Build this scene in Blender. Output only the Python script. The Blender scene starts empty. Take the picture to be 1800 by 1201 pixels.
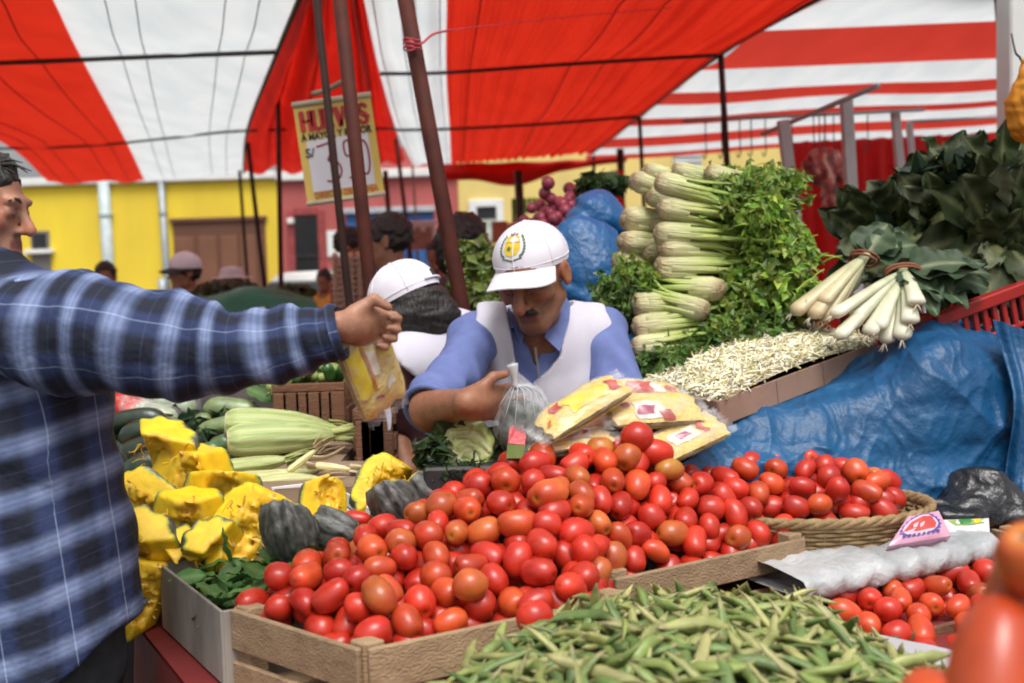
import bpy, math, random
import numpy as np
from mathutils import Vector, Matrix

random.seed(7)
rng = np.random.default_rng(7)
sc = bpy.context.scene
COL = sc.collection
PI = math.pi

# ------------------------------------------------------------------ camera, sky, sun, exposure
F, PW, PH = 1930.0, 1800, 1201
PITCH, ROLL, EYE = math.radians(3.6), math.radians(1.8), 1.5
CAMR = Matrix.Rotation(PI / 2 - PITCH, 3, 'X') @ Matrix.Rotation(-ROLL, 3, 'Z')
cd = bpy.data.cameras.new('camera')
cam = bpy.data.objects.new('camera', cd)
COL.objects.link(cam)
cam.matrix_world = Matrix.Translation((0, 0, EYE)) @ CAMR.to_4x4()
cd.sensor_width = 36
cd.lens = 36 * F / PW
cd.clip_start, cd.clip_end = 0.05, 3000
cd.dof.use_dof = True
cd.dof.focus_distance = 2.35
cd.dof.aperture_fstop = 3.3
sc.camera = cam

SUN_EL, SUN_AZ = math.radians(62), math.radians(165)     # behind the camera, a little to its right, high
wd = bpy.data.worlds.new('World')
sc.world = wd
wd.use_nodes = True
nt = wd.node_tree
sky = nt.nodes.new('ShaderNodeTexSky')
sky.sky_type = 'NISHITA'
sky.sun_disc = False
sky.sun_elevation = SUN_EL
sky.sun_rotation = SUN_AZ
sky.dust_density = 6.0
sky.air_density = 1.0
sky.ozone_density = 1.0
hs = nt.nodes.new('ShaderNodeHueSaturation')              # overcast: a nearly white sky
hs.inputs['Saturation'].default_value = 0.10
nt.links.new(sky.outputs[0], hs.inputs['Color'])
bg = nt.nodes['Background']
nt.links.new(hs.outputs[0], bg.inputs['Color'])
bg.inputs['Strength'].default_value = 0.13
sl = bpy.data.lights.new('sun', 'SUN')
sl.energy = 1.3
sl.angle = math.radians(25)
sl.color = (1.0, 0.96, 0.90)
so = bpy.data.objects.new('sun', sl)
COL.objects.link(so)
sdir = Vector((math.sin(SUN_AZ) * math.cos(SUN_EL), math.cos(SUN_AZ) * math.cos(SUN_EL), math.sin(SUN_EL)))
so.rotation_euler = sdir.to_track_quat('Z', 'Y').to_euler()
vs = sc.view_settings
vs.view_transform = 'Standard'
vs.look = 'None'
vs.gamma = 1.0
vs.use_curve_mapping = False
vs.exposure = 0.40
sc.cycles.max_bounces = 8
sc.cycles.transparent_max_bounces = 12
sc.cycles.use_denoising = True
sc.cycles.filter_width = 1.9

CR = np.array(CAMR)
def ray(x, y):
    return CR @ np.array([(x - PW / 2) / F, -(y - PH / 2) / F, -1.0])
def at(x, y, Y):                      # the point at depth Y seen at photo pixel (x, y)
    d = ray(x, y)
    return np.array([0, 0, EYE]) + d * (Y / d[1])
def onz(x, y, z):                     # the point at height z seen at photo pixel (x, y)
    d = ray(x, y)
    return np.array([0, 0, EYE]) + d * ((z - EYE) / d[2])
def A3(*p):
    return np.array(p, float)
def unit(v):
    v = np.asarray(v, float)
    return v / (np.linalg.norm(v) + 1e-12)
def lerp(a, b, t):
    return a + (b - a) * t
def frame(d, up=(0, 0, 1)):           # rows: x along d, y sideways, z up-ish
    x = unit(d)
    y = np.cross(np.asarray(up, float), x)
    if np.linalg.norm(y) < 1e-6:
        y = np.cross((0, 1, 0), x)
    y = unit(y)
    return np.array([x, y, np.cross(x, y)])
def euler_m(rx, ry, rz):
    return np.array(Matrix.Rotation(rz, 3, 'Z') @ Matrix.Rotation(ry, 3, 'Y') @ Matrix.Rotation(rx, 3, 'X'))
def snoise(P, s=1.0, seed=0):         # cheap smooth pseudo noise, about -1..1
    r = np.random.default_rng(seed)
    P = np.asarray(P) * s
    out = 0
    for k in range(5):
        d = r.normal(size=3)
        e = r.normal(size=3)
        out = out + np.sin(P @ d * 2.2 + r.uniform(0, 6.28) + 1.3 * np.sin(P @ e * 1.7 + r.uniform(0, 6.28)))
    return out / 2.6

# ------------------------------------------------------------------ materials
MATS = {}
def pmat(name, c1=(.5, .5, .5), c2=None, scale=8, rough=.5, bump=0, bscale=60, coat=0, trans=0, sss=0, rand=0, hue=0,
         vc=False, metal=0, spec=.5, stretch=None, var=.18, detail=4, sheen=0, bdist=.01, coords='Object', tint=None, sssc=None):
    if name in MATS:
        return MATS[name]
    m = bpy.data.materials.new(name)
    m.use_nodes = True
    t = m.node_tree
    N, L = t.nodes, t.links
    b = N['Principled BSDF']
    out = N['Material Output']
    tc = N.new('ShaderNodeTexCoord')
    src = tc.outputs[coords]
    if stretch:
        mp = N.new('ShaderNodeMapping')
        mp.inputs['Scale'].default_value = stretch
        L.new(src, mp.inputs['Vector'])
        src = mp.outputs[0]
    nz = N.new('ShaderNodeTexNoise')
    nz.inputs['Scale'].default_value = scale
    nz.inputs['Detail'].default_value = detail
    L.new(src, nz.inputs['Vector'])
    if vc:
        at_ = N.new('ShaderNodeAttribute')
        at_.attribute_name = 'col'
        mr = N.new('ShaderNodeMapRange')
        mr.inputs[1].default_value, mr.inputs[2].default_value = .3, .7
        mr.inputs[3].default_value, mr.inputs[4].default_value = 1 - var, 1 + var
        L.new(nz.outputs[0], mr.inputs[0])
        mx = N.new('ShaderNodeVectorMath')
        mx.operation = 'SCALE'
        L.new(at_.outputs['Color'], mx.inputs[0])
        L.new(mr.outputs[0], mx.inputs['Scale'])
        col = mx.outputs[0]
    else:
        c2 = c2 or tuple(min(1, x * (1 - 2 * var)) for x in c1)
        rp = N.new('ShaderNodeValToRGB')
        rp.color_ramp.elements[0].position, rp.color_ramp.elements[1].position = .32, .68
        rp.color_ramp.elements[0].color = (*c1, 1)
        rp.color_ramp.elements[1].color = (*c2, 1)
        L.new(nz.outputs[0], rp.inputs[0])
        col = rp.outputs[0]
    if rand or hue:
        oi = N.new('ShaderNodeObjectInfo')
        h = N.new('ShaderNodeHueSaturation')
        a = N.new('ShaderNodeMapRange')
        a.inputs[3].default_value, a.inputs[4].default_value = 1 - rand, 1 + rand
        L.new(oi.outputs['Random'], a.inputs[0])
        L.new(a.outputs[0], h.inputs['Value'])
        if hue:
            w = N.new('ShaderNodeTexWhiteNoise')
            w.noise_dimensions = '1D'
            L.new(oi.outputs['Random'], w.inputs['W'])
            a2 = N.new('ShaderNodeMapRange')
            a2.inputs[3].default_value, a2.inputs[4].default_value = .5 - hue * .4, .5 + hue
            L.new(w.outputs['Value'], a2.inputs[0])
            L.new(a2.outputs[0], h.inputs['Hue'])
        L.new(col, h.inputs['Color'])
        col = h.outputs[0]
    L.new(col, b.inputs['Base Color'])
    b.inputs['Roughness'].default_value = rough
    b.inputs['Metallic'].default_value = metal
    b.inputs['Specular IOR Level'].default_value = spec
    b.inputs['Coat Weight'].default_value = coat
    b.inputs['Coat Roughness'].default_value = .12
    b.inputs['Sheen Weight'].default_value = sheen
    if sss:
        b.inputs['Subsurface Weight'].default_value = sss
        b.inputs['Subsurface Radius'].default_value = sssc or (1, .3, .2)
        b.inputs['Subsurface Scale'].default_value = .006
    if bump:
        n2 = N.new('ShaderNodeTexNoise')
        n2.inputs['Scale'].default_value = bscale
        n2.inputs['Detail'].default_value = 5
        L.new(src, n2.inputs['Vector'])
        bp = N.new('ShaderNodeBump')
        bp.inputs['Strength'].default_value = bump
        bp.inputs['Distance'].default_value = bdist
        L.new(n2.outputs[0], bp.inputs['Height'])
        L.new(bp.outputs[0], b.inputs['Normal'])
    if trans:
        tr = N.new('ShaderNodeBsdfTranslucent')
        L.new(col, tr.inputs['Color'])
        ms = N.new('ShaderNodeMixShader')
        ms.inputs[0].default_value = trans
        L.new(b.outputs[0], ms.inputs[1])
        L.new(tr.outputs[0], ms.inputs[2])
        L.new(ms.outputs[0], out.inputs['Surface'])
    MATS[name] = m
    return m

def film_mat(name, color, alpha, rough=.15, streak=0, scale=30):     # thin clear plastic
    m = bpy.data.materials.new(name)
    m.use_nodes = True
    t = m.node_tree
    N, L = t.nodes, t.links
    b = N['Principled BSDF']
    b.inputs['Base Color'].default_value = (*color, 1)
    b.inputs['Roughness'].default_value = rough
    b.inputs['Alpha'].default_value = alpha
    nz = N.new('ShaderNodeTexNoise')
    nz.inputs['Scale'].default_value = scale
    nz.inputs['Detail'].default_value = 5
    tc = N.new('ShaderNodeTexCoord')
    L.new(tc.outputs['Object'], nz.inputs['Vector'])
    bp = N.new('ShaderNodeBump')
    bp.inputs['Strength'].default_value = .6
    bp.inputs['Distance'].default_value = .02
    L.new(nz.outputs[0], bp.inputs['Height'])
    L.new(bp.outputs[0], b.inputs['Normal'])
    if streak:
        mr = N.new('ShaderNodeMapRange')
        mr.inputs[1].default_value, mr.inputs[2].default_value = .35, .75
        mr.inputs[3].default_value, mr.inputs[4].default_value = alpha * .5, min(1, alpha + streak)
        L.new(nz.outputs[0], mr.inputs[0])
        L.new(mr.outputs[0], b.inputs['Alpha'])
    MATS[name] = m
    return m

# ------------------------------------------------------------------ meshes
def mesh(name, v, f, mats, smooth=True, uv=None, col=None, midx=None):
    v = np.asarray(v, float)
    me = bpy.data.meshes.new(name)
    if isinstance(f, np.ndarray):
        f = f.tolist()
    me.from_pydata(v.tolist(), [], f)
    for m in (mats if isinstance(mats, (list, tuple)) else [mats]):
        me.materials.append(m)
    if midx is not None:
        me.polygons.foreach_set('material_index', np.asarray(midx, dtype=np.int32))
    if smooth:
        me.polygons.foreach_set('use_smooth', np.ones(len(me.polygons), dtype=bool))
    if uv is not None:
        li = np.zeros(len(me.loops), dtype=np.int32)
        me.loops.foreach_get('vertex_index', li)
        ul = me.uv_layers.new(name='UVMap')
        ul.data.foreach_set('uv', np.asarray(uv, dtype=np.float32)[li].ravel())
    if col is not None:
        c = np.asarray(col, dtype=np.float32)
        if c.shape[1] == 3:
            c = np.concatenate([c, np.ones((len(c), 1), np.float32)], 1)
        ca = me.color_attributes.new('col', 'FLOAT_COLOR', 'POINT')
        ca.data.foreach_set('color', c.ravel())
    me.update()
    return me

def tag(o, label=None, cat=None, group=None, kind=None):
    if label: o['label'] = label
    if cat: o['category'] = cat
    if group: o['group'] = group
    if kind: o['kind'] = kind
    return o
def link(name, me, parent=None, loc=(0, 0, 0), rot=None, scale=None):
    o = bpy.data.objects.new(name, me)
    COL.objects.link(o)
    o.location = tuple(loc)
    if rot is not None:
        o.rotation_euler = Matrix(np.asarray(rot).tolist()).to_euler() if np.asarray(rot).shape == (3, 3) else tuple(rot)
    if scale is not None:
        o.scale = (scale,) * 3 if np.isscalar(scale) else tuple(scale)
    if parent is not None:
        o.parent = parent
    return o

class MB:                              # collects pieces of geometry for ONE mesh
    def __init__(s):
        s.v, s.f, s.m, s.c, s.u, s.n = [], [], [], [], [], 0
    def add(s, v, f, m=0, c=None, uv=None):
        v = np.asarray(v, float)
        s.v.append(v)
        f = f.tolist() if isinstance(f, np.ndarray) else f
        s.f += [[i + s.n for i in q] for q in f]
        s.m += [m] * len(f) if np.isscalar(m) else list(m)
        cc = np.ones((len(v), 3)) if c is None else np.broadcast_to(np.asarray(c, float), (len(v), 3))
        s.c.append(cc)
        s.u.append(np.zeros((len(v), 2)) if uv is None else np.asarray(uv, float))
        s.n += len(v)
        return s
    def box(s, c, half, R=None, bev=.0, m=0, col=None):
        hx, hy, hz = half
        R = np.eye(3) if R is None else R
        if bev <= 0:
            v = np.array([(x * hx, y * hy, z * hz) for x in (-1, 1) for y in (-1, 1) for z in (-1, 1)])
            f = [(0, 1, 3, 2), (4, 6, 7, 5), (0, 4, 5, 1), (2, 3, 7, 6), (0, 2, 6, 4), (1, 5, 7, 3)]
        else:
            b = min(bev, hx * .9, hy * .9, hz * .9)
            v, ix = [], {}
            for x in (-1, 1):
                for y in (-1, 1):
                    for z in (-1, 1):
                        for a in range(3):
                            p = [x * (hx - b), y * (hy - b), z * (hz - b)]
                            p[a] = (x * hx, y * hy, z * hz)[a]
                            ix[(x, y, z, a)] = len(v)
                            v.append(p)
            f = []
            for a in range(3):
                o1, o2 = (a + 1) % 3, (a + 2) % 3
                for sg in (-1, 1):
                    q = []
                    for (p1, p2) in ((-1, -1), (1, -1), (1, 1), (-1, 1)):
                        k = [0, 0, 0]; k[a] = sg; k[o1] = p1; k[o2] = p2
                        q.append(ix[(*k, a)])
                    f.append(q if sg > 0 else q[::-1])
                for p1 in (-1, 1):
                    for p2 in (-1, 1):
                        k = [0, 0, 0]; k[o1] = p1; k[o2] = p2
                        k0 = list(k); k0[a] = -1; k1 = list(k); k1[a] = 1
                        q = [ix[(*k0, o1)], ix[(*k1, o1)], ix[(*k1, o2)], ix[(*k0, o2)]]
                        f.append(q if p1 * p2 < 0 else q[::-1])
            for x in (-1, 1):
                for y in (-1, 1):
                    for z in (-1, 1):
                        q = [ix[(x, y, z, a)] for a in range(3)]
                        f.append(q if x * y * z > 0 else q[::-1])
            v = np.array(v)
        return s.add(np.asarray(v) @ R + np.asarray(c, float), f, m, col)
    def beam(s, a, b, w, h, up=(0, 0, 1), bev=.002, m=0, col=None):
        a, b = np.asarray(a, float), np.asarray(b, float)
        return s.box((a + b) / 2, (np.linalg.norm(b - a) / 2, w / 2, h / 2), frame(b - a, up), bev, m, col)
    def tube(s, pts, rad, seg=8, cap=True, flat=1.0, up=None, m=0, cols=None, uvs=False):
        P = np.asarray(pts, float)
        n = len(P)
        rad = np.full(n, rad, float) if np.isscalar(rad) else np.asarray(rad, float)
        T = np.gradient(P, axis=0)
        T /= np.linalg.norm(T, axis=1)[:, None] + 1e-12
        u = np.asarray(up if up is not None else ((0, 0, 1) if abs(T[0][2]) < .9 else (1, 0, 0)), float)
        V, an = [], np.arange(seg) * 2 * PI / seg
        for i in range(n):
            y = np.cross(u, T[i]); y = unit(y)
            z = np.cross(T[i], y)
            V.append(P[i] + rad[i] * (np.cos(an)[:, None] * y + np.sin(an)[:, None] * z * flat))
            u = z
        V = np.concatenate(V)
        f = []
        for i in range(n - 1):
            for j in range(seg):
                k = (j + 1) % seg
                f.append((i * seg + j, i * seg + k, (i + 1) * seg + k, (i + 1) * seg + j))
        if cap:
            f.append(tuple(range(seg))[::-1])
            f.append(tuple((n - 1) * seg + j for j in range(seg)))
        c = None
        if cols is not None:
            cols = np.asarray(cols, float)
            c = np.repeat(cols, seg, 0) if cols.ndim == 2 else cols
        uv = None
        if uvs:
            L = np.concatenate([[0], np.cumsum(np.linalg.norm(np.diff(P, axis=0), axis=1))])
            uv = np.stack([np.repeat(L, seg), np.tile(an / (2 * PI), n)], 1)
        return s.add(V, f, m, c, uv)
    def grid(s, G, m=0, c=None, uv=None, flip=False, wrap=False):
        G = np.asarray(G, float)
        nu, nv = G.shape[:2]
        I = np.arange(nu * nv).reshape(nu, nv)
        if wrap:
            I2 = np.concatenate([I, I[:1]], 0)
        else:
            I2 = I
        q = np.stack([I2[:-1, :-1], I2[1:, :-1], I2[1:, 1:], I2[:-1, 1:]], -1).reshape(-1, 4)
        if flip:
            q = q[:, ::-1]
        return s.add(G.reshape(-1, 3), q, m, None if c is None else np.asarray(c, float).reshape(-1, 3),
                     None if uv is None else np.asarray(uv, float).reshape(-1, 2))
    def mesh(s, name, mats, smooth=False, base=(0, 0, 0), uv=False):
        return mesh(name, np.concatenate(s.v) - np.asarray(base, float), s.f, mats, smooth, np.concatenate(s.u) if uv else None,
                    np.concatenate(s.c), s.m)

class Thing:                           # an Empty at the thing's base that parents its parts (all given in world coordinates)
    def __init__(s, name, label, cat, base, group=None):
        s.base = np.asarray(base, float)
        s.o = link(name, None, loc=s.base)
        tag(s.o, label, cat, group)
    def part(s, name, mb, mats, smooth=False, parent=None, uv=False, label=None, kind=None):
        me = mb if isinstance(mb, bpy.types.Mesh) else mb.mesh(name, mats, smooth, s.base, uv)
        o = link(name, me, parent or s.o)
        tag(o, label, kind=kind)
        return o
    def sub(s, name, me, parent=None, loc=(0, 0, 0), rot=None, scale=None, label=None):
        o = link(name, me, parent or s.o, np.asarray(loc, float), rot, scale)
        tag(o, label)
        return o
def single(name, mb, mats, label, cat, group=None, smooth=True, base=None, kind=None, uv=False):
    b = np.mean(np.concatenate(mb.v), 0) if base is None else np.asarray(base, float)
    o = link(name, mb.mesh(name, mats, smooth, b, uv), loc=b)
    return tag(o, label, cat, group, kind)
def copy_tree(o, parent=None):
    c = o.copy()
    COL.objects.link(c)
    if parent is not None:
        c.parent = parent
    for ch in list(o.children):
        copy_tree(ch, c)
    return c
def set_pose(o, loc, R=None, scale=None):
    o.location = tuple(loc)
    if R is not None:
        o.rotation_euler = Matrix(np.asarray(R).tolist()).to_euler()
    if scale is not None:
        o.scale = (scale,) * 3

# ------------------------------------------------------------------ signed distance bodies -> one continuous mesh
def sph(P, c, r):
    return np.linalg.norm(P - c, axis=1) - r
def ell(P, c, r, R=None):
    q = P - np.asarray(c, float)
    if R is not None:
        q = q @ np.asarray(R).T
    r = np.asarray(r, float)
    k0 = np.linalg.norm(q / r, axis=1) + 1e-9
    k1 = np.linalg.norm(q / (r * r), axis=1) + 1e-9
    return k0 * (k0 - 1) / k1
def cap(P, a, b, ra, rb=None):
    rb = ra if rb is None else rb
    a, b = np.asarray(a, float), np.asarray(b, float)
    ba = b - a
    t = np.clip((P - a) @ ba / (ba @ ba + 1e-12), 0, 1)
    return np.linalg.norm(P - a - t[:, None] * ba, axis=1) - (ra + (rb - ra) * t)
def rbox(P, c, h, r, R=None):
    q = P - np.asarray(c, float)
    if R is not None:
        q = q @ np.asarray(R).T
    q = np.abs(q) - (np.asarray(h, float) - r)
    return np.linalg.norm(np.maximum(q, 0), axis=1) + np.minimum(q.max(1), 0) - r
def smin(a, b, k):
    h = np.maximum(k - np.abs(a - b), 0) / k
    return np.minimum(a, b) - h * h * k * .25
def smax(a, b, k):
    return -smin(-a, -b, k)
def sdf(f, lo, hi, h, B=8):
    lo, hi = np.asarray(lo, float), np.asarray(hi, float)
    nb = np.maximum(1, np.ceil((hi - lo) / h / B).astype(int))
    n = nb * B + 1
    cs = [lo[i] + (np.arange(nb[i]) + .5) * B * h for i in range(3)]
    C = np.stack(np.meshgrid(*cs, indexing='ij'), -1).reshape(-1, 3)
    dc = f(C)
    V = np.ones(n)
    sg = np.where(dc < 0, -1., 1.).reshape(nb)
    V[:-1, :-1, :-1] = np.repeat(np.repeat(np.repeat(sg, B, 0), B, 1), B, 2)
    act = np.argwhere((np.abs(dc) < B * h * 1.5).reshape(nb))
    k = np.arange(B + 1)
    kk = np.stack(np.meshgrid(k, k, k, indexing='ij'), -1).reshape(-1, 3)
    for i in range(0, len(act), 300):
        I = (act[i:i + 300, None, :] * B + kk[None]).reshape(-1, 3)
        V[I[:, 0], I[:, 1], I[:, 2]] = f(lo + I * h)
    S = V < 0
    cnt = np.zeros(n - 1, int)
    for a in (0, 1):
        for b in (0, 1):
            for c in (0, 1):
                cnt += S[a:n[0] - 1 + a, b:n[1] - 1 + b, c:n[2] - 1 + c]
    cells = np.argwhere((cnt > 0) & (cnt < 8))
    ids = -np.ones(n - 1, int)
    ids[cells[:, 0], cells[:, 1], cells[:, 2]] = np.arange(len(cells))
    off = np.array([(a, b, c) for a in (0, 1) for b in (0, 1) for c in (0, 1)])
    cv = np.stack([V[cells[:, 0] + o[0], cells[:, 1] + o[1], cells[:, 2] + o[2]] for o in off], 1)
    pos, num = np.zeros((len(cells), 3)), np.zeros(len(cells))
    for i in range(8):
        for j in range(i + 1, 8):
            if np.abs(off[i] - off[j]).sum() == 1:
                x = (cv[:, i] < 0) != (cv[:, j] < 0)
                t = np.clip(cv[:, i] / np.where(x, cv[:, i] - cv[:, j], 1), 0, 1)
                pos += np.where(x[:, None], off[i] + t[:, None] * (off[j] - off[i]), 0)
                num += x
    verts = lo + (cells + pos / num[:, None]) * h
    fs = []
    for ax in range(3):
        s0 = [slice(0, n[d] - 1) for d in range(3)]
        s1 = list(s0)
        s1[ax] = slice(1, n[ax])
        e = S[tuple(s0)] != S[tuple(s1)]
        o1, o2 = (ax + 1) % 3, (ax + 2) % 3
        I = np.argwhere(e)
        I = I[(I[:, o1] > 0) & (I[:, o2] > 0)]
        def nb_(d1, d2):
            J = I.copy()
            J[:, o1] -= d1
            J[:, o2] -= d2
            return ids[J[:, 0], J[:, 1], J[:, 2]]
        q = np.stack([nb_(1, 1), nb_(0, 1), nb_(0, 0), nb_(1, 0)], 1)
        ins = S[I[:, 0], I[:, 1], I[:, 2]]
        q[~ins] = q[~ins][:, ::-1]
        fs.append(q[(q >= 0).all(1)])
    return verts, np.concatenate(fs)
def sdf_part(T, name, f, lo, hi, h, mats, colf=None, uvf=None, parent=None, label=None):
    v, q = sdf(f, lo, hi, h)
    me = mesh(name, v - T.base, q, mats, True, None if uvf is None else uvf(v), None if colf is None else colf(v))
    o = link(name, me, parent or T.o)
    tag(o, label)
    return o
def spline(pts, n):                    # Catmull-Rom through pts
    P = np.asarray(pts, float)
    P = np.concatenate([[2 * P[0] - P[1]], P, [2 * P[-1] - P[-2]]])
    t = np.linspace(0, len(P) - 3 - 1e-9, n)
    i = t.astype(int)
    u = (t - i)[:, None]
    a, b, c, d = P[i], P[i + 1], P[i + 2], P[i + 3]
    return .5 * (2 * b + (c - a) * u + (2 * a - 5 * b + 4 * c - d) * u ** 2 + (3 * b - a - 3 * c + d) * u ** 3)
def net(rows, nu, nv):                 # smooth surface through a control net of 3-D points
    R = [spline(r, nu) for r in rows]
    R = np.stack(R, 1)
    return np.stack([spline(R[i], nv) for i in range(nu)])
# ------------------------------------------------------------------ the setting: ground, street, houses behind the market
asph = pmat('asphalt', (.055, .053, .05), (.085, .08, .075), scale=3, rough=.9, bump=.3, bscale=120)
MB_ = MB().grid([[(-150, -40, 0), (-150, 400, 0)], [(150, -40, 0), (150, 400, 0)]])
tag(link('ground', MB_.mesh('ground', asph)), kind='structure')
conc = pmat('pavement_concrete', (.28, .27, .25), (.2, .19, .18), scale=2, rough=.9, bump=.2)
tag(link('pavement', MB().box((0, 23.1, .07), (40, .9, .07), bev=.02).mesh('pavement', conc)), kind='structure')
kerbs = MB()
for i in range(30):
    kerbs.box((-30 + i * 2.0, 22.1, .065), (.99, .09, .065), bev=.015)
tag(link('kerb', kerbs.mesh('kerb', conc)), kind='structure')

WY = 24.0
def wall_box(T, name, x0, x1, z0, z1, mat, y0=WY, depth=6.0, parent=None):
    mb = MB().box(((x0 + x1) / 2, y0 + depth / 2, (z0 + z1) / 2), ((x1 - x0) / 2, depth / 2, (z1 - z0) / 2), bev=.01)
    return T.part(name, mb, mat, parent=parent)
def px_x(x, y=430): return at(x, y, WY)[0]
def px_z(x, y): return at(x, y, WY)[2]
m_yel = pmat('yellow_paint', (.86, .64, .04), (.70, .49, .045), scale=.9, rough=.8, bump=.15, bscale=9, stretch=(1, 1, .3), detail=9)
m_wht = pmat('white_trim', (.8, .8, .78), (.7, .7, .69), scale=2, rough=.7)
m_pnk = pmat('rose_paint', (.48, .115, .105), (.35, .08, .078), scale=1.1, rough=.85, bump=.15, bscale=9, stretch=(1, 1, .35), detail=9)
m_pal = pmat('pale_yellow_paint', (.80, .62, .20), (.64, .49, .18), scale=1.1, rough=.85, bump=.15, bscale=9, stretch=(1, 1, .35), detail=9)
m_brn = pmat('brown_metal', (.145, .058, .032), (.115, .045, .026), scale=1.5, rough=.5)
m_dkg = pmat('dark_glass', (.02, .022, .025), (.035, .035, .04), scale=2, rough=.12)
m_gry = pmat('zinc', (.38, .42, .43), (.28, .31, .33), scale=4, rough=.45, metal=.3)
m_blu = pmat('blue_shutter', (.03, .12, .34), (.025, .09, .26), scale=1.5, rough=.5)

T = Thing('yellow_house', 'bright yellow house front with brown garage door and white roof edge', 'house', (px_x(200), WY, 0))
x0, x1 = px_x(-520), px_x(491)
zt = px_z(260, 322)
wall_box(T, 'wall', x0, x1, 0, zt, m_yel)
T.part('roof_edge', MB().box(((x0 + x1) / 2, WY + 2.9, zt + .085), ((x1 - x0) / 2, 3.05, .08), bev=.02), m_wht)
gx0, gx1, gz = px_x(306), px_x(468), px_z(385, 386)
g = T.part('garage_door', MB().box(((gx0 + gx1) / 2, WY - .01, gz / 2 + .07), ((gx1 - gx0) / 2, .035, gz / 2 - .07), bev=.01), m_brn)
for i, (a, b) in enumerate(((306, 344), (348, 384), (387, 420), (423, 452), (456, 468))):
    xa, xb = px_x(a), px_x(b)
    T.part('door_panel', MB().box(((xa + xb) / 2, WY - .055, gz / 2 - .08), ((xb - xa) / 2 - .02, .015, gz / 2 - .28), bev=.012),
           pmat('brown_panel', (.21, .088, .05), (.17, .07, .04), scale=1.2, rough=.45), parent=g)
T.part('lintel', MB().box(((gx0 + gx1) / 2, WY - .06, gz + .0), ((gx1 - gx0) / 2 + .05, .05, .045), bev=.01), m_brn, parent=g)
def pipe(x, ya, yb, w, mat, T):
    a, b = at(x, ya, WY - .09), at(x + (yb - ya) * .06, yb, WY - .09)
    b = a + (b - a) * (a[2] / (a[2] - b[2] + 1e-6))
    mb = MB().tube([a, lerp(a, b, .5), b], w, 10)
    o = T.part('drain_pipe', mb, mat, smooth=True)
    br = MB()
    for t in (.18, .5, .8):
        br.tube([lerp(a, b, t), lerp(a, b, t + .012)], w * 1.25, 10)
    T.part('pipe_bracket', br, mat, parent=o)
pipe(182, 322, 480, .125, pmat('pale_pipe', (.55, .62, .63), (.42, .5, .52), scale=5, rough=.5), T)
pipe(283, 320, 430, .075, m_gry, T)
xa, xb, za, zb = px_x(55), px_x(88), px_z(70, 500), px_z(70, 406)
w_ = T.part('window', MB().box(((xa + xb) / 2, WY - .01, (za + zb) / 2), ((xb - xa) / 2, .03, (zb - za) / 2), bev=.01), pmat('window_grey', (.2, .19, .18), (.14, .13, .13), scale=1))
T.part('pane', MB().box(((xa + xb) / 2, WY - .05, zb - .22), ((xb - xa) / 2 - .06, .012, .16)), m_dkg, parent=w_)
T.part('sill', MB().box(((xa + xb) / 2, WY - .1, zb - .45), ((xb - xa) / 2 + .1, .1, .045), bev=.01), m_wht, parent=w_)
mb = MB().tube([at(285, 490, WY - .3), at(287, 540, WY - .3)], .1, 8)
T.part('meter_box', mb, m_gry, smooth=True)

T = Thing('rose_house', 'rose pink house front with a dark grille door and blue shopfront', 'house', (px_x(650), WY, 0))
x0, x1 = px_x(491.5), px_x(808)
wall_box(T, 'wall', x0, x1, 0, px_z(600, 262), m_pnk, depth=5.9)
zf = px_z(600, 308)
T.part('cornice', MB().box(((x0 + x1) / 2, WY - .06, zf), ((x1 - x0) / 2, .08, .09), bev=.015), m_wht)
xa, xb, zb = px_x(519), px_x(561), px_z(540, 380)
d = T.part('door', MB().box(((xa + xb) / 2, WY - .01, zb / 2 + .08), ((xb - xa) / 2, .03, zb / 2 - .08)), m_dkg)
gr = MB()
for i in range(7):
    gx = lerp(xa, xb, (i + .5) / 7)
    gr.tube([(gx, WY - .07, .1), (gx, WY - .07, zb - .03)], .012, 5)
for z in (.7, 1.4, 2.0):
    gr.box(((xa + xb) / 2, WY - .07, z), ((xb - xa) / 2, .015, .02))
T.part('grille', gr, pmat('black_iron', (.03, .025, .025), rough=.5), parent=d)
fr = MB()
fr.box((xa - .07, WY - .03, zb / 2 + .1), (.07, .05, zb / 2)).box((xb + .07, WY - .03, zb / 2 + .1), (.07, .05, zb / 2)).box(((xa + xb) / 2, WY - .03, zb + .1), ((xb - xa) / 2, .05, .07))
T.part('door_frame', fr, pmat('deep_rose', (.36, .06, .06), rough=.7), parent=d)
xa, xb, za, zb = px_x(611), px_x(764), 0.1, px_z(690, 372)
s_ = T.part('shopfront', MB().box(((xa + xb) / 2, WY - .03, (za + zb) / 2), ((xb - xa) / 2, .05, (zb - za) / 2), bev=.01), m_blu)
n = 9
for i in range(n):
    x = lerp(xa, xb, (i + .5) / n)
    T.part('shutter_panel', MB().box((x, WY - .1, (za + zb) / 2 - .08), ((xb - xa) / n / 2 - .025, .018, (zb - za) / 2 - .14), bev=.01), m_blu, parent=s_)
T.part('shop_lintel', MB().box(((xa + xb) / 2, WY - .12, zb + .03), ((xb - xa) / 2 + .04, .1, .06), bev=.01), pmat('pale_blue_grey', (.5, .52, .56), rough=.7), parent=s_)
a = at(526, 388 + 9, WY - .06)
T.part('wall_lamp', MB().box(at(511, 389, WY - .1), (.07, .08, .06), bev=.02), m_wht)
T.part('notice', MB().box(at(589, 428, WY - .04), (.17, .012, .28)), m_wht)

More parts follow.
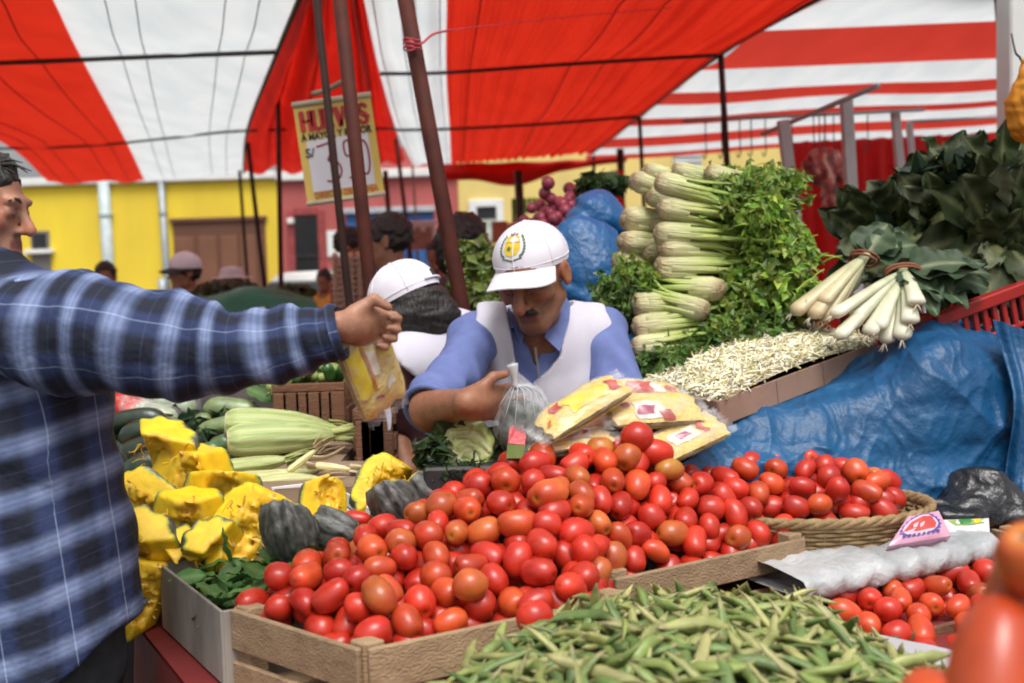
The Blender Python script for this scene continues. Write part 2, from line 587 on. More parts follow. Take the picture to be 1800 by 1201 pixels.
T = Thing('pale_yellow_house', 'pale yellow house front with white framed window', 'house', (px_x(950), WY, 0))
x0, x1 = px_x(808.5), px_x(1392)
wall_box(T, 'wall', x0, x1, 0, px_z(1000, 262), m_pal, depth=5.8)
xa, xb, za, zb = px_x(838), px_x(876), px_z(857, 425), px_z(857, 363)
w_ = T.part('window', MB().box(((xa + xb) / 2, WY - .02, (za + zb) / 2), ((xb - xa) / 2, .03, (zb - za) / 2)), m_dkg)
fr = MB()
for X in (xa - .06, xb + .06):
    fr.box((X, WY - .05, (za + zb) / 2), (.08, .06, (zb - za) / 2 + .14), bev=.01)
fr.box(((xa + xb) / 2, WY - .053, zb + .07), ((xb - xa) / 2, .06, .08), bev=.01)
T.part('window_frame', fr, m_wht, parent=w_)
T.part('blind', MB().box(((xa + xb) / 2, WY - .06, lerp(za, zb, .33)), ((xb - xa) / 2 - .02, .012, (zb - za) * .3)), pmat('pale_blind', (.5, .56, .48), rough=.7), parent=w_)
xa, xb, za, zb = px_x(1187), px_x(1236), px_z(1200, 296), px_z(1200, 264)
w_ = T.part('window', MB().box(((xa + xb) / 2, WY - .02, (za + zb) / 2), ((xb - xa) / 2, .03, (zb - za) / 2)), m_wht)
for k in (.3, .62):
    T.part('slat', MB().box(((xa + xb) / 2, WY - .06, lerp(za, zb, k)), ((xb - xa) / 2, .02, .012)), m_gry, parent=w_)
xa, xb, za, zb = px_x(1028), px_x(1062), px_z(1045, 345), px_z(1045, 304)
w_ = T.part('window', MB().box(((xa + xb) / 2, WY - .02, (za + zb) / 2), ((xb - xa) / 2, .03, (zb - za) / 2)), m_wht)
T.part('pane', MB().box(((xa + xb) / 2 - .05, WY - .06, lerp(za, zb, .3)), ((xb - xa) / 2 - .12, .012, (zb - za) * .22)), m_dkg, parent=w_)

def leaf_cloud(n, c, r, size, seed, squash=1.0):
    g_ = np.random.default_rng(seed)
    d = g_.normal(size=(n, 3)); d /= np.linalg.norm(d, axis=1)[:, None]
    P = np.asarray(c) + d * (g_.uniform(.45, 1, (n, 1)) ** .6) * np.asarray(r)
    P += .12 * np.asarray(r) * np.stack([snoise(P, 1.5, seed), snoise(P, 1.5, seed + 1), snoise(P, 1.5, seed + 2)], 1)
    return leaves_at(P, g_.normal(size=(n, 3)) + d * .8 + (0, 0, .5), size, g_)
def leaves_at(P, nrm, size, g_, aspect=.55):   # small folded pointed leaves: 5 vertices, 4 triangles each
    n = len(P)
    nrm = nrm / (np.linalg.norm(nrm, axis=1)[:, None] + 1e-9)
    a = np.cross(nrm, g_.normal(size=(n, 3))); a /= np.linalg.norm(a, axis=1)[:, None] + 1e-9
    b = np.cross(nrm, a)
    s = (size * g_.uniform(.6, 1.3, n))[:, None]
    V = np.stack([P - a * s, P + b * s * aspect + nrm * s * .25, P + a * s * 1.1 - nrm * s * .2, P - b * s * aspect + nrm * s * .25, P], 1)
    f = np.array([(0, 3, 4), (3, 2, 4), (2, 1, 4), (1, 0, 4)])
    Fc = (np.arange(n)[:, None, None] * 5 + f[None]).reshape(-1, 3)
    return V.reshape(-1, 3), Fc
m_tree = pmat('tree_leaves', (.022, .05, .026), (.05, .085, .04), scale=2.5, rough=.6, trans=.2, coords='Object')
T = Thing('street_tree', 'dark green tree crown showing behind the striped awning', 'tree', (at(1300, 300, 26)[0], 26, 0))
c = at(1305, 285, 26)
v, f = leaf_cloud(5200, c, (1.15, 1.2, 1.0), .07, 3)
T.part('crown', MB().add(v, f), m_tree)
trk = MB().tube(spline([(c[0], 26, 0), (c[0] + .05, 26, 1.2), (c[0] - .05, 26, 2.4), (c[0], 26, c[2])], 10), np.linspace(.2, .08, 10), 9)
for k in range(5):
    an = k * 1.3
    trk.tube(spline([(c[0], 26, c[2] - .9), (c[0] + .4 * math.cos(an), 26 + .4 * math.sin(an), c[2] - .4), (c[0] + .8 * math.cos(an), 26 + .8 * math.sin(an), c[2] + .1)], 6), np.linspace(.06, .02, 6), 6)
T.part('trunk', trk, pmat('bark', (.09, .07, .05), (.05, .04, .03), scale=9, rough=.9, bump=.6), smooth=True)

# ------------------------------------------------------------------ cloth awnings over the market lanes
CZ = 2.85
def cloth(name, c1, c2, tr, **k):
    return pmat(name, c1, c2, scale=5, rough=.85, trans=tr, bump=.25, bscale=14, bdist=.02, stretch=(1, .25, 1), **k)
m_red = cloth('red_cloth', (.72, .030, .012), (.62, .024, .010), .55)
m_red2 = cloth('deep_red_cloth', (.68, .020, .010), (.56, .014, .008), .5)
m_white = cloth('white_cloth', (.84, .86, .86), (.72, .76, .78), .56, detail=8)
m_red3 = cloth('faded_red_cloth', (.66, .055, .035), (.60, .045, .03), .52)
m_steel = pmat('dark_steel', (.05, .042, .04), (.035, .03, .03), scale=20, rough=.5)
m_seam = pmat('grey_seam', (.58, .60, .61), rough=.8, trans=.5)
m_seamr = pmat('dark_red_seam', (.54, .018, .009), rough=.8)
def awning(name, label, Lp, Rp, mat, folds=.012, nf=26, seed=0, n=(50, 60), sag=.05, zf=None, seams=4):
    z = CZ
    L = spline([onz(*p, z) for p in Lp], n[1]); R = spline([onz(*p, z) for p in Rp], n[1])
    u = np.linspace(0, 1, n[0])[:, None, None]
    G = L[None] * (1 - u) + R[None] * u
    t = np.linspace(0, 1, n[1])
    g_ = np.random.default_rng(seed)
    prof = sum(g_.uniform(.3, 1) * np.sin(u[:, 0, 0][:, None] * nf * g_.uniform(.4, 1.5) + g_.uniform(0, 6) + 1.2 * np.sin(t[None] * g_.uniform(1, 4) + g_.uniform(0, 6))) for _ in range(5))
    rows = len(Lp) - 1
    G[..., 2] += folds * prof - sag * np.abs(np.sin(t * rows * PI))[None] * (np.sin(u[:, 0, 0] * PI) ** .5)[:, None]
    if zf is not None:
        G[..., 2] += zf(u[:, 0, 0][:, None], t[None])
    o = single(name, MB().grid(G), mat, label, 'awning', 'striped cloth awnings over the market')
    base = np.array(o.location)
    for k in range(seams):
        i = int((k + .6 + .25 * math.sin(k * 3 + seed)) / seams * (n[0] - 1))
        P = G[i] + np.array([0, 0, -.006])
        tag(link('seam', MB().tube(P, .0036 if name[:5] == 'white' else .0042, 5).mesh('seam', m_seam if name[:5] == 'white' else m_seamr, True, base), o))
    return o
EL = [(95, 0), (145, 103), (222, 248), (255, 319)]
ER = [(525, 0), (487, 93), (435, 230), (428, 304)]
def ext(p, k=1.9):                                     # carry an edge on towards and over the camera
    (xa, ya), (xb, yb) = p[0], p[1]
    return [(xa - (xb - xa) * k, ya - (yb - ya) * k)] + p
awning('red_awning', 'red awning panel slanting down behind the customer in the plaid shirt', ext([(-560, 0), (-380, 118), (-10, 243), (85, 322)]), ext(EL), m_red, .01, 14, 1)
awning('white_awning', 'wide white awning panel between the two red ones over the yellow house', ext(EL), ext(ER), m_white, .008, 16, 2)
D2 = [(641, 0), (668, 126), (694, 228), (706, 268)]
awning('red_drape', 'deep red gathered awning cloth hanging in folds behind the egg price sign', ext(ER), ext([(641, 0), (668, 126), (694, 228), (712, 285)]), m_red2, .028, 34, 3, n=(90, 50),
       zf=lambda u, t: .07 * np.sin(u * 30 + 2 * np.sin(u * 7)) * (1 - .5 * t))
E2 = [(785, 0), (784, 126), (790, 227), (793, 289)]
awning('white_awning', 'narrow white awning panel beside the big red one, behind the leaning brown pole', ext([(641, 0), (668, 126), (698, 228), (727, 290)]), ext(E2), m_white, .01, 12, 4)
ERR = [(1432, 0), (1262, 98), (1122, 206), (1042, 268)]
awning('red_awning', 'big red awning sheet with fine pleats over the stalls', ext([(785.5, 0), (784.5, 126), (790.5, 227), (793.5, 289)]), ext(ERR), m_red, .009, 150, 5, n=(260, 60), sag=.045)
# the low flap at the end of the big red sheet
top = spline([at(778, 288, 13.2), at(880, 286, 13.2), at(1000, 282, 13.2), at(1100, 278, 13.2)], 40)
bot = spline([at(778, 316, 12.8), at(840, 318, 12.9), at(908, 327, 13.0), at(965, 308, 13.1), at(1010, 297, 13.1), at(1100, 285, 13.2)], 40)
tt = np.linspace(0, 1, 8)[None, :, None]
G = top[:, None] * (1 - tt) + bot[:, None] * tt
G[..., 1] += -.25 * np.sin(np.linspace(0, PI, 8))[None] + .06 * np.sin(np.linspace(0, 26, 40))[:, None]
single('awning_flap', MB().grid(G), m_red2, 'low red flap sagging from the far end of the big red awning', 'awning', 'striped cloth awnings over the market')
# the cross-striped awning on the other side of the lane: each strip of cloth is sewn to the next
rows = [(-190, -215), (58, 37), (123, 103), (160, 136), (176, 153), (201, 172), (207, 178), (232, 198), (246, 215), (258, 228), (264, 234)]
names = ['white', 'faded red', 'white', 'faded red', 'white', 'faded red', 'white', 'faded red', 'white', 'faded red']
which = ['first', 'second', 'third', 'fourth', 'fifth']
cnt = {'white': 0, 'faded red': 0}
for k in range(10):
    c = names[k]
    (la, ra), (lb, rb) = rows[k], rows[k + 1]
    def edge(l, r, n=24):
        s = (r - l) / 507.0
        x0 = 1250.0
        for _ in range(4):
            x0 = np.interp(l + (x0 - 1250) * s, [-200, 0, 98, 206, 268], [1779, 1432, 1262, 1122, 1042]) - 12
        return np.stack([onz(x, l + (x - 1250) * s, CZ + .02) for x in np.linspace(min(x0, 1740), 1757, n)])
    A_, B_ = edge(la, ra), edge(lb, rb)
    t = np.linspace(0, 1, 10)[None, :, None]
    G = A_[:, None] * (1 - t) + B_[:, None] * t
    G[..., 2] -= .05 * np.sin(np.linspace(0, PI, 10))[None] * (1 + .3 * np.sin(np.linspace(0, 9, 24)))[:, None]
    single('awning_strip', MB().grid(G), m_white if c == 'white' else m_red3,
           f'{which[cnt[c]]} {c} cross strip, counted from the camera, of the far awning beyond the celery', 'awning', 'cross strips of the far awning')
    cnt[c] += 1

def cable(name, label, pts, r, z=CZ - .02, mat=m_steel, n=24, group='cables and rods holding the awnings', cat='cable'):
    P = spline([onz(*p, z) for p in pts], n)
    return single(name, MB().tube(P, r, 7), mat, label, cat, group)
cable('awning_rod', 'dark steel rod carrying the white awning above the yellow house', [(-500, 127), (0, 111), (245, 101), (488, 92)], .015, CZ - .03, cat='rod')
cable('awning_cable', 'thin cable under the far edge of the white awning', [(-20, 262), (150, 257), (300, 243), (435, 230), (700, 226)], .012)
cable('awning_cable', 'dark cable crossing the middle of the big red awning', [(668, 130), (783, 128), (1000, 113), (1262, 97)], .012, CZ - .1)
cable('awning_cable', 'faint cable crossing the far part of the big red awning', [(697, 229), (790, 227), (960, 218), (1121, 205)], .013, CZ - .1)
cable('awning_edge_rope', 'dark rope sewn along the slanting edge of the big red awning', [(1700, -150), (1432, 0), (1262, 98), (1122, 206), (1042, 268)], .016, CZ - .02, cat='rope')
cable('awning_edge_rope', 'dark rope along the edge between white awning and red drape', ext(ER), .014, CZ - .03, cat='rope')

# ------------------------------------------------------------------ poles
m_rust = pmat('rust_paint', (.085, .019, .012), (.055, .013, .009), scale=14, rough=.7, spec=.25, bump=.15, bscale=80)
m_dark = pmat('dark_brown_paint', (.040, .016, .012), (.026, .012, .010), scale=14, rough=.7, spec=.25)
def pole(label, a, b, Y, wpx, mat=m_rust, Yb=None, foot=True):
    p, q = at(*a, Y), at(*b, Yb or Y)
    if foot and q[2] < p[2]:
        q = p + (q - p) * (p[2] / (p[2] - q[2]))
    T_ = Thing('awning_pole', label, 'pole', q, 'poles holding up the awnings')
    r = wpx * Y / F / 2
    T_.part('tube', MB().tube([p, lerp(p, q, .3), lerp(p, q, .6), q], r, 12), mat, smooth=True)
    T_.part('foot_plate', MB().box(q + (0, 0, .012), (.07, .07, .012), bev=.003), m_steel)
    return p, q
pole('thin dark pole standing straight in front of the yellow and rose house corner', (487, 92), (494, 500), 8, 9, m_rust)
pole('dark brown leaning pole just before the H U letters of the egg sign', (553, -30), (613, 525), 4.1, 14, m_dark)
p3 = pole('rust red leaning pole over the middle of the egg sign', (593, -40), (652, 515), 3.4, 25)
p4 = pole('thick rust brown pole leaning between white awning and bending woman', (705, -40), (813, 545), 3.5, 28)
pole('slim pole leaning before the brown garage door', (433, 232), (465, 500), 11, 8, m_dark)
pole('slimmest pole before the garage door, under the white awning corner', (421, 300), (434, 480), 13, 6, m_dark)
pole('short far pole standing behind the foot of the egg sign', (677, 300), (687, 420), 13, 9, m_rust)
pole('slender pole before the blue shopfront, under the white awning edge', (695, 235), (718, 420), 11, 7, m_rust)
pole('faint thin pole before the blue shopfront', (725, 292), (733, 420), 15, 4, m_rust)
pole('thick black green pole under the low red flap', (911, 300), (916, 420), 9.5, 15, pmat('green_black', (.012, .02, .018), rough=.5))
pole('pole rising behind the celery stack to the red awning corner', (1267, 97), (1284, 400), 7.0, 11, m_dark)
pole('thin pole at the far edge of the red awning beside the celery', (1124, 206), (1133, 380), 9.5, 7, m_dark)
pole('thin pole before the pale yellow house beside red onions', (1043, 268), (1047, 400), 13, 6, m_dark)
pole('dark green pole above the blue sacks', (1090, 262), (1094, 400), 12, 13, pmat('green_black'))
pole('thread thin pole before the pale yellow wall', (954, 300), (955, 420), 14, 3, m_dark)
pole('brown corner pole beside the orange bag, under the far awning edge', (1751, -60), (1782, 330), 5.6, 16, pmat('brown_pole', (.11, .045, .03), (.075, .035, .025), scale=10, rough=.6))
# pink string knotted round the thick pole
m_pink = pmat('pink_string', (.62, .06, .09), rough=.6)
kp = at(724, 78, 3.44)
st = MB().tube(spline([at(720, 70, 3.44), at(730, 80, 3.43), at(742, 76, 3.44), at(762, 60, 3.5), at(792, 53, 3.6)], 20), .004, 6)
st.tube(spline([at(792, 53, 3.6), at(860, 45, 3.9), at(1000, 30, 4.4), at(1180, 14, 5.0)], 20), .0018, 5)
for k in range(3):
    st.tube([kp + (.026 * math.cos(a), .026 * math.sin(a), .012 * (k - 1) + .004 * math.sin(a * 2)) for a in np.linspace(0, 2 * PI, 14)], .003, 5)
single('pink_string', st, m_pink, 'pink string knotted round the thick leaning pole and tied to the awning', 'string')

# ------------------------------------------------------------------ the egg price sign
def text_mesh(s, size, mat, ext_=.001, shear=0, name='lettering', bold=0.0):
    cu = bpy.data.curves.new(name, 'FONT')
    cu.body = s
    cu.size = size
    cu.align_x, cu.align_y = 'CENTER', 'CENTER'
    cu.extrude = ext_
    cu.offset = bold
    cu.shear = shear
    cu.resolution_u = 3
    o = bpy.data.objects.new(name, cu)
    me = bpy.data.meshes.new_from_object(o)
    bpy.data.objects.remove(o)
    me.materials.clear()
    me.materials.append(mat)
    return me
SY = 4.45
tl, tr_, bl, br_ = at(516, 187, SY), at(652, 168, SY), at(541, 358, SY), at(673, 339, SY)
sx = unit((tr_ - tl) + (br_ - bl)); sz = unit((tl - bl) + (tr_ - br_)); sz = unit(sz - sx * (sz @ sx)); sn = np.cross(sx, sz) * 1.0
cen = (tl + tr_ + bl + br_) / 4
SW, SH = np.linalg.norm(tr_ - tl), np.linalg.norm(tl - bl)
T = Thing('price_sign', 'yellow hanging egg price sign with red HUEVOS lettering', 'sign', cen)
Rs = np.array([sx, sz, np.cross(sx, sz)])        # local x right, y up, z towards the viewer
if (Rs[2] @ (0, -1, 0)) < 0: Rs[2] *= -1
m_sy = pmat('sign_yellow', (.72, .50, .10), (.62, .43, .12), scale=7, rough=.6)
m_sc = pmat('sign_paper', (.72, .68, .70), (.60, .58, .62), scale=6, rough=.6)
m_sr = pmat('sign_red', (.55, .03, .03), rough=.6)
m_sk = pmat('sign_black', (.025, .02, .03), rough=.6)
m_so = pmat('sign_orange', (.62, .16, .04), rough=.6)
m_sm = pmat('marker_red', (.50, .03, .09), rough=.6)
def on_sign(u, v, w=0): return cen + Rs[0] * u * SW + Rs[1] * v * SH + Rs[2] * w
gx = np.linspace(-.5, .5, 14); gy = np.linspace(-.5, .5, 18)
bow = lambda u, v: .012 * math.sin(3 * v + 1) + .008 * math.sin(5 * u)
G = np.stack([[on_sign(u, v, 0) for v in gy] for u in gx])
T.part('sheet', MB().grid(G).grid(G - Rs[2] * .003, flip=True), m_sy, smooth=True)
T.part('price_field', MB().box(on_sign(.0, -.13, .001), (SW * .40, SH * .265, .001), Rs), m_sc)
T.part('top_batten', MB().tube([on_sign(-.51, .51), on_sign(.51, .51)], .012, 8), pmat('batten', (.62, .55, .40), (.5, .43, .3), rough=.6), smooth=True)
T.part('bottom_batten', MB().tube([on_sign(-.51, -.505), on_sign(.51, -.505)], .010, 8), pmat('batten'), smooth=True)
def put_text(nm, s, u, v, size, sxx, mat, bold=0):
    me = text_mesh(s, size, mat, .0008, bold=bold)
    co = np.zeros(len(me.vertices) * 3); me.vertices.foreach_get('co', co); co = co.reshape(-1, 3)
    co[:, 0] *= sxx
    co = on_sign(u, v, .0035) - T.base + co @ Rs
    me.vertices.foreach_set('co', co.ravel()); me.update()
    T.sub(nm, me)
# serif capitals: plain strokes plus slab serifs
def serif_word(word, u0, v0, cw, chh, mat):
    mb = MB()
    st_ = {'H': [(0, 0, 0, 1, 1), (1, 0, 1, 1, 1), (0, .5, 1, .5, .4)], 'U': [(0, .18, 0, 1, 1), (1, .18, 1, 1, .7), (0, .16, .28, 0, .8), (.28, 0, .72, 0, .6), (.72, 0, 1, .18, .7)],
           'E': [(0, 0, 0, 1, 1), (0, 0, 1, 0, .45), (0, 1, 1, 1, .45), (0, .5, .75, .5, .4), (1, 0, 1, .2, .4), (1, .8, 1, 1, .4)],
           'V': [(0, 1, .5, 0, 1), (1, 1, .5, 0, .6)], 'O': [(0, .25, 0, .75, 1), (1, .25, 1, .75, 1), (0, .75, .3, 1, .7), (.3, 1, .7, 1, .5), (.7, 1, 1, .75, .7), (0, .25, .3, 0, .7), (.3, 0, .7, 0, .5), (.7, 0, 1, .25, .7)],
           'S': [(1, .8, .75, 1, .7), (.75, 1, .25, 1, .6), (.25, 1, 0, .8, .8), (0, .8, .1, .6, 1), (.1, .6, .9, .4, 1), (.9, .4, 1, .22, 1), (1, .22, .75, 0, .7), (.75, 0, .25, 0, .6), (.25, 0, 0, .2, .7)]}
    ser = {'H': [(0, 0), (0, 1), (1, 0), (1, 1)], 'U': [(0, 1), (1, 1)], 'V': [(0, 1), (1, 1)], 'E': [(0, 0), (0, 1)]}
    for i, ch in enumerate(word):
        U = u0 + i * cw * 1.42
        for (a, b, c, d, w) in st_[ch]:
            mb.beam(on_sign(U + a * cw, v0 + b * chh, .004), on_sign(U + c * cw, v0 + d * chh, .004), .022 * w, .0016, Rs[2], 0)
        for (a, b) in ser.get(ch, []):
            mb.beam(on_sign(U + (a - .28) * cw, v0 + b * chh, .0042), on_sign(U + (a + .28) * cw, v0 + b * chh, .0042), .008, .0016, Rs[2], 0)
    T.part('lettering', mb, mat)
serif_word('HUEVOS', -.41, .235, .103, .19, m_sr)
put_text('lettering', 'A MAYOR Y MENOR', 0, .165, .040, .78, m_sk, .0014)
put_text('price_mark', 'S/', -.37, -.0, .05, 1, m_sk, .001)
put_text('lettering', 'DIRECTO DE GRANJA', .02, -.435, .033, .80, m_so, .0010)
hw = MB()
for stroke in ([(-.27, .06), (-.05, .075), (-.15, -.09), (-.04, -.12), (.0, -.22), (-.08, -.31), (-.2, -.30)],
               [(.2, .075), (.08, .07), (.085, -.07), (.19, -.07), (.23, -.16), (.2, -.27), (.09, -.3)],
               [(.3, .05), (.26, -.05), (.27, -.24), (.33, -.28), (.37, -.18), (.37, -.02), (.33, .06), (.3, .05)]):
    pts = spline([on_sign(u * 1.0, v, .004) for u, v in stroke], 26)
    for i in range(len(pts) - 1):
        hw.beam(pts[i] - (pts[i + 1] - pts[i]) * .15, pts[i + 1] + (pts[i + 1] - pts[i]) * .15, .007, .0014, Rs[2], 0)
T.part('lettering', hw, m_sm)
st = MB().tube(spline([at(548, 166, SY - .05), at(575, 158, SY - .05), at(610, 140, SY - .1)], 8), .011, 7)
st.tube(spline([at(572, 158, SY - .05), at(577, 170, SY), at(577, 180, SY)], 6), .004, 6)
T.part('hanger', st, pmat('old_wood_pale', (.32, .27, .17), (.2, .17, .12), scale=20, rough=.8), smooth=True)

# ------------------------------------------------------------------ parked car behind the stalls
T = Thing('parked_car', 'pale green white parked car before the rose house', 'car', (at(560, 500, 15)[0], 15, 0))
cx = at(560, 500, 15)[0]
m_car = pmat('car_paint', (.84, .90, .88), (.80, .86, .84), rough=.25, coat=.5)
prof = [(-.86, .45), (-.9, .75), (-.86, .95), (-.68, 1.12), (-.52, 1.5), (-.42, 1.6), (.42, 1.62), (.55, 1.5), (.70, 1.12), (.88, .95), (.9, .7), (.86, .45)]
def loftx(prof, ys, sc_):
    G = np.stack([[(cx + x * s, y, z * zs) for (x, z) in prof] for y, s, zs in zip(ys, sc_[0], sc_[1])])
    return G
G = loftx(prof, [14.2, 14.35, 15.2, 17.2, 17.6], ([.8, 1, 1, 1, .85], [.55, .98, 1, 1, .7]))
b = MB().grid(G)
for e in (0, -1):
    b.add(G[e], [list(range(len(prof)))])
T.part('body', b, m_car, smooth=True)
ws = MB().add([(cx - .60, 14.31, 1.10), (cx + .60, 14.31, 1.10), (cx + .44, 14.31, 1.5), (cx - .44, 14.31, 1.5)], [(0, 1, 2, 3)])
T.part('windscreen', MB().box((cx, 14.25, 1.28), (.52, .03, .2), bev=.03), pmat('car_glass', (.12, .17, .17), (.2, .26, .25), scale=2, rough=.1))
for sx_ in (-.72, .72):
    for y in (14.8, 16.8):
        an = np.linspace(0, 2 * PI, 20, endpoint=False)
        w = MB().tube([(cx + sx_ - .1, y, .32), (cx + sx_ + .1, y, .32)], .32, 18)
        T.part('wheel', w, pmat('tyre', (.02, .02, .02), rough=.8))
for sx_ in (-.6, .6):
    T.part('headlight', MB().box((cx + sx_, 14.16, .78), (.14, .05, .08), bev=.03), pmat('lamp_glass', (.7, .7, .66), rough=.15))
# ------------------------------------------------------------------ people: bodies as signed distance fields, one continuous mesh each
m_skin = pmat('brown_skin', vc=True, var=.16, scale=45, rough=.5, bump=.45, bscale=170, bdist=.002, sss=.1)
m_skin2 = m_skin
m_hair = pmat('black_hair', (.010, .008, .007), (.022, .017, .014), scale=90, rough=.45, bump=.7, bscale=160, stretch=(1, 1, .15))
m_cap = pmat('white_cap_cotton', (.76, .72, .79), (.70, .66, .73), scale=25, rough=.85, bump=.25, bscale=300, bdist=.002)
def skin_col(base, *heads):                 # lips, stubble, ruddy nose and ears, darker knuckle-side mottling
    def f(v):
        c = np.tile(np.array(base, float), (len(v), 1)) * (1 + .07 * snoise(v, 30, 7) + .05 * snoise(v, 90, 8))[:, None]
        for (Hc, R, sc_, stub) in heads:
            Q = ((v - Hc) @ R.T) / sc_
            near = np.linalg.norm(Q, axis=1) < .16
            st = near & (Q[:, 2] < -.036) & (Q[:, 1] < .01) & (Q[:, 2] > -.125)
            c = np.where(st[:, None], c * (1 - stub * np.array((.30, .24, .18))), c)
            lip = near & (np.abs(Q[:, 0]) < .024) & (np.abs(Q[:, 2] + .062) < .0095) & (Q[:, 1] < -.07)
            c = np.where(lip[:, None], np.array((.24, .075, .058)), c)
            red = near & ((np.linalg.norm(Q - (0, -.11, -.028), axis=1) < .022) | (np.abs(Q[:, 0]) > .074) | (np.linalg.norm(np.abs(Q) - (.045, .06, .016), axis=1) < .022))
            c = np.where(red[:, None], c * (1.12, .94, .90), c)
            sk = near & (np.abs(np.abs(Q[:, 0]) - .031) < .018) & (np.abs(Q[:, 2] - .006) < .011) & (Q[:, 1] < -.06)
            c = np.where(sk[:, None], c * (.80, .74, .72), c)
        return np.clip(c, 0, 1)
    return f
SKB, SKT = (.29, .122, .066), (.37, .175, .108)
def head_sdf(P, age=0.0, nose=1.0):        # local frame: x to the figure's left in the picture, -y the way the face looks, z up
    d = ell(P, (0, .012, .03), (.075, .094, .086))
    d = smin(d, ell(P, (0, -.018, -.042), (.058 - .004 * age, .068, .072)), .03)
    d = smin(d, sph(P, A3(0, -.066, -.098), .021), .03)
    for s in (-1, 1):
        d = smin(d, sph(P, A3(s * .044, -.056, -.014), .021 + .003 * age), .02)
        d = smin(d, cap(P, (s * .056, .0, -.055), (s * .02, -.06, -.098), .016, .014), .025)
    d = smin(d, cap(P, (-.036, -.083, .030), (.036, -.083, .030), .0105), .016)
    for s in (-1, 1):
        d = smax(d, -sph(P, A3(s * .031, -.103, .009), .0175), .014)
        d = smin(d, ell(P, (s * .031, -.079, .008), (.0155, .010, .0105)), .005)
        d = smin(d, cap(P, (s * .043, -.082, .001), (s * .020, -.086, .000), .0035), .006)
        if age:
            d = smax(d, -cap(P, (s * .03, -.087, -.030), (s * .036, -.075, -.068), .004), .012)
            d = smax(d, -sph(P, A3(s * .055, -.062, -.052), .012), .03)
    d = smin(d, cap(P, (0, -.086, .018), (0, -.1075 * (1 + .04 * nose), -.026), .0085, .0135 * nose), .012)
    for s in (-1, 1):
        d = smin(d, sph(P, A3(s * .0125, -.094, -.031), .0085), .008)
    d = smin(d, cap(P, (-.020, -.079, -.056), (.020, -.079, -.056), .0075), .008)
    d = smin(d, cap(P, (-.017, -.078, -.068), (.017, -.078, -.068), .0078), .008)
    d = smax(d, -cap(P, (-.024, -.088, -.062), (.024, -.088, -.062), .0028), .006)
    for s in (-1, 1):
        e = ell(P, (s * .080, .014, -.004), (.010, .022, .033))
        e = smax(e, -ell(P, (s * .090, .008, -.002), (.006, .012, .021)), .006)
        d = smin(d, e, .010)
    return d
def hand_sdf(P, W, D, N, side=1, curl=(.5, .6, .7, .7), tcurl=.4, s=1.0, spread=.0, fan=0.0):
    D, N = unit(D), unit(N)
    N = unit(N - D * (N @ D))
    L = np.cross(N, D) * side                 # towards the thumb
    R = np.array([D, L, N])
    d = ell(P, W + D * .052 * s, np.array([.060, .043, .019]) * s, R)
    d = smin(d, cap(P, W - D * .02 * s, W + D * .03 * s, .026 * s, .028 * s), .02 * s)
    for i, (o, ln) in enumerate(((.031, .074), (.010, .083), (-.011, .078), (-.031, .060))):
        b = W + D * (.093 - abs(o + .005) * .25) * s + L * o * s
        dirv, p, r = D + L * (o * fan * 12), b, .0098 * s
        for k, fr in enumerate((.45, .31, .24)):
            a = curl[i] * (.55 if k == 0 else 1.0)
            dirv = unit(dirv * math.cos(a) + np.cross(np.cross(D, N), dirv) * math.sin(a))
            q = p + dirv * ln * fr * s
            d = smin(d, cap(P, p, q, r, r * .9), .006 * s if k else .012 * s)
            p, r = q, r * .9
    b = W + D * .022 * s + L * .030 * s
    q = b + unit(D * .65 + L * .75 + N * .3) * .042 * s
    d = smin(d, cap(P, b, q, .0145 * s, .0115 * s), .016 * s)
    q2 = q + unit(D * 1.0 + L * (.3 - tcurl) + N * (.3 + tcurl)) * .034 * s
    d = smin(d, cap(P, q, q2, .0112 * s, .009 * s), .006 * s)
    return d
def rot_head(yaw, pitch, roll=0):             # rows: the head's own axes in the world
    return np.array(Matrix.Rotation(yaw, 3, 'Z') @ Matrix.Rotation(pitch, 3, 'X') @ Matrix.Rotation(roll, 3, 'Y')).T
def dome_pt(az, el, r, Hc, R, k=1.0):
    p = np.array([r[0] * math.sin(az) * math.cos(el), -r[1] * math.cos(az) * math.cos(el), r[2] * math.sin(el)]) * k + (0, .012, .042)
    return Hc + p @ R
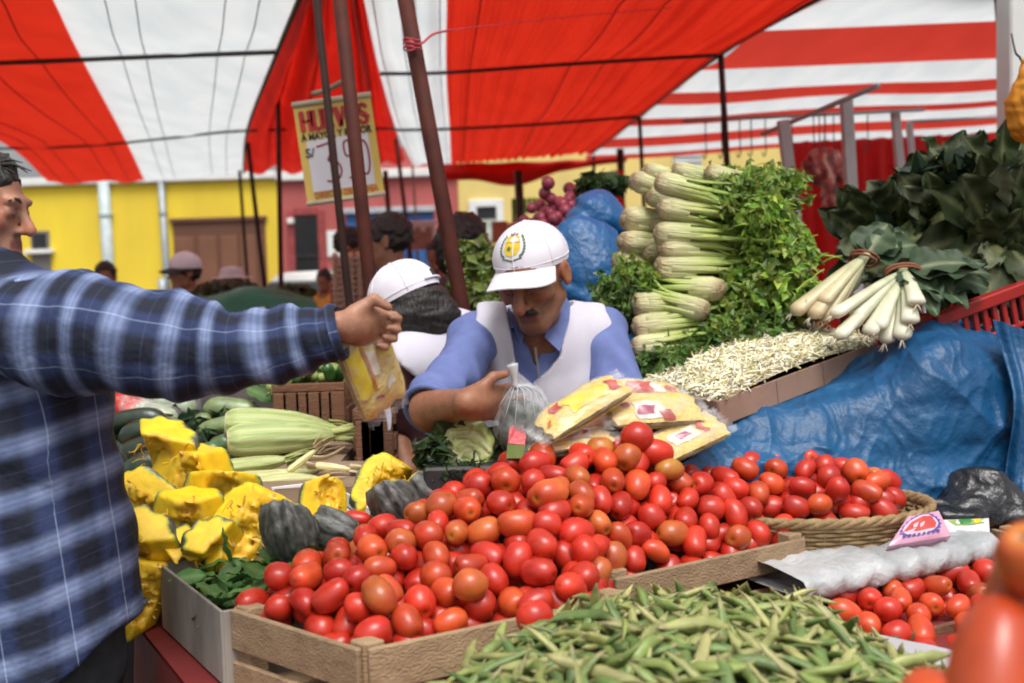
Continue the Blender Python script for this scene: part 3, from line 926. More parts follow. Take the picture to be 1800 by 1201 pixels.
def make_cap(T, Hc, R, mat, rad=(.089, .106, .093), bill=.078, emblem=False, strap=False, bill_mat=None, n=40, tilt=0):
    G = np.stack([[dome_pt(a, e, rad, Hc, R, 1 + .008 * math.sin(3 * a) * math.cos(e)) for e in np.linspace(-.17, PI / 2 - .02, 14)] for a in np.linspace(0, 2 * PI, n, endpoint=False)])
    G2 = np.stack([[dome_pt(a, e, rad, Hc, R, .965) for e in np.linspace(-.17, PI / 2 - .02, 14)] for a in np.linspace(0, 2 * PI, n, endpoint=False)])
    mb = MB().grid(G, wrap=True).grid(G2, wrap=True, flip=True)
    rim = np.stack([G[:, 0], G2[:, 0]], 1)
    mb.grid(rim, wrap=True, flip=True)
    c = T.part('cap', mb, mat, smooth=True)
    seams = MB()
    for a in np.arange(6) * PI / 3:
        seams.tube([dome_pt(a, e, rad, Hc, R, 1.006) for e in np.linspace(-.1, PI / 2 - .05, 12)], .0014, 5)
    seams.tube([dome_pt(a, -.02, rad, Hc, R, 1.006) for a in np.linspace(0, 2 * PI, 40)], .0012, 5)
    top = dome_pt(0, PI / 2, rad, Hc, R)
    seams.box(top, (.007, .007, .004), R, .003)
    T.part('cap_seam', seams, mat, parent=c, smooth=True)
    if bill:
        us, ts = np.linspace(-1.12, 1.12, 25), np.linspace(0, 1, 9)
        def bp(u, t, dz):
            base = np.array([rad[0] * math.sin(u), -rad[1] * math.cos(u), 0]) * .985
            ln = bill * max(0.0, math.cos(u * 1.28)) ** .55
            q = base + np.array([math.sin(u) * .25, -1.0, 0]) * ln * t
            z = -.006 - .030 * (abs(q[0]) / .09) ** 2 * (.35 + .65 * t) - .022 * t * max(.0, math.cos(u)) + dz
            return Hc + (q + (0, .012, .042 + z - .004)) @ R
        Gt = np.stack([[bp(u, t, .0016) for t in ts] for u in us])
        Gb = np.stack([[bp(u, t, -.0016) for t in ts] for u in us])
        mb = MB().grid(Gt, flip=True).grid(Gb)
        mb.grid(np.stack([Gt[:, -1], Gb[:, -1]], 1), flip=True)
        T.part('bill', mb, bill_mat or mat, smooth=True, parent=c)
    if emblem:
        def ep(x, z, k=1.012): return dome_pt(x * 1.42 / rad[0] - .04, .60 + z * 1.42 / rad[2] * .92, rad, Hc, R, k)
        def blob(pts, m, k, cpt=None):
            c0 = cpt or tuple(np.mean(np.asarray(pts, float), 0))
            V = [ep(*c0, k)] + [ep(*p, k) for p in pts]
            return MB().add(V, [(0, i + 1, (i + 1) % len(pts) + 1) for i in range(len(pts))])
        sh = [(-.016, .019), (.016, .019), (.0185, .005), (.0175, -.008), (.011, -.017), (0, -.021), (-.011, -.017), (-.0175, -.008), (-.0185, .005)]
        e = T.part('emblem', blob(sh, 0, 1.012), pmat('emblem_yellow', (.68, .50, .02), (.6, .42, .02), scale=80, rough=.6), parent=c)
        x = MB()
        for q, k in (([(-.0165, .004), (.0165, .004), (.0165, .0065), (-.0165, .0065)], 1.016),):
            V = [ep(*p, k) for p in q]; x.add(V, [(0, 1, 2, 3)], 0)
        for (cx_, cz_, r_) in ((-.006, -.006, .0042),):
            V = [ep(cx_ + r_ * math.cos(a), cz_ + r_ * math.sin(a), 1.016) for a in np.linspace(0, 2 * PI, 9)[:-1]]
            x.add(V, [list(range(8))], 1)
        for s in (-1, 1):                                  # laurel sprigs either side
            for k in range(9):
                a = -1.35 + k * .27
                px_, pz_ = s * (.024 + .002 * math.cos(a)) * math.cos(a * .62), .023 * math.sin(a)
                tx, tz = s * .004, .0055
                V = [ep(px_ - s * .0015, pz_ - .002, 1.014), ep(px_ + tx, pz_ + tz * .2, 1.014), ep(px_ + tx * .7, pz_ + tz, 1.014), ep(px_ - tx * .5, pz_ + tz * .5, 1.014)]
                x.add(V, [(0, 1, 2, 3)], 1)
        V = [ep(p, q, 1.014) for p, q in ((-.011, .0205), (.011, .0205), (.013, .028), (.006, .0235), (0, .030), (-.006, .0235), (-.013, .028))]
        x.add(V, [(0, 1, 2, 3, 4, 5, 6)], 2)
        V = [ep(p, q, 1.0135) for p, q in ((-.019, -.0235), (0, -.0275), (.019, -.0235), (.019, -.0265), (0, -.031), (-.019, -.0265))]
        x.add(V, [(0, 1, 4, 5), (1, 2, 3, 4)], 1)
        T.part('emblem_print', x, [pmat('emblem_orange', (.55, .28, .02), rough=.6), pmat('emblem_green', (.10, .17, .09), rough=.6), pmat('emblem_brown', (.20, .13, .06), rough=.6)], parent=c)
    if strap:
        s_ = MB()
        for z0 in (.0,):
            s_.tube([dome_pt(PI + a, .02, rad, Hc, R, 1.015) for a in np.linspace(-.5, .5, 10)], .007, 6, flat=.5)
        T.part('strap', s_, mat, parent=c, smooth=True)
        hole = MB()
        hole.box(dome_pt(PI, .12, rad, Hc, R, 1.002), (.009, .004, .015), R, .003)
        T.part('strap_gap', hole, m_hair, parent=c)
    return c
def face_parts(T, Hc, R, moustache=False, brow=True, sides=(-1, 1)):
    def L(p): return Hc + np.asarray(p) @ R
    for s in sides:
        e = MB()
        an = np.linspace(0, PI, 7)
        G = np.stack([[L((s * .031 + .0072 * math.sin(b) * math.cos(a), -.0822 - .0078 * math.sin(b) * math.sin(a) , .0025 + .0034 * math.cos(b))) for b in np.linspace(.15, PI - .15, 7)] for a in np.linspace(0, PI, 9)])
        T.part('eye', e.grid(G), pmat('eye_dark', (.035, .022, .016), (.05, .03, .02), rough=.2), smooth=True)
        if brow:
            b = MB().tube([L((s * x, -.0905 + 9.0 * (x - .02) ** 2, .030 + z)) for x, z in ((.012, 0), (.022, .004), (.034, .005), (.048, .0))], [.0032, .0040, .0036, .0015], 6)
            T.part('eyebrow', b, m_hair, smooth=True)
    if moustache:
        mb = MB()
        for s in (-1, 1):
            mb.tube(spline([L((s * .001, -.0925, -.0435)), L((s * .012, -.0905, -.0455)), L((s * .022, -.084, -.051)), L((s * .028, -.077, -.058))], 9), [.0062, .0078, .0086, .0086, .0080, .0070, .0056, .0042, .002], 8)
        T.part('moustache', mb, m_hair, smooth=True)

# ---- a plain standing figure for the people further back
def walker(px, Y, label, yaw, shirt, hair='short', skin=None, cap_=None, h=.014, lean=(0, 0), bill=.07, pants=(.03, .035, .05), coatlen=.86, bill_mat=None, fold=.006, group=None):
    skin = skin or m_skin
    hp = at(*px, Y)
    k = (hp[2]) / 1.585
    Rz = np.array(Matrix.Rotation(yaw, 3, 'Z'))
    foot = np.array([hp[0], hp[1], 0]) - Rz @ np.array([lean[0], lean[1], 0]) * k
    T = Thing('person', label, 'person', foot, group)
    def loc(P):
        Q = ((P - foot) @ Rz) / k
        t = np.clip((Q[:, 2] - .85) / .73, 0, 1.05) ** 1.2
        Q = Q.copy()
        Q[:, 0] -= lean[0] * t; Q[:, 1] -= lean[1] * t
        return Q
    def trunk(Q, o=0):
        d = ell(Q, (0, .01, 1.25), (.165 + o, .11 + o, .21 + o))
        d = smin(d, ell(Q, (0, 0, 1.06), (.15 + o, .11 + o, .19 + o)), .06)
        return d
    def arms(Q, o=0, hand=True):
        d = 9
        for s in (-1, 1):
            sh, el, wr = (s * .175, .015, 1.375), (s * .245, .03, 1.10), (s * .17, -.17, .98)
            a = smin(cap(Q, sh, el, .052 + o, .042 + o), cap(Q, el, wr, .041 + o, .03 + o), .02)
            if hand:
                a = smin(a, hand_sdf(Q, A3(*wr), (s * -.3, -.9, -.1), (0, 0, -1), s, (.5, .55, .6, .6)), .02)
            d = np.minimum(d, a) if np.isscalar(d) is False else a
        return d
    def legs(Q, o=0):
        d = ell(Q, (0, .012, .93), (.165 + o, .12 + o, .13 + o))
        for s in (-1, 1):
            d = smin(d, cap(Q, (s * .085, 0, .88), (s * .095, -.01, .50), .082 + o, .055 + o), .05)
            d = smin(d, cap(Q, (s * .095, -.01, .50), (s * .1, .02, .08), .053 + o, .038 + o), .02)
        return d
    def feet(Q):
        d = 9
        for s in (-1, 1):
            a = cap(Q, (s * .1, .03, .045), (s * .11, -.13, .035), .042, .034)
            d = a if np.isscalar(d) else np.minimum(d, a)
        return d
    HC = A3(0, -.012, 1.585)
    def body(P):
        Q = loc(P)
        d = smin(head_sdf(Q - HC), cap(Q, (0, .03, 1.38), (0, .012, 1.50), .058, .052), .03)
        d = smin(d, trunk(Q), .05)
        d = smin(d, arms(Q), .04)
        d = smin(d, legs(Q), .06)
        return smin(d, feet(Q), .03) * k
    lo, hi = foot + A3(-.55, -.6, -.02) * k + A3(-abs(lean[0]), -abs(lean[1]), 0), foot + A3(.55, .6, 1.75) * k + A3(abs(lean[0]), abs(lean[1]), 0)
    sdf_part(T, 'body', body, lo, hi, h, skin, skin_col(SKB))
    def shirt_f(P):
        Q = loc(P)
        n = fold * snoise(Q * (1, 1, .6), 14, 5)
        d = smin(smin(trunk(Q, .016), arms(Q, .013, False), .05), cap(Q, (-.15, .015, 1.40), (.15, .015, 1.40), .055), .05) + n
        d = smin(d, ell(Q, (0, .01, .97), (.172, .125, .16)), .05)
        d = smax(d, coatlen - Q[:, 2], .01)
        return smax(d, -cap(Q, (0, -.02, 1.42), (0, .01, 1.7), .062, .08), .012) * k
    sdf_part(T, 'shirt', shirt_f, lo, hi, h, shirt)
    def pants_f(P):
        Q = loc(P)
        d = legs(Q, .014) + .004 * snoise(Q, 16, 6)
        d = smax(d, Q[:, 2] - .97, .01)
        return smax(d, .07 - Q[:, 2], .01) * k
    sdf_part(T, 'trousers', pants_f, lo, hi, h * 1.3, pmat('trouser_%.3f' % pants[0], pants, rough=.85))
    sdf_part(T, 'shoes', lambda P: (lambda Q: smax(feet(Q) - .008, Q[:, 2] - .095, .01) * k)(loc(P)), foot + A3(-.4, -.4, -.02), foot + A3(.4, .4, .13), h, pmat('black_shoe', (.015, .014, .013), rough=.4))
    def hair_f(P):
        Q = loc(P) - HC
        d = ell(Q, (0, .016, .036), (.087, .105, .098))
        if hair == 'long':
            d = smin(d, ell(Q, (0, .055, -.07), (.10, .065, .16)), .05)
            d = smin(d, ell(Q, (0, .075, -.16), (.085, .05, .10)), .05)
        elif hair == 'wide':
            d = smin(d, ell(Q, (0, .05, -.02), (.105, .085, .12)), .05)
        d = d + .006 * snoise(Q, 40, 9) + .004 * snoise(Q, 90, 10)
        return smax(d, -ell(Q, (0, -.105, -.05), (.066, .095, .105)), .01) * k
    hc = foot + (Rz @ (HC + (lean[0] * 1.0, lean[1] * 1.0, 0))) * k
    sdf_part(T, 'hair', hair_f, hc - A3(.26, .26, .34), hc + A3(.26, .26, .2), min(h, .01), m_hair)
    if cap_:
        make_cap(T, hc + A3(0, 0, .012), np.array(Rz.T) * k, cap_, (.094, .112, .10), bill, bill_mat=bill_mat)
    return T
def sm(name, c, c2=None, **k):
    return pmat(name, c, c2, scale=6, rough=.85, bump=.3, bscale=40, **k)
walker((686, 425), 5.2, 'man in charcoal jacket with short black hair bending behind the egg trays', math.radians(-100), sm('charcoal_jacket', (.028, .026, .03), (.045, .04, .045)), lean=(-.16, -.02))
walker((815, 428), 4.9, 'woman with thick dark hair and maroon top beyond the leaning pole', math.radians(100), sm('maroon_top', (.055, .012, .018), (.035, .008, .012)), hair='wide', lean=(.0, -.06))
walker((614, 434), 7.9, 'dark haired man in red just behind the egg stack', math.radians(95), sm('red_top', (.32, .03, .02), (.25, .02, .02)))
walker((327, 482), 7.4, 'stallholder in flat white cap and dark blue jacket before the garage door', math.radians(-55), sm('navy_jacket', (.03, .045, .055), (.02, .03, .04)), cap_=m_cap, bill=.075, bill_mat=pmat('dark_bill', (.03, .028, .03), rough=.7))
walker((186, 487), 9.0, 'man whose head shows above the plaid shoulder before the yellow wall', math.radians(15), sm('brown_top', (.1, .06, .04)))
walker((571, 494), 11.0, 'dark haired child in a yellow top beside the egg trays', math.radians(-15), sm('yellow_top', (.72, .40, .07), (.6, .33, .05)), h=.018)
walker((770, 451), 9.0, 'small dark haired girl in dusky pink between the two big poles', math.radians(-25), sm('dusky_pink_top', (.20, .05, .07), (.1, .03, .06)), h=.016)
# ------------------------------------------------------------------ plaid cloth: uv counts band periods (u) and line periods (v)
def plaid():
    m = bpy.data.materials.new('plaid_flannel')
    m.use_nodes = True
    t = m.node_tree
    N, L = t.nodes, t.links
    b = N['Principled BSDF']
    uv = N.new('ShaderNodeUVMap')
    sp = N.new('ShaderNodeSeparateXYZ')
    L.new(uv.outputs[0], sp.inputs[0])
    def fr(o):
        f = N.new('ShaderNodeMath'); f.operation = 'FRACT'
        L.new(o, f.inputs[0]); return f.outputs[0]
    def ramp(o, els, mode='LINEAR'):
        r = N.new('ShaderNodeValToRGB')
        r.color_ramp.interpolation = mode
        cr = r.color_ramp
        while len(cr.elements) < len(els): cr.elements.new(.5)
        for e, (p, c) in zip(cr.elements, els):
            e.position = p; e.color = (*c, 1)
        L.new(o, r.inputs[0]); return r.outputs[0]
    u, v = fr(sp.outputs[0]), fr(sp.outputs[1])
    mask = ramp(u, [(0, (0,) * 3), (.24, (0,) * 3), (.36, (.40,) * 3), (.42, (.80,) * 3), (.46, (.66,) * 3), (.52, (1,) * 3), (.58, (.62,) * 3), (.64, (.82,) * 3), (.71, (.30,) * 3), (.80, (0,) * 3)])
    base = ramp(v, [(0, (.022, .036, .105)), (.12, (.018, .030, .095)), (.26, (.007, .010, .026)), (.60, (.007, .010, .025)), (.76, (.022, .036, .105))])
    band = ramp(v, [(0, (.23, .29, .48)), (.14, (.215, .27, .46)), (.30, (.125, .165, .305)), (.58, (.12, .16, .295)), (.76, (.23, .29, .48))])
    mu = N.new('ShaderNodeMixRGB')
    L.new(mask, mu.inputs[0]); L.new(base, mu.inputs[1]); L.new(band, mu.inputs[2])
    ln = ramp(v, [(0, (0,) * 3), (.955, (0,) * 3), (.972, (.22, .26, .34)), (.985, (0,) * 3)])
    ln2 = ramp(u, [(0, (0,) * 3), (.02, (0,) * 3), (.035, (.03, .035, .06)), (.05, (0,) * 3)])
    ad = N.new('ShaderNodeVectorMath'); ad.operation = 'ADD'
    L.new(mu.outputs[0], ad.inputs[0]); L.new(ln, ad.inputs[1])
    ad2 = N.new('ShaderNodeVectorMath'); ad2.operation = 'ADD'
    L.new(ad.outputs[0], ad2.inputs[0]); L.new(ln2, ad2.inputs[1])
    L.new(ad2.outputs[0], b.inputs['Base Color'])
    b.inputs['Roughness'].default_value = .85
    b.inputs['Sheen Weight'].default_value = .0
    tc = N.new('ShaderNodeTexCoord')
    nz = N.new('ShaderNodeTexNoise'); nz.inputs['Scale'].default_value = 420
    nz2 = N.new('ShaderNodeTexNoise'); nz2.inputs['Scale'].default_value = 22; nz2.inputs['Detail'].default_value = 3
    L.new(tc.outputs['Object'], nz.inputs['Vector']); L.new(tc.outputs['Object'], nz2.inputs['Vector'])
    bp = N.new('ShaderNodeBump'); bp.inputs['Strength'].default_value = .25; bp.inputs['Distance'].default_value = .002
    bp2 = N.new('ShaderNodeBump'); bp2.inputs['Strength'].default_value = .5; bp2.inputs['Distance'].default_value = .02
    L.new(nz.outputs[0], bp.inputs['Height']); L.new(nz2.outputs[0], bp2.inputs['Height'])
    L.new(bp.outputs[0], bp2.inputs['Normal']); L.new(bp2.outputs[0], b.inputs['Normal'])
    return m
m_plaid = plaid()

# ------------------------------------------------------------------ the customer in the plaid shirt
Yc = 1.92
ch, hp = at(38, 640, 2.0), at(62, 1060, 2.0)
CF = np.array([hp[0] - .02, 2.0, 0])
T = Thing('person', 'customer in a navy plaid shirt reaching out to hand over a yellow packet', 'person', CF)
Hc = at(-35, 371, 2.0)
HR = rot_head(math.radians(87), math.radians(10))
def hl(P): return (P - Hc) @ HR.T / .86
S_, E_, W_ = at(95, 580, 1.87), at(385, 618, 1.84), at(602, 578, 1.85)
hD, hN = unit((.60, .78, -.10)), unit((.72, -.60, -.28))
def torso_c(P, o=0):
    d = cap(P, ch + A3(0, 0, .0), hp, .155 + o, .17 + o)
    d = smin(d, cap(P, at(78, 560, 1.90), at(45, 560, 2.2), .085 + o, .085 + o), .08)
    d = smin(d, cap(P, at(-10, 560, 2.0), at(-22, 470, 2.0), .09 + o, .065 + o), .06)
    return d
def legs_c(P, o=0):
    d = cap(P, hp + A3(.0, -.06, -.02), hp + A3(.07, -.09, -.48), .088 + o, .072 + o)
    d = smin(d, cap(P, hp + A3(.07, -.09, -.48), A3(hp[0] + .02, hp[1] - .09, .1), .072 + o, .05 + o), .03)
    d = smin(d, cap(P, hp + A3(.0, .08, -.02), hp + A3(.01, .09, -.48), .10 + o, .07 + o), .05)
    d = smin(d, cap(P, hp + A3(.01, .09, -.48), A3(hp[0] - .05, hp[1] + .09, .1), .07 + o, .05 + o), .03)
    return d
def body_c(P):
    d = head_sdf(hl(P)) * .86
    d = smin(d, cap(P, at(-40, 520, 2.0), Hc + A3(-.03, 0, -.06), .062, .056), .03)
    d = smin(d, torso_c(P, -.03), .05)
    a = smin(cap(P, S_, E_, .058, .047), cap(P, E_, W_, .042, .023), .02)
    a = smin(a, hand_sdf(P, W_ + A3(.004, .0, .006), hD, hN, 1, (1.30, 1.42, 1.48, 1.48), .7, .86), .01)
    d = smin(d, a, .04)
    d = smin(d, legs_c(P), .05)
    for s in (-1, 1):
        d = smin(d, cap(P, A3(hp[0] - .04, hp[1] + s * .09, .05), A3(hp[0] + .15, hp[1] + s * .09, .04), .045, .035), .02)
    return d
sdf_part(T, 'body', body_c, A3(-1.25, 1.62, -.02), A3(-.16, 2.42, 1.85), .0055, m_skin2, skin_col(SKT, (Hc, HR, .86, .35)))
hemR = at(238, 1083, 2.0)
def shirt_c(P):
    n = .0045 * snoise(P * (1, 1, .55), 9, 21) + .005 * np.sin((P[:, 2] * 1.3 + P[:, 0]) * 30 + 2 * np.sin(P[:, 2] * 11))
    d = torso_c(P, .0) + n
    d = smin(d, cap(P, hp + A3(0, 0, .1), hp + A3(.015, -.02, -.28), .176, .186), .05)
    hz = hemR[2] - np.clip(hemR[0] - P[:, 0], 0, .25) * .75 + .006 * np.sin(P[:, 1] * 30)
    d = smax(d, hz - P[:, 2], .008)
    nk = cap(P, Hc + A3(-.03, 0, -.13), Hc + A3(-.02, 0, .2), .072, .10)
    return smax(d, -nk, .01)
def uv_c(v):
    dx = v[:, 0] - hp[0]
    ang = np.arctan2(-(v[:, 1] - 2.0), dx)
    return np.stack([(v[:, 2] - .20 * (v[:, 0] - hp[0]) + .006 * np.sin(v[:, 0] * 20)) / .092 + .18, (v[:, 0] + .10 * (v[:, 2] - 1.1) + .5 * (v[:, 1] - 1.85) * (v[:, 0] > hp[0] + .1)) / .108 + .25], 1)
sh = sdf_part(T, 'shirt', shirt_c, A3(-1.25, 1.6, .6), A3(-.5, 2.42, 1.6), .007, m_plaid, uvf=uv_c)
# sleeve: a pulled, folded tube with its cuff
path = spline([at(45, 585, 1.90), at(110, 584, 1.87), at(190, 592, 1.85), at(300, 607, 1.84), at(400, 617, 1.84), at(500, 603, 1.84), at(560, 592, 1.84), at(600, 582, 1.84)], 96)
rr = np.interp(np.linspace(0, 7, 96), range(8), [.098, .105, .099, .090, .074, .061, .051, .044])
mb = MB()
mb.tube(path, rr, 40, cap=False, uvs=True)
v = mb.v[0].reshape(96, 40, 3)
cn = path[:, None]
ss = np.linspace(0, 1, 96)[:, None]; an = np.linspace(0, 2 * PI, 40, endpoint=False)[None]
fold = .0038 * np.sin(ss * 62 + 2.2 * np.sin(an + 1) + 3 * ss * np.cos(an * 2)) * np.clip(ss * 3 - .5, .2, 1) + .006 * np.sin(ss * 23 - 2 * an) + .0014 * np.sin(ss * 110 + 3 * an)
fold = fold * np.clip((1.03 - ss) * 2.6, .12, 1)
dirv = (v - cn) / (np.linalg.norm(v - cn, axis=2)[..., None])
v = v + dirv * fold[..., None]
mb.v[0] = v.reshape(-1, 3)
mb.u[0] = np.stack([mb.u[0][:, 0] / .070 + .35 + np.repeat(.12 * np.sin(ss[:, 0] * 25), 40), (np.tile(np.abs(an[0] / PI - 1), 96)) * 3.4 + .30 + .1], 1)
sl_ = T.part('sleeve', mb, m_plaid, smooth=True, uv=True)
cuff = MB().tube([path[-6], path[-3], path[-1], path[-1] + (path[-1] - path[-2]) * .5], [rr[-6] + .004, rr[-3] + .004, rr[-1] + .003, rr[-1] - .002], 30, cap=False, uvs=True)
cuff.u[0] = np.stack([cuff.u[0][:, 0] / .07 + .72, cuff.u[0][:, 1] * 4], 1)
T.part('cuff', cuff, m_plaid, smooth=True, uv=True, parent=sl_)
m_jean = pmat('black_denim', (.012, .014, .018), (.02, .023, .028), scale=40, rough=.85, bump=.3, bscale=300, bdist=.002)
sdf_part(T, 'trousers', lambda P: smax(smin(legs_c(P, .016), cap(P, hp + A3(0, 0, .05), hp + A3(0, 0, -.1), .158), .04) + .004 * snoise(P, 12, 4), .06 - P[:, 2], .01), A3(-1.1, 1.6, 0), A3(-.45, 2.35, 1.05), .012, m_jean)
sdf_part(T, 'shoes', lambda P: np.minimum(cap(P, A3(hp[0] - .05, hp[1] - .09, .05), A3(hp[0] + .17, hp[1] - .09, .04), .05, .042), cap(P, A3(hp[0] - .1, hp[1] + .09, .05), A3(hp[0] + .1, hp[1] + .09, .04), .05, .042)), A3(-1.2, 1.7, -.02), A3(-.5, 2.3, .12), .012, pmat('black_shoe', (.015, .014, .013), rough=.4))
col_ = MB()
for k in range(2):
    pass
an = np.linspace(0, 2 * PI, 30, endpoint=False)
nb = at(-30, 500, 2.0)
G = np.stack([[nb + A3((.085 + .012 * t) * math.cos(a) + .01, (.085 + .012 * t) * math.sin(a), .055 * (1 - t) - .03 - .03 * math.cos(a) * 1) for t in np.linspace(0, 1, 5)] for a in an])
uvg = np.stack([[(t * .6 + .3, a * 2) for t in np.linspace(0, 1, 5)] for a in an])
col_.grid(G, uv=uvg, wrap=True)
T.part('collar', col_, m_plaid, smooth=True, uv=True)
def hair_c(P):
    Q = hl(P)
    d = ell(Q, (0, .022, .046), (.084, .098, .092))
    d = smin(d, ell(Q, (0, .07, .0), (.07, .045, .08)), .03)
    d = d + .004 * snoise(Q, 45, 31) + .005 * snoise(Q * (1, 1, .5), 120, 32)
    d = smax(d, -ell(Q, (0, -.115, -.035), (.09, .088, .118)), .012)
    for s in (-1, 1):
        d = smax(d, -ell(Q, (s * .085, .012, -.012), (.03, .030, .045)), .01)
    return d
hair = sdf_part(T, 'hair', hair_c, Hc - .17, Hc + .2, .005, m_hair)
lk = MB()
for k in range(7):
    a = at(-44 + k * 8, 284 + 4 * (k % 3) + k, 1.98 + .02 * (k % 2))
    d_ = A3(.045 + .008 * (k % 3), 0, .004 - .010 * (k % 4))
    lk.tube(spline([a, a + d_ * .5 + A3(0, 0, .008), a + d_], 7), np.linspace(.0055, .0008, 7), 6)
T.part('lock', lk, m_hair, parent=hair, smooth=True)
face_parts(T, Hc, HR * .86, sides=(-1,))

# ------------------------------------------------------------------ yellow noodle packets: clear pillow bags with printed panels
def noodle_mat():
    m = pmat('noodles', (.80, .60, .17), (.68, .44, .09), scale=26, rough=.45, bump=1.0, bscale=85, bdist=.006, stretch=(1, 2.6, 1), coat=.5)
    return m
m_noodle = noodle_mat()
m_prY = pmat('print_yellow', (.78, .58, .01), (.72, .50, .01), scale=20, rough=.25, coat=.4)
m_prR = pmat('print_red', (.56, .05, .035), rough=.25, coat=.4)
m_prW = pmat('print_white', (.74, .66, .58), (.66, .56, .46), scale=30, rough=.25, coat=.4)
m_prO = pmat('print_orange', (.70, .20, .02), rough=.25, coat=.4)
m_prP = pmat('print_magenta', (.46, .05, .14), rough=.3, coat=.4)
m_clear = film_mat('clear_film', (.85, .85, .84), .07, .07, .22, 26)
def pillow(u, v, hl_, hw, th, seed):
    w = np.maximum(0, (1 - np.abs(u) ** 3.2)) ** .6 * np.maximum(0, (1 - np.abs(v) ** 3.0)) ** .6
    lump = 1 + .10 * np.sin(u * 7 + seed) * np.cos(v * 6 + seed * 2) + .06 * np.sin(u * 17 + v * 9 + seed)
    return np.stack([u * hl_ + .004 * np.sin(v * 9 + seed), v * hw * (1 - .10 * np.abs(u) ** 4), th * w * lump], -1)
def packet(label, c, ax, wid, hl_, hw, th, prints, seed, film=True):
    x = unit(ax); y = np.asarray(wid, float); y = unit(y - x * (y @ x)); z = np.cross(x, y)
    if z @ (np.array([0, 0, EYE]) - c) < 0:
        y = -y; z = -z
    R = np.array([x, y, z])
    T = Thing('noodle_packet', label, 'food packet', c, 'noodle packets on the stall')
    uu, vv = np.meshgrid(np.linspace(-.93, .93, 30), np.linspace(-.92, .92, 18), indexing='ij')
    Gp = pillow(uu, vv, hl_, hw, th, seed)
    Gm = Gp.copy(); Gm[..., 2] *= -.8
    T.part('noodles', MB().grid(Gp @ R + c, flip=False).grid(Gm @ R + c, flip=True), m_noodle, smooth=True)
    for (u0, u1, v0, v1, mt, nm) in prints:
        uu, vv = np.meshgrid(np.linspace(u0, u1, 10), np.linspace(v0, v1, 8), indexing='ij')
        G = pillow(uu, vv, hl_, hw, th, seed); G[..., 2] += .0022 if mt in (m_prY, m_prW) else .0030
        T.part(nm, MB().grid(G @ R + c), mt, smooth=True)
    if film:
        uu, vv = np.meshgrid(np.linspace(-1.16, 1.16, 40), np.linspace(-1.03, 1.03, 18), indexing='ij')
        G = pillow(np.clip(uu, -1, 1), np.clip(vv, -1, 1), hl_, hw, th, seed)
        G[..., 0] = uu * hl_; G[..., 2] += .0045
        end = np.abs(uu) > .98
        G[..., 2] += np.where(end, .006 * np.sin(vv * 20 + seed), 0)
        G[..., 1] *= np.where(end, 1 - .10 * np.sin(np.abs(uu)), 1)
        G2 = G.copy(); G2[..., 2] = -.85 * G2[..., 2]
        T.part('film', MB().grid(G @ R + c).grid(G2 @ R + c, flip=True), m_clear, smooth=True)
    return T
ink = [(-.62, -.46, -.25, .35, m_prR, 'print'), (-.40, .40, -.62, .42, m_prY, 'print'), (.52, .72, -.5, .2, m_prR, 'print'), (-.3, -.22, .52, .66, m_prP, 'lettering')]
c_ = at(650, 642, 1.93)
packet('yellow noodle packet dangling from the customer\'s outstretched hand', c_, A3(.036, .07, -.14), A3(.1, .078, .065), .096, .056, .021,
       [(-.55, .42, -.86, -.36, m_prY, 'print'), (-.50, .45, -.32, -.22, m_prO, 'print'), (-.42, .1, -.2, .08, m_prW, 'print'), (-.72, -.08, .2, .78, m_prY, 'print'), (-.9, -.74, -.2, .7, m_prO, 'print'), (.35, .5, .1, .5, m_prW, 'print'), (.55, .62, -.4, -.1, m_prP, 'lettering')], 1.3)

# ------------------------------------------------------------------ the stallholder in white vest and cap
Yv = 2.75
VF = np.array([at(950, 700, 2.9)[0], 2.95, 0])
T = Thing('person', 'mustached stallholder in white cap and white vest over blue shirt, filling a bag', 'person', VF)
Hc = at(936, 486, Yv)
yaw = math.radians(-24)
HR = rot_head(yaw, math.radians(28), math.radians(-3))
cR = rot_head(yaw, math.radians(13), math.radians(-4))
def hl2(P): return (P - Hc) @ HR.T
sL, sR = at(842, 590, 2.84), at(1062, 590, 2.92)
eL, wL = at(758, 720, 2.54), at(828, 708, 2.35)
eR, wR = at(1102, 715, 2.74), at(1010, 760, 2.56)
nk0 = at(958, 590, 2.88)
chv = at(952, 680, 2.92)
vD, vN = unit((.58, .76, -.10)), unit((.72, -.55, -.15))
def torso_v(P, o=0):
    d = ell(P, chv, (.182 + o, .115 + o, .20 + o))
    d = smin(d, ell(P, chv + A3(0, .03, -.26), (.17 + o, .125 + o, .24 + o)), .08)
    d = smin(d, cap(P, sL + A3(.03, .01, .0), nk0 + A3(0, .01, -.02), .062 + o, .066 + o), .05)
    d = smin(d, cap(P, sR + A3(-.03, .01, .0), nk0 + A3(0, .01, -.02), .062 + o, .066 + o), .05)
    return d
def arms_v(P, o=0):
    return smin(cap(P, sL, eL, .054 + o, .047 + o), cap(P, sR, eR, .054 + o, .045 + o), .001)
def legs_v(P, o=0):
    d = ell(P, A3(VF[0], 2.96, .92), (.165 + o, .125 + o, .13 + o))
    for s in (-1, 1):
        d = smin(d, cap(P, A3(VF[0] + s * .09, 2.96, .9), A3(VF[0] + s * .1, 2.95, .5), .085 + o, .06 + o), .05)
        d = smin(d, cap(P, A3(VF[0] + s * .1, 2.95, .5), A3(VF[0] + s * .1, 2.98, .08), .058 + o, .042 + o), .03)
    return d
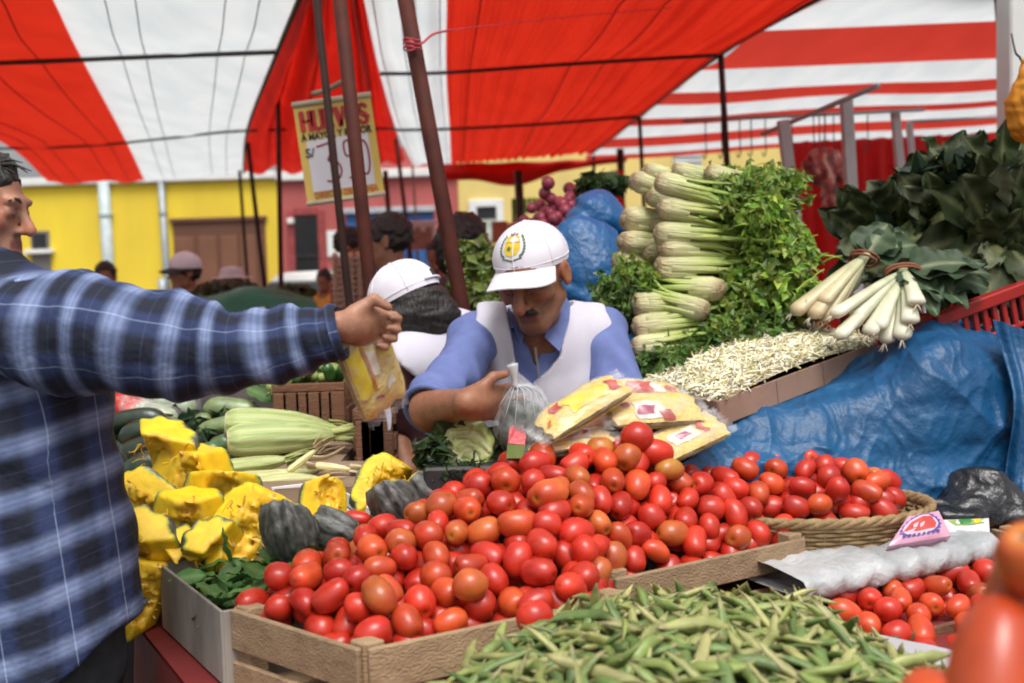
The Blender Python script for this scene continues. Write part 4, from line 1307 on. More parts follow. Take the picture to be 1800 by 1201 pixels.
def body_v(P):
    d = head_sdf(hl2(P) / 1.06, age=1.0, nose=1.12) * 1.06
    d = smin(d, cap(P, nk0 + A3(0, .0, -.03), Hc + A3(.012, .03, -.055), .060, .050), .03)
    d = smin(d, torso_v(P, -.012), .04)
    a = smin(arms_v(P), cap(P, eL, wL, .046, .031), .025)
    a = smin(a, cap(P, eR, wR, .043, .031), .025)
    a = smin(a, hand_sdf(P, wL, vD, vN, 1, (.10, .25, .35, .45), .0, .98, fan=.35), .02)
    a = smin(a, hand_sdf(P, wR, (-.9, -.3, -.15), (-.1, .3, -.95), 1, (.4, .45, .5, .5), .3, 1.0), .02)
    d = smin(d, a, .03)
    d = smin(d, legs_v(P), .05)
    for s in (-1, 1):
        d = smin(d, cap(P, A3(VF[0] + s * .1, 2.99, .05), A3(VF[0] + s * .11, 2.84, .04), .045, .035), .02)
    return d
sdf_part(T, 'body', body_v, A3(-.30, 2.20, -.02), A3(.42, 3.12, 1.68), .0042, m_skin, skin_col(SKB, (Hc, HR, 1.06, .55)))
m_bshirt = pmat('blue_shirt', (.135, .175, .40), (.11, .145, .34), scale=30, rough=.8, bump=.25, bscale=350, bdist=.0015)
def zpx(y): return at(945, y, 2.75)[2]
def xpx(x, y=600): return at(x, y, 2.76)[0]
def shirt_v(P):
    n = .0065 * snoise(P * (1, 1, .7), 13, 41) + .0048 * np.sin((P[:, 0] * .8 + P[:, 2]) * 55 + 3 * np.sin(P[:, 0] * 18))
    d = torso_v(P, .006) + n * .6
    u = unit(eL - sL); t = np.clip((P - sL) @ u / np.linalg.norm(eL - sL), 0, 1)
    fl = .007 * np.sin(t * 24 + P[:, 0] * 20) * t
    s = cap(P, sL, eL + u * -.02, .068, .060) + n + fl
    s = smax(s, (P - (eL - u * .004)) @ u, .01)
    d = smin(d, s, .035)
    u2 = unit(eR - sR)
    s2 = smax(cap(P, sR, eR, .068, .062) + n, (P - eR) @ u2, .01)
    d = smin(d, s2, .035)
    z = [zpx(y) for y in (650, 612, 575, 540)]
    hw = np.interp(P[:, 2], z, [0, .016, .034, .05]); xc = np.interp(P[:, 2], z, [xpx(940), xpx(942), xpx(942), xpx(945)])
    cut = np.maximum(np.abs(P[:, 0] - xc) - hw, P[:, 1] - 2.88)
    d = smax(d, -cut, .005)
    d = smax(d, -cap(P, nk0 + A3(0, -.015, -.01), Hc, .066, .08), .006)
    return smax(d, .82 - P[:, 2], .01)
shirt_o = sdf_part(T, 'shirt', shirt_v, A3(-.32, 2.48, .8), A3(.44, 3.14, 1.52), .0055, m_bshirt)
rc = MB()                                                     # rolled cuff on the bare forearm
u = unit(eL - sL)
for k, (o, r) in enumerate(((-.012, .062), (.002, .065))):
    ctr = eL + u * o - A3(0, 0, .0)
    Rf = frame(u)
    rc.tube([ctr + (Rf[1] * math.cos(a) + Rf[2] * math.sin(a)) * r for a in np.linspace(0, 2 * PI, 30)], .0075, 8)
T.part('rolled_cuff', rc, m_bshirt, smooth=True, parent=shirt_o)
m_vest = pmat('white_vest_cotton', (.62, .595, .67), (.54, .515, .59), scale=9, rough=.85, bump=.3, bscale=240, bdist=.002)
def vest_v(P):
    n = .0065 * np.sin(P[:, 0] * 62 + 4 * np.sin(P[:, 2] * 9) + 2 * np.sin(P[:, 0] * 23)) * np.clip((1.42 - P[:, 2]) * 5, .15, 1) + .004 * snoise(P * (1, 1, .5), 14, 51)
    d = torso_v(P, .029) + n * .8
    z = [zpx(y) for y in (676, 655, 630, 585, 545, 515)]
    xl = np.interp(P[:, 2], z, [xpx(932), xpx(908), xpx(904), xpx(899), xpx(892), xpx(884)])
    xr = np.interp(P[:, 2], z, [xpx(935), xpx(962), xpx(983), xpx(992), xpx(1000), xpx(1004)])
    cut = np.maximum(np.maximum(xl - P[:, 0], P[:, 0] - xr), P[:, 1] - 2.92)
    d = smax(d, -cut, .004)
    za = [zpx(y) for y in (760, 665, 640, 590, 555)]
    al = np.interp(P[:, 2], za, [xpx(815), xpx(830), xpx(831), xpx(826), xpx(838)])
    ar = np.interp(P[:, 2], za, [xpx(1065), xpx(1061), xpx(1069), xpx(1093), xpx(1075)])
    d = smax(d, np.maximum(al - P[:, 0], P[:, 0] - ar), .006)
    d = smax(d, -cap(P, nk0 + A3(0, .02, -.0), nk0 + A3(0, .02, .3), .078, .078), .006)
    return smax(d, .80 - P[:, 2], .01)
sdf_part(T, 'vest', vest_v, A3(-.26, 2.60, .78), A3(.38, 3.16, 1.52), .0050, m_vest)
# collar flaps, zip cord, trousers
cl = MB()
def flap(pts, Ys, th=.006):
    P = np.array([at(*p, y) for p, y in zip(pts, Ys)])
    c = P.mean(0) + (0, -.008, 0)
    n = len(P)
    V = np.concatenate([P, [c], P + (0, th, 0), [c + (0, th, 0)]])
    f = [(i, (i + 1) % n, n) for i in range(n)] + [(n + 1 + (i + 1) % n, n + 1 + i, 2 * n + 1) for i in range(n)] + [((i + 1) % n, i, n + 1 + i, n + 1 + (i + 1) % n) for i in range(n)]
    cl.add(V, f)
flap([(989, 512), (1003, 534), (1001, 562), (984, 618), (957, 593), (966, 565), (972, 538)], [2.84, 2.83, 2.80, 2.755, 2.765, 2.785, 2.82])
flap([(894, 540), (888, 560), (879, 585), (906, 574), (916, 606), (921, 590), (906, 562)], [2.84, 2.81, 2.775, 2.765, 2.755, 2.775, 2.82])
an = np.linspace(.15 * PI, .85 * PI, 20)
G = np.stack([[nk0 + A3(.075 * math.cos(a) * (1 + .1 * t), .01 + .075 * math.sin(a) * (1 + .1 * t), .035 - .05 * t) for t in (0, .5, 1)] for a in an])
cl.grid(G).grid(G + (0, -.004, 0), flip=True)
T.part('collar', cl, m_bshirt, parent=shirt_o)
zp = MB()
for k in range(16):
    p = at(941 + k * .45, 612 + k * 3.4, 2.772)
    zp.box(p, (.0035, .003, .0022), bev=.001)
T.part('zip', zp, pmat('zip_metal', (.45, .43, .42), rough=.35, metal=.7), parent=shirt_o)
st = MB().tube(spline([at(1066, 640, 2.80), at(1078, 646, 2.79), at(1090, 655, 2.79), at(1098, 650, 2.80)], 10), .003, 6)
T.part('vest_tie', st, m_vest, smooth=True)
T.part('trousers', mesh('trousers', *(lambda vf: (vf[0] - T.base, vf[1]))(sdf(lambda P: smax(legs_v(P, .016), .07 - P[:, 2], .01), A3(-.4, 2.7, 0), A3(.5, 3.2, 1.1), .02)), pmat('trouser_grey', (.06, .06, .07), rough=.85)), None)
T.part('shoes', mesh('shoes', *(lambda vf: (vf[0] - T.base, vf[1]))(sdf(lambda P: np.minimum(cap(P, A3(VF[0] - .1, 3.0, .05), A3(VF[0] - .11, 2.82, .04), .05, .042), cap(P, A3(VF[0] + .1, 3.0, .05), A3(VF[0] + .11, 2.82, .04), .05, .042)), A3(-.4, 2.7, -.02), A3(.5, 3.2, .12), .015)), pmat('black_shoe')), None)
make_cap(T, Hc + A3(0, .006, .003), cR, m_cap, (.0915, .112, .092), .080, emblem=True)
face_parts(T, Hc, HR * 1.06, moustache=True)
def hair_v(P):
    Q = hl2(P)
    d = ell(Q, (0, .028, .02), (.080, .092, .085)) + .002 * snoise(Q, 90, 60)
    d = smax(d, -ell(Q, (0, -.10, -.03), (.085, .098, .11)), .01)
    d = smax(d, -.045 - Q[:, 2], .01)
    return smax(d, Q[:, 2] - .05, .01)
sdf_part(T, 'hair', hair_v, Hc - .15, Hc + .15, .006, pmat('grey_hair', (.05, .043, .04), (.025, .02, .018), scale=120, rough=.6, bump=.5, bscale=200))

# ------------------------------------------------------------------ the bending woman in a white cap
Yw = 3.05
T = Thing('person', 'bending woman seen from behind in a white cap, dark hair and maroon dress', 'person', (at(745, 700, 3.15)[0], 3.15, 0))
Hc = at(716, 548, Yw)
wy = math.radians(-112)
HR3 = rot_head(wy, math.radians(22))
cR3 = rot_head(wy, math.radians(26))
sh1, sh2 = at(712, 640, 2.98), at(805, 610, 3.22)
hipw = at(735, 860, 3.15)
e1, w1 = at(692, 745, 3.02), at(716, 830, 2.96)
def torso_w(P, o=0):
    d = cap(P, sh1 + A3(.02, .02, 0), sh2, .075 + o, .08 + o)
    d = smin(d, cap(P, (sh1 + sh2) / 2 + A3(0, .04, -.05), hipw, .14 + o, .165 + o), .08)
    return d
def leg_w(P, o=0):
    d = cap(P, hipw, A3(hipw[0] - .02, 3.12, .1), .12 + o, .06 + o)
    return smin(d, cap(P, hipw + A3(.05, .1, 0), A3(hipw[0] + .06, 3.24, .1), .12 + o, .06 + o), .05)
def body_w(P):
    d = head_sdf((P - Hc) @ HR3.T)
    d = smin(d, cap(P, Hc + A3(.03, .02, -.05), (sh1 + sh2) / 2 + A3(0, 0, .02), .052, .06), .03)
    d = smin(d, torso_w(P, -.015), .05)
    a = smin(cap(P, sh1, e1, .05, .042), cap(P, e1, w1, .04, .029), .02)
    a = smin(a, hand_sdf(P, w1, (-.5, -.5, -.6), (.3, .4, -.5), 1, (.5, .6, .6, .6), .3, .92), .02)
    d = smin(d, a, .04)
    d = smin(d, leg_w(P, -.02), .05)
    for s in (0, 1):
        d = smin(d, cap(P, A3(hipw[0] - .02 + .08 * s, 3.12 + .12 * s, .05), A3(hipw[0] - .17 + .08 * s, 3.12 + .12 * s, .04), .042, .034), .02)
    return d
sdf_part(T, 'body', body_w, A3(-.66, 2.6, -.02), A3(.05, 3.42, 1.62), .007, m_skin, skin_col(SKB, (Hc, HR3, 1, 0)))
m_maroon = pmat('maroon_print', (.085, .012, .016), (.030, .008, .010), scale=34, rough=.85, bump=.2, bscale=120)
def dress_w(P):
    n = .006 * snoise(P * (1, 1, .5), 11, 71)
    d = torso_w(P, .008) + n
    u = unit(e1 - sh1)
    d = smin(d, smax(cap(P, sh1, e1, .066, .06) + n, (P - e1) @ u, .01), .04)
    d = smin(d, leg_w(P, .015) + n, .06)
    d = smax(d, -cap(P, (sh1 + sh2) / 2 + A3(0, 0, .04), Hc, .068, .08), .01)
    return smax(d, .35 - P[:, 2], .02)
sdf_part(T, 'dress', dress_w, A3(-.64, 2.72, .33), A3(.08, 3.42, 1.48), .009, m_maroon)
def bib_w(P):
    d = torso_w(P, .022) + .006 * snoise(P * (1, 1, .6), 12, 72)
    d = smin(d, cap(P, sh1 + A3(-.01, 0, .005), sh1 + A3(.0, -.01, -.01), .076), .03)
    zc = np.interp(P[:, 0], [at(690, 640, 3)[0], at(745, 650, 3)[0], at(800, 660, 3)[0]], [at(690, 620, 2.98)[2], at(745, 668, 2.98)[2], at(800, 720, 2.98)[2]])
    d = smax(d, zc - P[:, 2], .01)
    return smax(d, -cap(P, (sh1 + sh2) / 2 + A3(-.01, 0, .05), Hc, .085, .09), .01)
sdf_part(T, 'bib', bib_w, A3(-.50, 2.78, 1.05), A3(.06, 3.42, 1.52), .008, m_vest)
make_cap(T, Hc + A3(0, 0, .004), cR3, m_cap, (.091, .108, .095), .07, strap=True)
bunc = at(768, 560, 3.05)
def hair_w(P):
    Q = (P - Hc) @ HR3.T
    d = ell(Q, (0, .02, .0), (.094, .10, .085))
    d = smin(d, ell(P, bunc, (.070, .07, .062)), .05)
    d = smin(d, ell(P, bunc + A3(-.055, -.02, -.03), (.075, .06, .07)), .05)
    d = d + .004 * snoise(P * (.7, .7, 2), 22, 81) + .0016 * snoise(P * (.5, .5, 3), 60, 82)
    return smax(d, -ell(Q, (0, -.11, -.04), (.072, .085, .12)), .01)
sdf_part(T, 'hair', hair_w, Hc - A3(.2, .2, .2), Hc + A3(.24, .2, .17), .006, m_hair)
face_parts(T, Hc, HR3)
tie = MB()
P_ = spline([at(672, 690, 2.80), at(680, 715, 2.79), at(684, 740, 2.79), at(684, 756, 2.79)], 10)
G = np.stack([P_ + A3(w * (.022 - .018 * 0), 0, 0) * np.linspace(1, .25, 10)[:, None] + A3(0, .006 * math.sin(w * 6), 0) for w in np.linspace(-.6, .6, 7)])
tie.grid(G).grid(G + (0, .002, 0), flip=True)
T.part('apron_tie', tie, m_vest, smooth=True)
# ------------------------------------------------------------------ stall furniture: tables, boards, crates
m_redcloth = pmat('table_red_plastic', (.21, .028, .026), (.17, .02, .02), scale=5, rough=.5, bump=.2, bscale=20)
m_wood = pmat('table_wood', (.24, .15, .085), (.15, .09, .05), scale=6, rough=.75, bump=.4, bscale=40, stretch=(1, 8, 8))
m_darkcloth = pmat('dark_table_cloth', (.035, .03, .03), (.06, .05, .045), scale=6, rough=.9, bump=.4, bscale=14)
def poly_table(label, poly, z, mat, drop=.3, th=.03, legs=True):
    c = np.mean(np.array(poly), 0)
    T = Thing('market_table', label, 'table', (c[0], c[1], 0), 'tables of the vegetable stall')
    n = len(poly)
    V = [(p[0], p[1], z) for p in poly] + [(p[0], p[1], z - th) for p in poly]
    f = [list(range(n)), list(range(n, 2 * n))[::-1]] + [(i, n + i, n + (i + 1) % n, (i + 1) % n) for i in range(n)]
    T.part('table_top', MB().add(V, f), mat)
    sk = MB()
    for i in range(n):
        a, b = np.array(poly[i]), np.array(poly[(i + 1) % n])
        k = 24
        t = np.linspace(0, 1, k)
        nrm = unit(np.array([(b - a)[1], -(b - a)[0]]))
        base = a[None] + (b - a)[None] * t[:, None]
        G = np.stack([np.concatenate([base + nrm[None] * (.004 + .02 * w + .012 * w * np.sin(t * 40)[:, None]), np.full((k, 1), z - .002 - drop * w)], 1) for w in np.linspace(0, 1, 6)], 1)
        sk.grid(G)
    T.part('table_cover', sk, mat, smooth=True)
    if legs:
        for p in poly:
            q = np.array(p) * .9 + c * .1
            T.part('leg', MB().box((q[0], q[1], (z - th) / 2), (.03, .03, (z - th) / 2), bev=.004), m_wood)
    return T
TZ = .78
a_, b_ = onz(240, 1096, TZ), onz(325, 1201, TZ)
far = a_ + (b_ - a_) * 2.6
poly_table('table with dark red plastic cover under the tomato crates and the carton', [a_[:2], far[:2], (.75, .95), (1.45, 1.5), (1.30, 2.62), (.1, 2.42), (-.68, 2.72)], TZ, m_redcloth)
poly_table('raised table behind the squash carrying corn and cucumbers', [(-1.35, 2.5), (-.36, 2.5), (-.36, 2.84), (-.46, 2.86), (-.46, 3.75), (-1.5, 3.75)], 1.02, pmat('cardboard', (.28, .19, .125), (.22, .145, .095), scale=9, rough=.85, bump=.15), .25)
poly_table('narrow dark shelf before the stallholder under bag and packets', [(-.20, 2.36), (.26, 2.36), (.30, 2.60), (-.20, 2.60)], 1.075, m_darkcloth, .28, .02, legs=False)

m_crate = pmat('crate_wood', (.40, .27, .155), (.28, .18, .10), scale=5, rough=.75, bump=.5, bscale=30, stretch=(1.2, 9, 9), rand=.12)
m_crate2 = pmat('crate_wood_brown', (.20, .085, .04), (.13, .055, .027), scale=5, rough=.75, bump=.5, bscale=30, stretch=(1.2, 9, 9), rand=.12)
def crate(label, o, ux, lx, uy, ly, zt, slats, mat, post=.032, th=.011, group='wooden crates on the stall', bottom=True, vertical=False):
    """o: front corner on the top rim; ux, uy: directions of the two sides; slats: [(drop, height)] under the rim"""
    ux, uy = unit((*ux, 0)), unit((*uy, 0))
    o = np.array([o[0], o[1], zt])
    H = max(d + h for d, h in slats)
    T = Thing('wooden_crate', label, 'crate', o + ux * lx / 2 + uy * ly / 2 - (0, 0, H), group)
    rr_ = random.Random(int(abs(o[0]) * 1e4))
    for base, d, L, nn in ((o, ux, lx, -uy), (o + uy * ly, ux, lx, uy), (o, uy, ly, -ux), (o + ux * lx, uy, ly, ux)):
        for (dr, h) in slats:
            w1, w2 = rr_.uniform(-.002, .002), rr_.uniform(-.002, .002)
            mb = MB().beam(base + d * .003 + nn * th * .5 - (0, 0, dr + h / 2 + w1), base + d * (L - .003) + nn * th * .5 - (0, 0, dr + h / 2 + w2), th, h, bev=.0025)
            T.part('plank', mb, mat)
    for i in (0, 1):
        for j in (0, 1):
            c = o + ux * (lx * i + (.5 - i) * post * 1.05) + uy * (ly * j + (.5 - j) * post * 1.05)
            T.part('post', MB().box(c - (0, 0, H / 2 - .004), (post / 2, post / 2, H / 2 + .003), np.array([ux, uy, (0, 0, 1)]), .003), mat)
    if bottom:
        n = 4
        for k in range(n):
            c = o + ux * lx / 2 + uy * ly * (k + .5) / n - (0, 0, H - .006)
            T.part('plank', MB().box(c, (lx / 2 - .004, ly / n / 2 - .008, .005), np.array([ux, uy, (0, 0, 1)]), .002), mat)
    return T
CT = .92
AL, AC, AR = onz(412, 1070, CT), onz(640, 1140, CT), onz(930, 1080, CT)
uA = (AR - AC)[:2] / np.linalg.norm(AR - AC); vA = (AL - AC)[:2] / np.linalg.norm(AL - AC)
lA = np.linalg.norm(AL - AC)
crate('pale wooden crate with split corner, nearest the green pods, full of tomatoes', AC, uA, .50, vA, lA, CT, [(0, .072), (.090, .05)], m_crate, post=.036)
BL, BR = onz(1075, 1012, CT), onz(1412, 942, CT)
uB = (BR - BL)[:2] / np.linalg.norm(BR - BL); vB = np.array([-uB[1], uB[0]])
crate('weathered brown crate behind the green pods, with tomatoes heaped above its rim', BL, uB, np.linalg.norm(BR - BL), vB, .33, CT, [(.004, .058), (.092, .048)], pmat('crate_wood_grey', (.40, .27, .155), (.27, .175, .10), scale=5, rough=.8, bump=.5, bscale=30, stretch=(1.2, 9, 9), rand=.12), post=.038)

# carton with green leaves
m_carton = pmat('carton_grey', (.40, .36, .31), (.19, .16, .135), scale=9, rough=.85, bump=.2, stretch=(1, 1, .35))
cA = onz(282, 990, CT)
cB = A3(*(AL[:2] - uA * .022 - vA * .0), CT)
cC = onz(478, 968, CT)
uC = (cB - cA)[:2] / np.linalg.norm(cB - cA); wC = uA
T = Thing('carton', 'open grey cardboard carton of green leaves beside the pale tomato crate', 'box', ((cA + cB) / 2) * (1, 1, 0) + (0, 0, TZ))
lc, wc = np.linalg.norm(cB - cA), .36
corn_ = [cA[:2], cB[:2], cB[:2] + wC * wc, cA[:2] + wC * wc]
for i in range(4):
    p, q = corn_[i], corn_[(i + 1) % 4]
    T.part('side_panel', MB().beam((*p, (CT + TZ) / 2 + .002), (*q, (CT + TZ) / 2 + .002), .006, CT - TZ - .004, bev=.002), m_carton)
T.part('base_panel', MB().add([(*p, TZ + .004) for p in corn_], [(0, 1, 2, 3)]), m_carton)
CCEN = sum(np.array(p) for p in corn_) / 4

# ------------------------------------------------------------------ tomatoes
def tomato_mesh(i):
    g_ = np.random.default_rng(100 + i)
    nu, nv = 18, 15
    th = np.linspace(0, PI, nv)
    ph = np.linspace(0, 2 * PI, nu, endpoint=False)
    rx, rz = .0262 * g_.uniform(.95, 1.07), .0345 * g_.uniform(.90, 1.14)
    if i % 4 == 3: rx, rz = .0295, .0285
    V = []
    for t in th:
        for p in ph:
            s = math.sin(t) ** .86
            lob = 1 + .035 * math.cos(p * 3 + i) * max(0, math.cos(t)) ** .5 + .03 * math.sin(2 * p + i * 2)
            x, y, z = rx * s * lob * math.cos(p), rx * s * lob * math.sin(p), rz * math.cos(t)
            if t < .5: z -= .006 * (1 - t / .5) ** 1.5
            z += .06 * z * z / rz * g_.uniform(.9, 1.1) * (1 if i % 2 else -1)
            V.append((x + .003 * math.sin(z * 60 + i), y, z))
    V = np.array(V)
    f = []
    for a in range(nv - 1):
        for b in range(nu):
            c = (b + 1) % nu
            f.append((a * nu + b, (a + 1) * nu + b, (a + 1) * nu + c, a * nu + c))
    col = np.ones((len(V), 3))
    tz = np.repeat(th, nu)
    col = np.where((tz < .13)[:, None], (.42, .9, .9), np.where((tz < .36)[:, None], (1.08, 1.6, 1.2), np.where((tz > 2.95)[:, None], (.55, .8, .8), col)))
    return V, f, col
def tomato_mat(name, c1, c2, rand=.20, hue=.010):
    m = pmat(name, (1, 1, 1), vc=True, scale=22, var=.22, rough=.33, coat=.10, bump=.2, bscale=38, rand=rand, hue=hue, sss=.08, bdist=.002)
    t = m.node_tree                                   # tint the whole fruit, with a paler shoulder
    L = t.links
    b = t.nodes['Principled BSDF']
    src = b.inputs['Base Color'].links[0].from_socket
    tc = t.nodes.new('ShaderNodeTexCoord')
    nz = t.nodes.new('ShaderNodeTexNoise'); nz.inputs['Scale'].default_value = 14
    oi = t.nodes.new('ShaderNodeObjectInfo')
    ad = t.nodes.new('ShaderNodeVectorMath'); ad.operation = 'ADD'
    L.new(tc.outputs['Object'], ad.inputs[0]); L.new(oi.outputs['Location'], ad.inputs[1])
    L.new(ad.outputs[0], nz.inputs['Vector'])
    rp = t.nodes.new('ShaderNodeValToRGB')
    rp.color_ramp.elements[0].position, rp.color_ramp.elements[1].position = .40, .68
    rp.color_ramp.elements[0].color = (*c1, 1); rp.color_ramp.elements[1].color = (*c2, 1)
    L.new(nz.outputs[0], rp.inputs[0])
    mu = t.nodes.new('ShaderNodeVectorMath'); mu.operation = 'MULTIPLY'
    L.new(rp.outputs[0], mu.inputs[0]); L.new(src, mu.inputs[1])
    L.new(mu.outputs[0], b.inputs['Base Color'])
    return m
tm = [tomato_mat('tomato_red', (.55, .034, .014), (.43, .018, .010)), tomato_mat('tomato_orange', (.58, .08, .018), (.50, .042, .014)),
      tomato_mat('tomato_pale', (.52, .12, .025), (.46, .055, .018)), tomato_mat('tomato_green', (.44, .22, .035), (.50, .13, .025))]
TOM = []
for i in range(8):
    V, f, c = tomato_mesh(i)
    TOM.append([mesh('tomato', V, f, m, True, col=c) for m in tm])
def rand_rot(g_, nrm=None, lay=.8):
    ax = g_.normal(size=3)
    if nrm is not None:
        ax = ax - np.asarray(nrm) * (ax @ nrm) * lay
    z = unit(ax)
    x = unit(np.cross(z, g_.normal(size=3)))
    return np.array([x, np.cross(z, x), z]).T
def ruled(Fp, Rp, n=60, m=16, bulge=.02, back=.3):
    A_, B_ = spline(Fp, n), spline(Rp, n)
    s = np.linspace(0, 1 + back, m)
    G = A_[:, None] * (1 - s)[None, :, None] + B_[:, None] * s[None, :, None]
    over = np.maximum(0, s - 1)
    G[..., 2] += (bulge * np.sin(np.clip(s, 0, 1) * PI))[None]
    G[..., 2] = np.where(s[None] > 1, B_[:, None, 2] - (over * over * 1.6 + over * .15)[None], G[..., 2])
    return G
def surf_pick(G, d, n, seed, pts0=None, jit=0):
    g_ = np.random.default_rng(seed)
    nu, nv = G.shape[:2]
    d00 = G[:-1, :-1]
    area = np.linalg.norm(np.cross(G[1:, :-1] - d00, G[:-1, 1:] - d00), axis=2)
    pr = (area / area.sum()).ravel()
    pts = list(pts0) if pts0 is not None else []
    out, nr = [], []
    idx = g_.choice(len(pr), size=n * 40, p=pr)
    for k in idx:
        i, j = divmod(k, nv - 1)
        a, b = g_.random(2)
        p = (G[i, j] * (1 - a) + G[i + 1, j] * a) * (1 - b) + (G[i, j + 1] * (1 - a) + G[i + 1, j + 1] * a) * b
        if pts and np.min(((np.array(pts) - p) ** 2).sum(1)) < d * d:
            continue
        nn = unit(np.cross(G[i + 1, j] - G[i, j], G[i, j + 1] - G[i, j]))
        if nn[2] < 0: nn = -nn
        pts.append(p); out.append(p + nn * g_.uniform(-jit, jit)); nr.append(nn)
        if len(out) >= n: break
    return np.array(out), np.array(nr)
def inA(s, t, z=.922): return A3(*(AC[:2] + uA * s + vA * t), z)
def inB(s, t, z=.925): return A3(*(BL[:2] + uB * s + vB * t), z)
LBB = np.linalg.norm(BR - BL)
FR = [inA(.045, lA - .04), inA(.045, lA * .55), inA(.052, .055), inA(.12, .045), inA(.22, .045), inA(.31, .045), onz(960, 1072, .935), onz(1035, 1030, .94), inB(.04, .04), inB(LBB * .5, .04), inB(LBB - .05, .045), onz(1465, 893, .965), onz(1570, 866, .98)]
RG = [at(440, 1062, 1.95), at(505, 1012, 2.0), at(600, 962, 2.08), at(690, 918, 2.15), at(760, 880, 2.22), at(830, 842, 2.29), at(900, 812, 2.34), at(1000, 790, 2.38), at(1110, 782, 2.42), at(1225, 834, 2.50), at(1370, 794, 2.62), at(1450, 804, 2.64), at(1575, 866, 2.62)]
G1 = ruled(FR, RG, bulge=.028)
P1, N1 = surf_pick(G1, .0510, 275, 11, jit=.007)
bc = at(1425, 930, 2.5)
ok = ~((P1[:, 0] > at(1405, 930, 2.3)[0]) & (P1[:, 2] < 1.0) & (((P1[:, 0] - bc[0]) / .232) ** 2 + ((P1[:, 1] - 2.5) / .152) ** 2 > 1))
P1, N1 = P1[ok], N1[ok]
gt = np.random.default_rng(5)
LT = {'crate': ('red plum tomato heaped in the two wooden crates', 'plum tomatoes heaped in the wooden crates'),
      'basket': ('red tomato in the round wicker basket', 'tomatoes in the wicker basket'),
      'low': ('shaded red tomato in the low crate under the white wrapped board', 'tomatoes in the low crate'),
      'near': ('large blurred orange red tomato close to the camera at the picture\'s right edge', 'large tomatoes close to the camera')}
def put_tomato(p, R, mi, grp, sc_=1.0, label=None):
    o = link('tomato', TOM[gt.integers(0, 8)][mi], loc=p, rot=R, scale=sc_)
    tag(o, label or LT[grp][0], 'tomato', None if label else LT[grp][1])
    return o
for p, n in zip(P1, N1):
    r = gt.random()
    mi = 0 if r < .66 else 1 if r < .88 else 2
    pxs = 900 + (p[0] / p[1]) * F
    where = 'round wicker basket' if pxs > 1430 else 'brown crate behind the pods' if pxs > 1060 else 'pale split crate' if pxs < 800 else 'tall middle of the heap'
    put_tomato(p, rand_rot(gt, n, .75), mi, 'basket' if pxs > 1430 else 'crate', gt.uniform(.84, 1.04))
    LAST = COL.objects[-1]
    tag(LAST, ('red', 'orange red', 'pale orange')[mi] + ' plum tomato in the ' + where, None, 'plum tomatoes in the ' + where)
# a few that stand out
for (x, y, Y, mi, sc_, lb) in ((1052, 792, 2.36, 3, 1.05, 'half green tomato standing upright on top of the heap, below the noodle packets'),
                          (1118, 768, 2.36, 0, 1.15, 'deep red tomato topping the whole heap, before the noodle packets'),
                          (1152, 795, 2.37, 0, 1.1, 'long red tomato leaning against the topmost one of the heap'),
                          (1103, 803, 2.34, 2, 1.05, 'orange tomato beside the half green upright one'),
                          (1176, 826, 2.36, 3, .95, 'yellow tomato at the saddle between the two heaps'),
                          (965, 868, 2.10, 2, 1.1, 'dull orange tomato standing out on the upper slope of the heap'),
                          (828, 1028, 1.83, 2, 1.0, 'pale orange tomato lying over the front plank of the pale crate'),
                          (668, 1048, 1.80, 2, .95, 'large pale orange tomato above the split corner of the pale crate'),
                          (940, 1088, 1.72, 0, 1.0, 'red tomato rolled out onto the green pods'),
                          (626, 912, 2.30, 0, .8, 'small red tomato alone among the dark squash rinds')):
    put_tomato(at(x, y, Y), rand_rot(gt, (0, -.5, .8), .9) if lb[:4] != 'half' else np.eye(3), mi, 'crate', sc_, lb)
def tomato_mass(name, G, d, n, seed, off, label):
    P, Nn = surf_pick(G - np.array([0, 0, off]), d, n, seed)
    mb = MB()
    g_ = np.random.default_rng(seed)
    for p, nn in zip(P, Nn):
        V, f, c = tomato_mesh(int(g_.integers(0, 3)))
        mb.add(V @ rand_rot(g_, nn).T + p, f, 0, c)
    return single(name, mb, tm[0], label, 'tomatoes', kind='stuff')
tomato_mass('tomato_heap', G1, .050, 260, 12, .042, 'red tomatoes filling the heap under the topmost layer')
lw = [at(1478, 1078, 2.09), at(1560, 1128, 2.03), at(1650, 1150, 2.01), at(1740, 1150, 2.02), at(1790, 1140, 2.05)]
lr = [at(1480, 1046, 2.21), at(1560, 1030, 2.26), at(1650, 1010, 2.32), at(1720, 996, 2.36), at(1800, 990, 2.40)]
G2 = ruled(lw, lr, bulge=.02, back=.25)
P2, N2 = surf_pick(G2, .050, 58, 21, jit=.006)
for p, n in zip(P2, N2):
    put_tomato(p, rand_rot(gt, n), int(gt.choice([0, 0, 0, 1, 1, 2])), 'low', gt.uniform(.85, 1.0))
tomato_mass('tomato_heap', G2, .05, 50, 22, .045, 'red tomatoes deeper down in the low crate')
for (x, y, Y, s, mi, lb) in ((1812, 990, .84, 1.0, 2, 'topmost of the large blurred tomatoes at the right picture edge'),
                     (1800, 1068, .86, 1.2, 2, 'blurred orange tomato under the topmost one at the right edge'),
                     (1745, 1190, .82, 1.35, 1, 'largest blurred tomato, lowest at the right bottom corner'),
                     (1762, 1110, .92, .9, 2, 'blurred tomato peeping between the largest one and the low crate'),
                     (1812, 1150, .84, 1.2, 2, 'blurred pale tomato cut by the right picture edge'),
                     (1700, 1275, .82, 1.3, 1, 'blurred tomato mostly below the picture edge, under the largest one'),
                     (1790, 1265, .84, 1.3, 1, 'blurred tomato in the extreme right bottom corner')):
    put_tomato(at(x, y, Y), rand_rot(gt), mi, 'near', (s * .95, s * .95, s * 1.25), lb)
c = at(1800, 1300, .80)
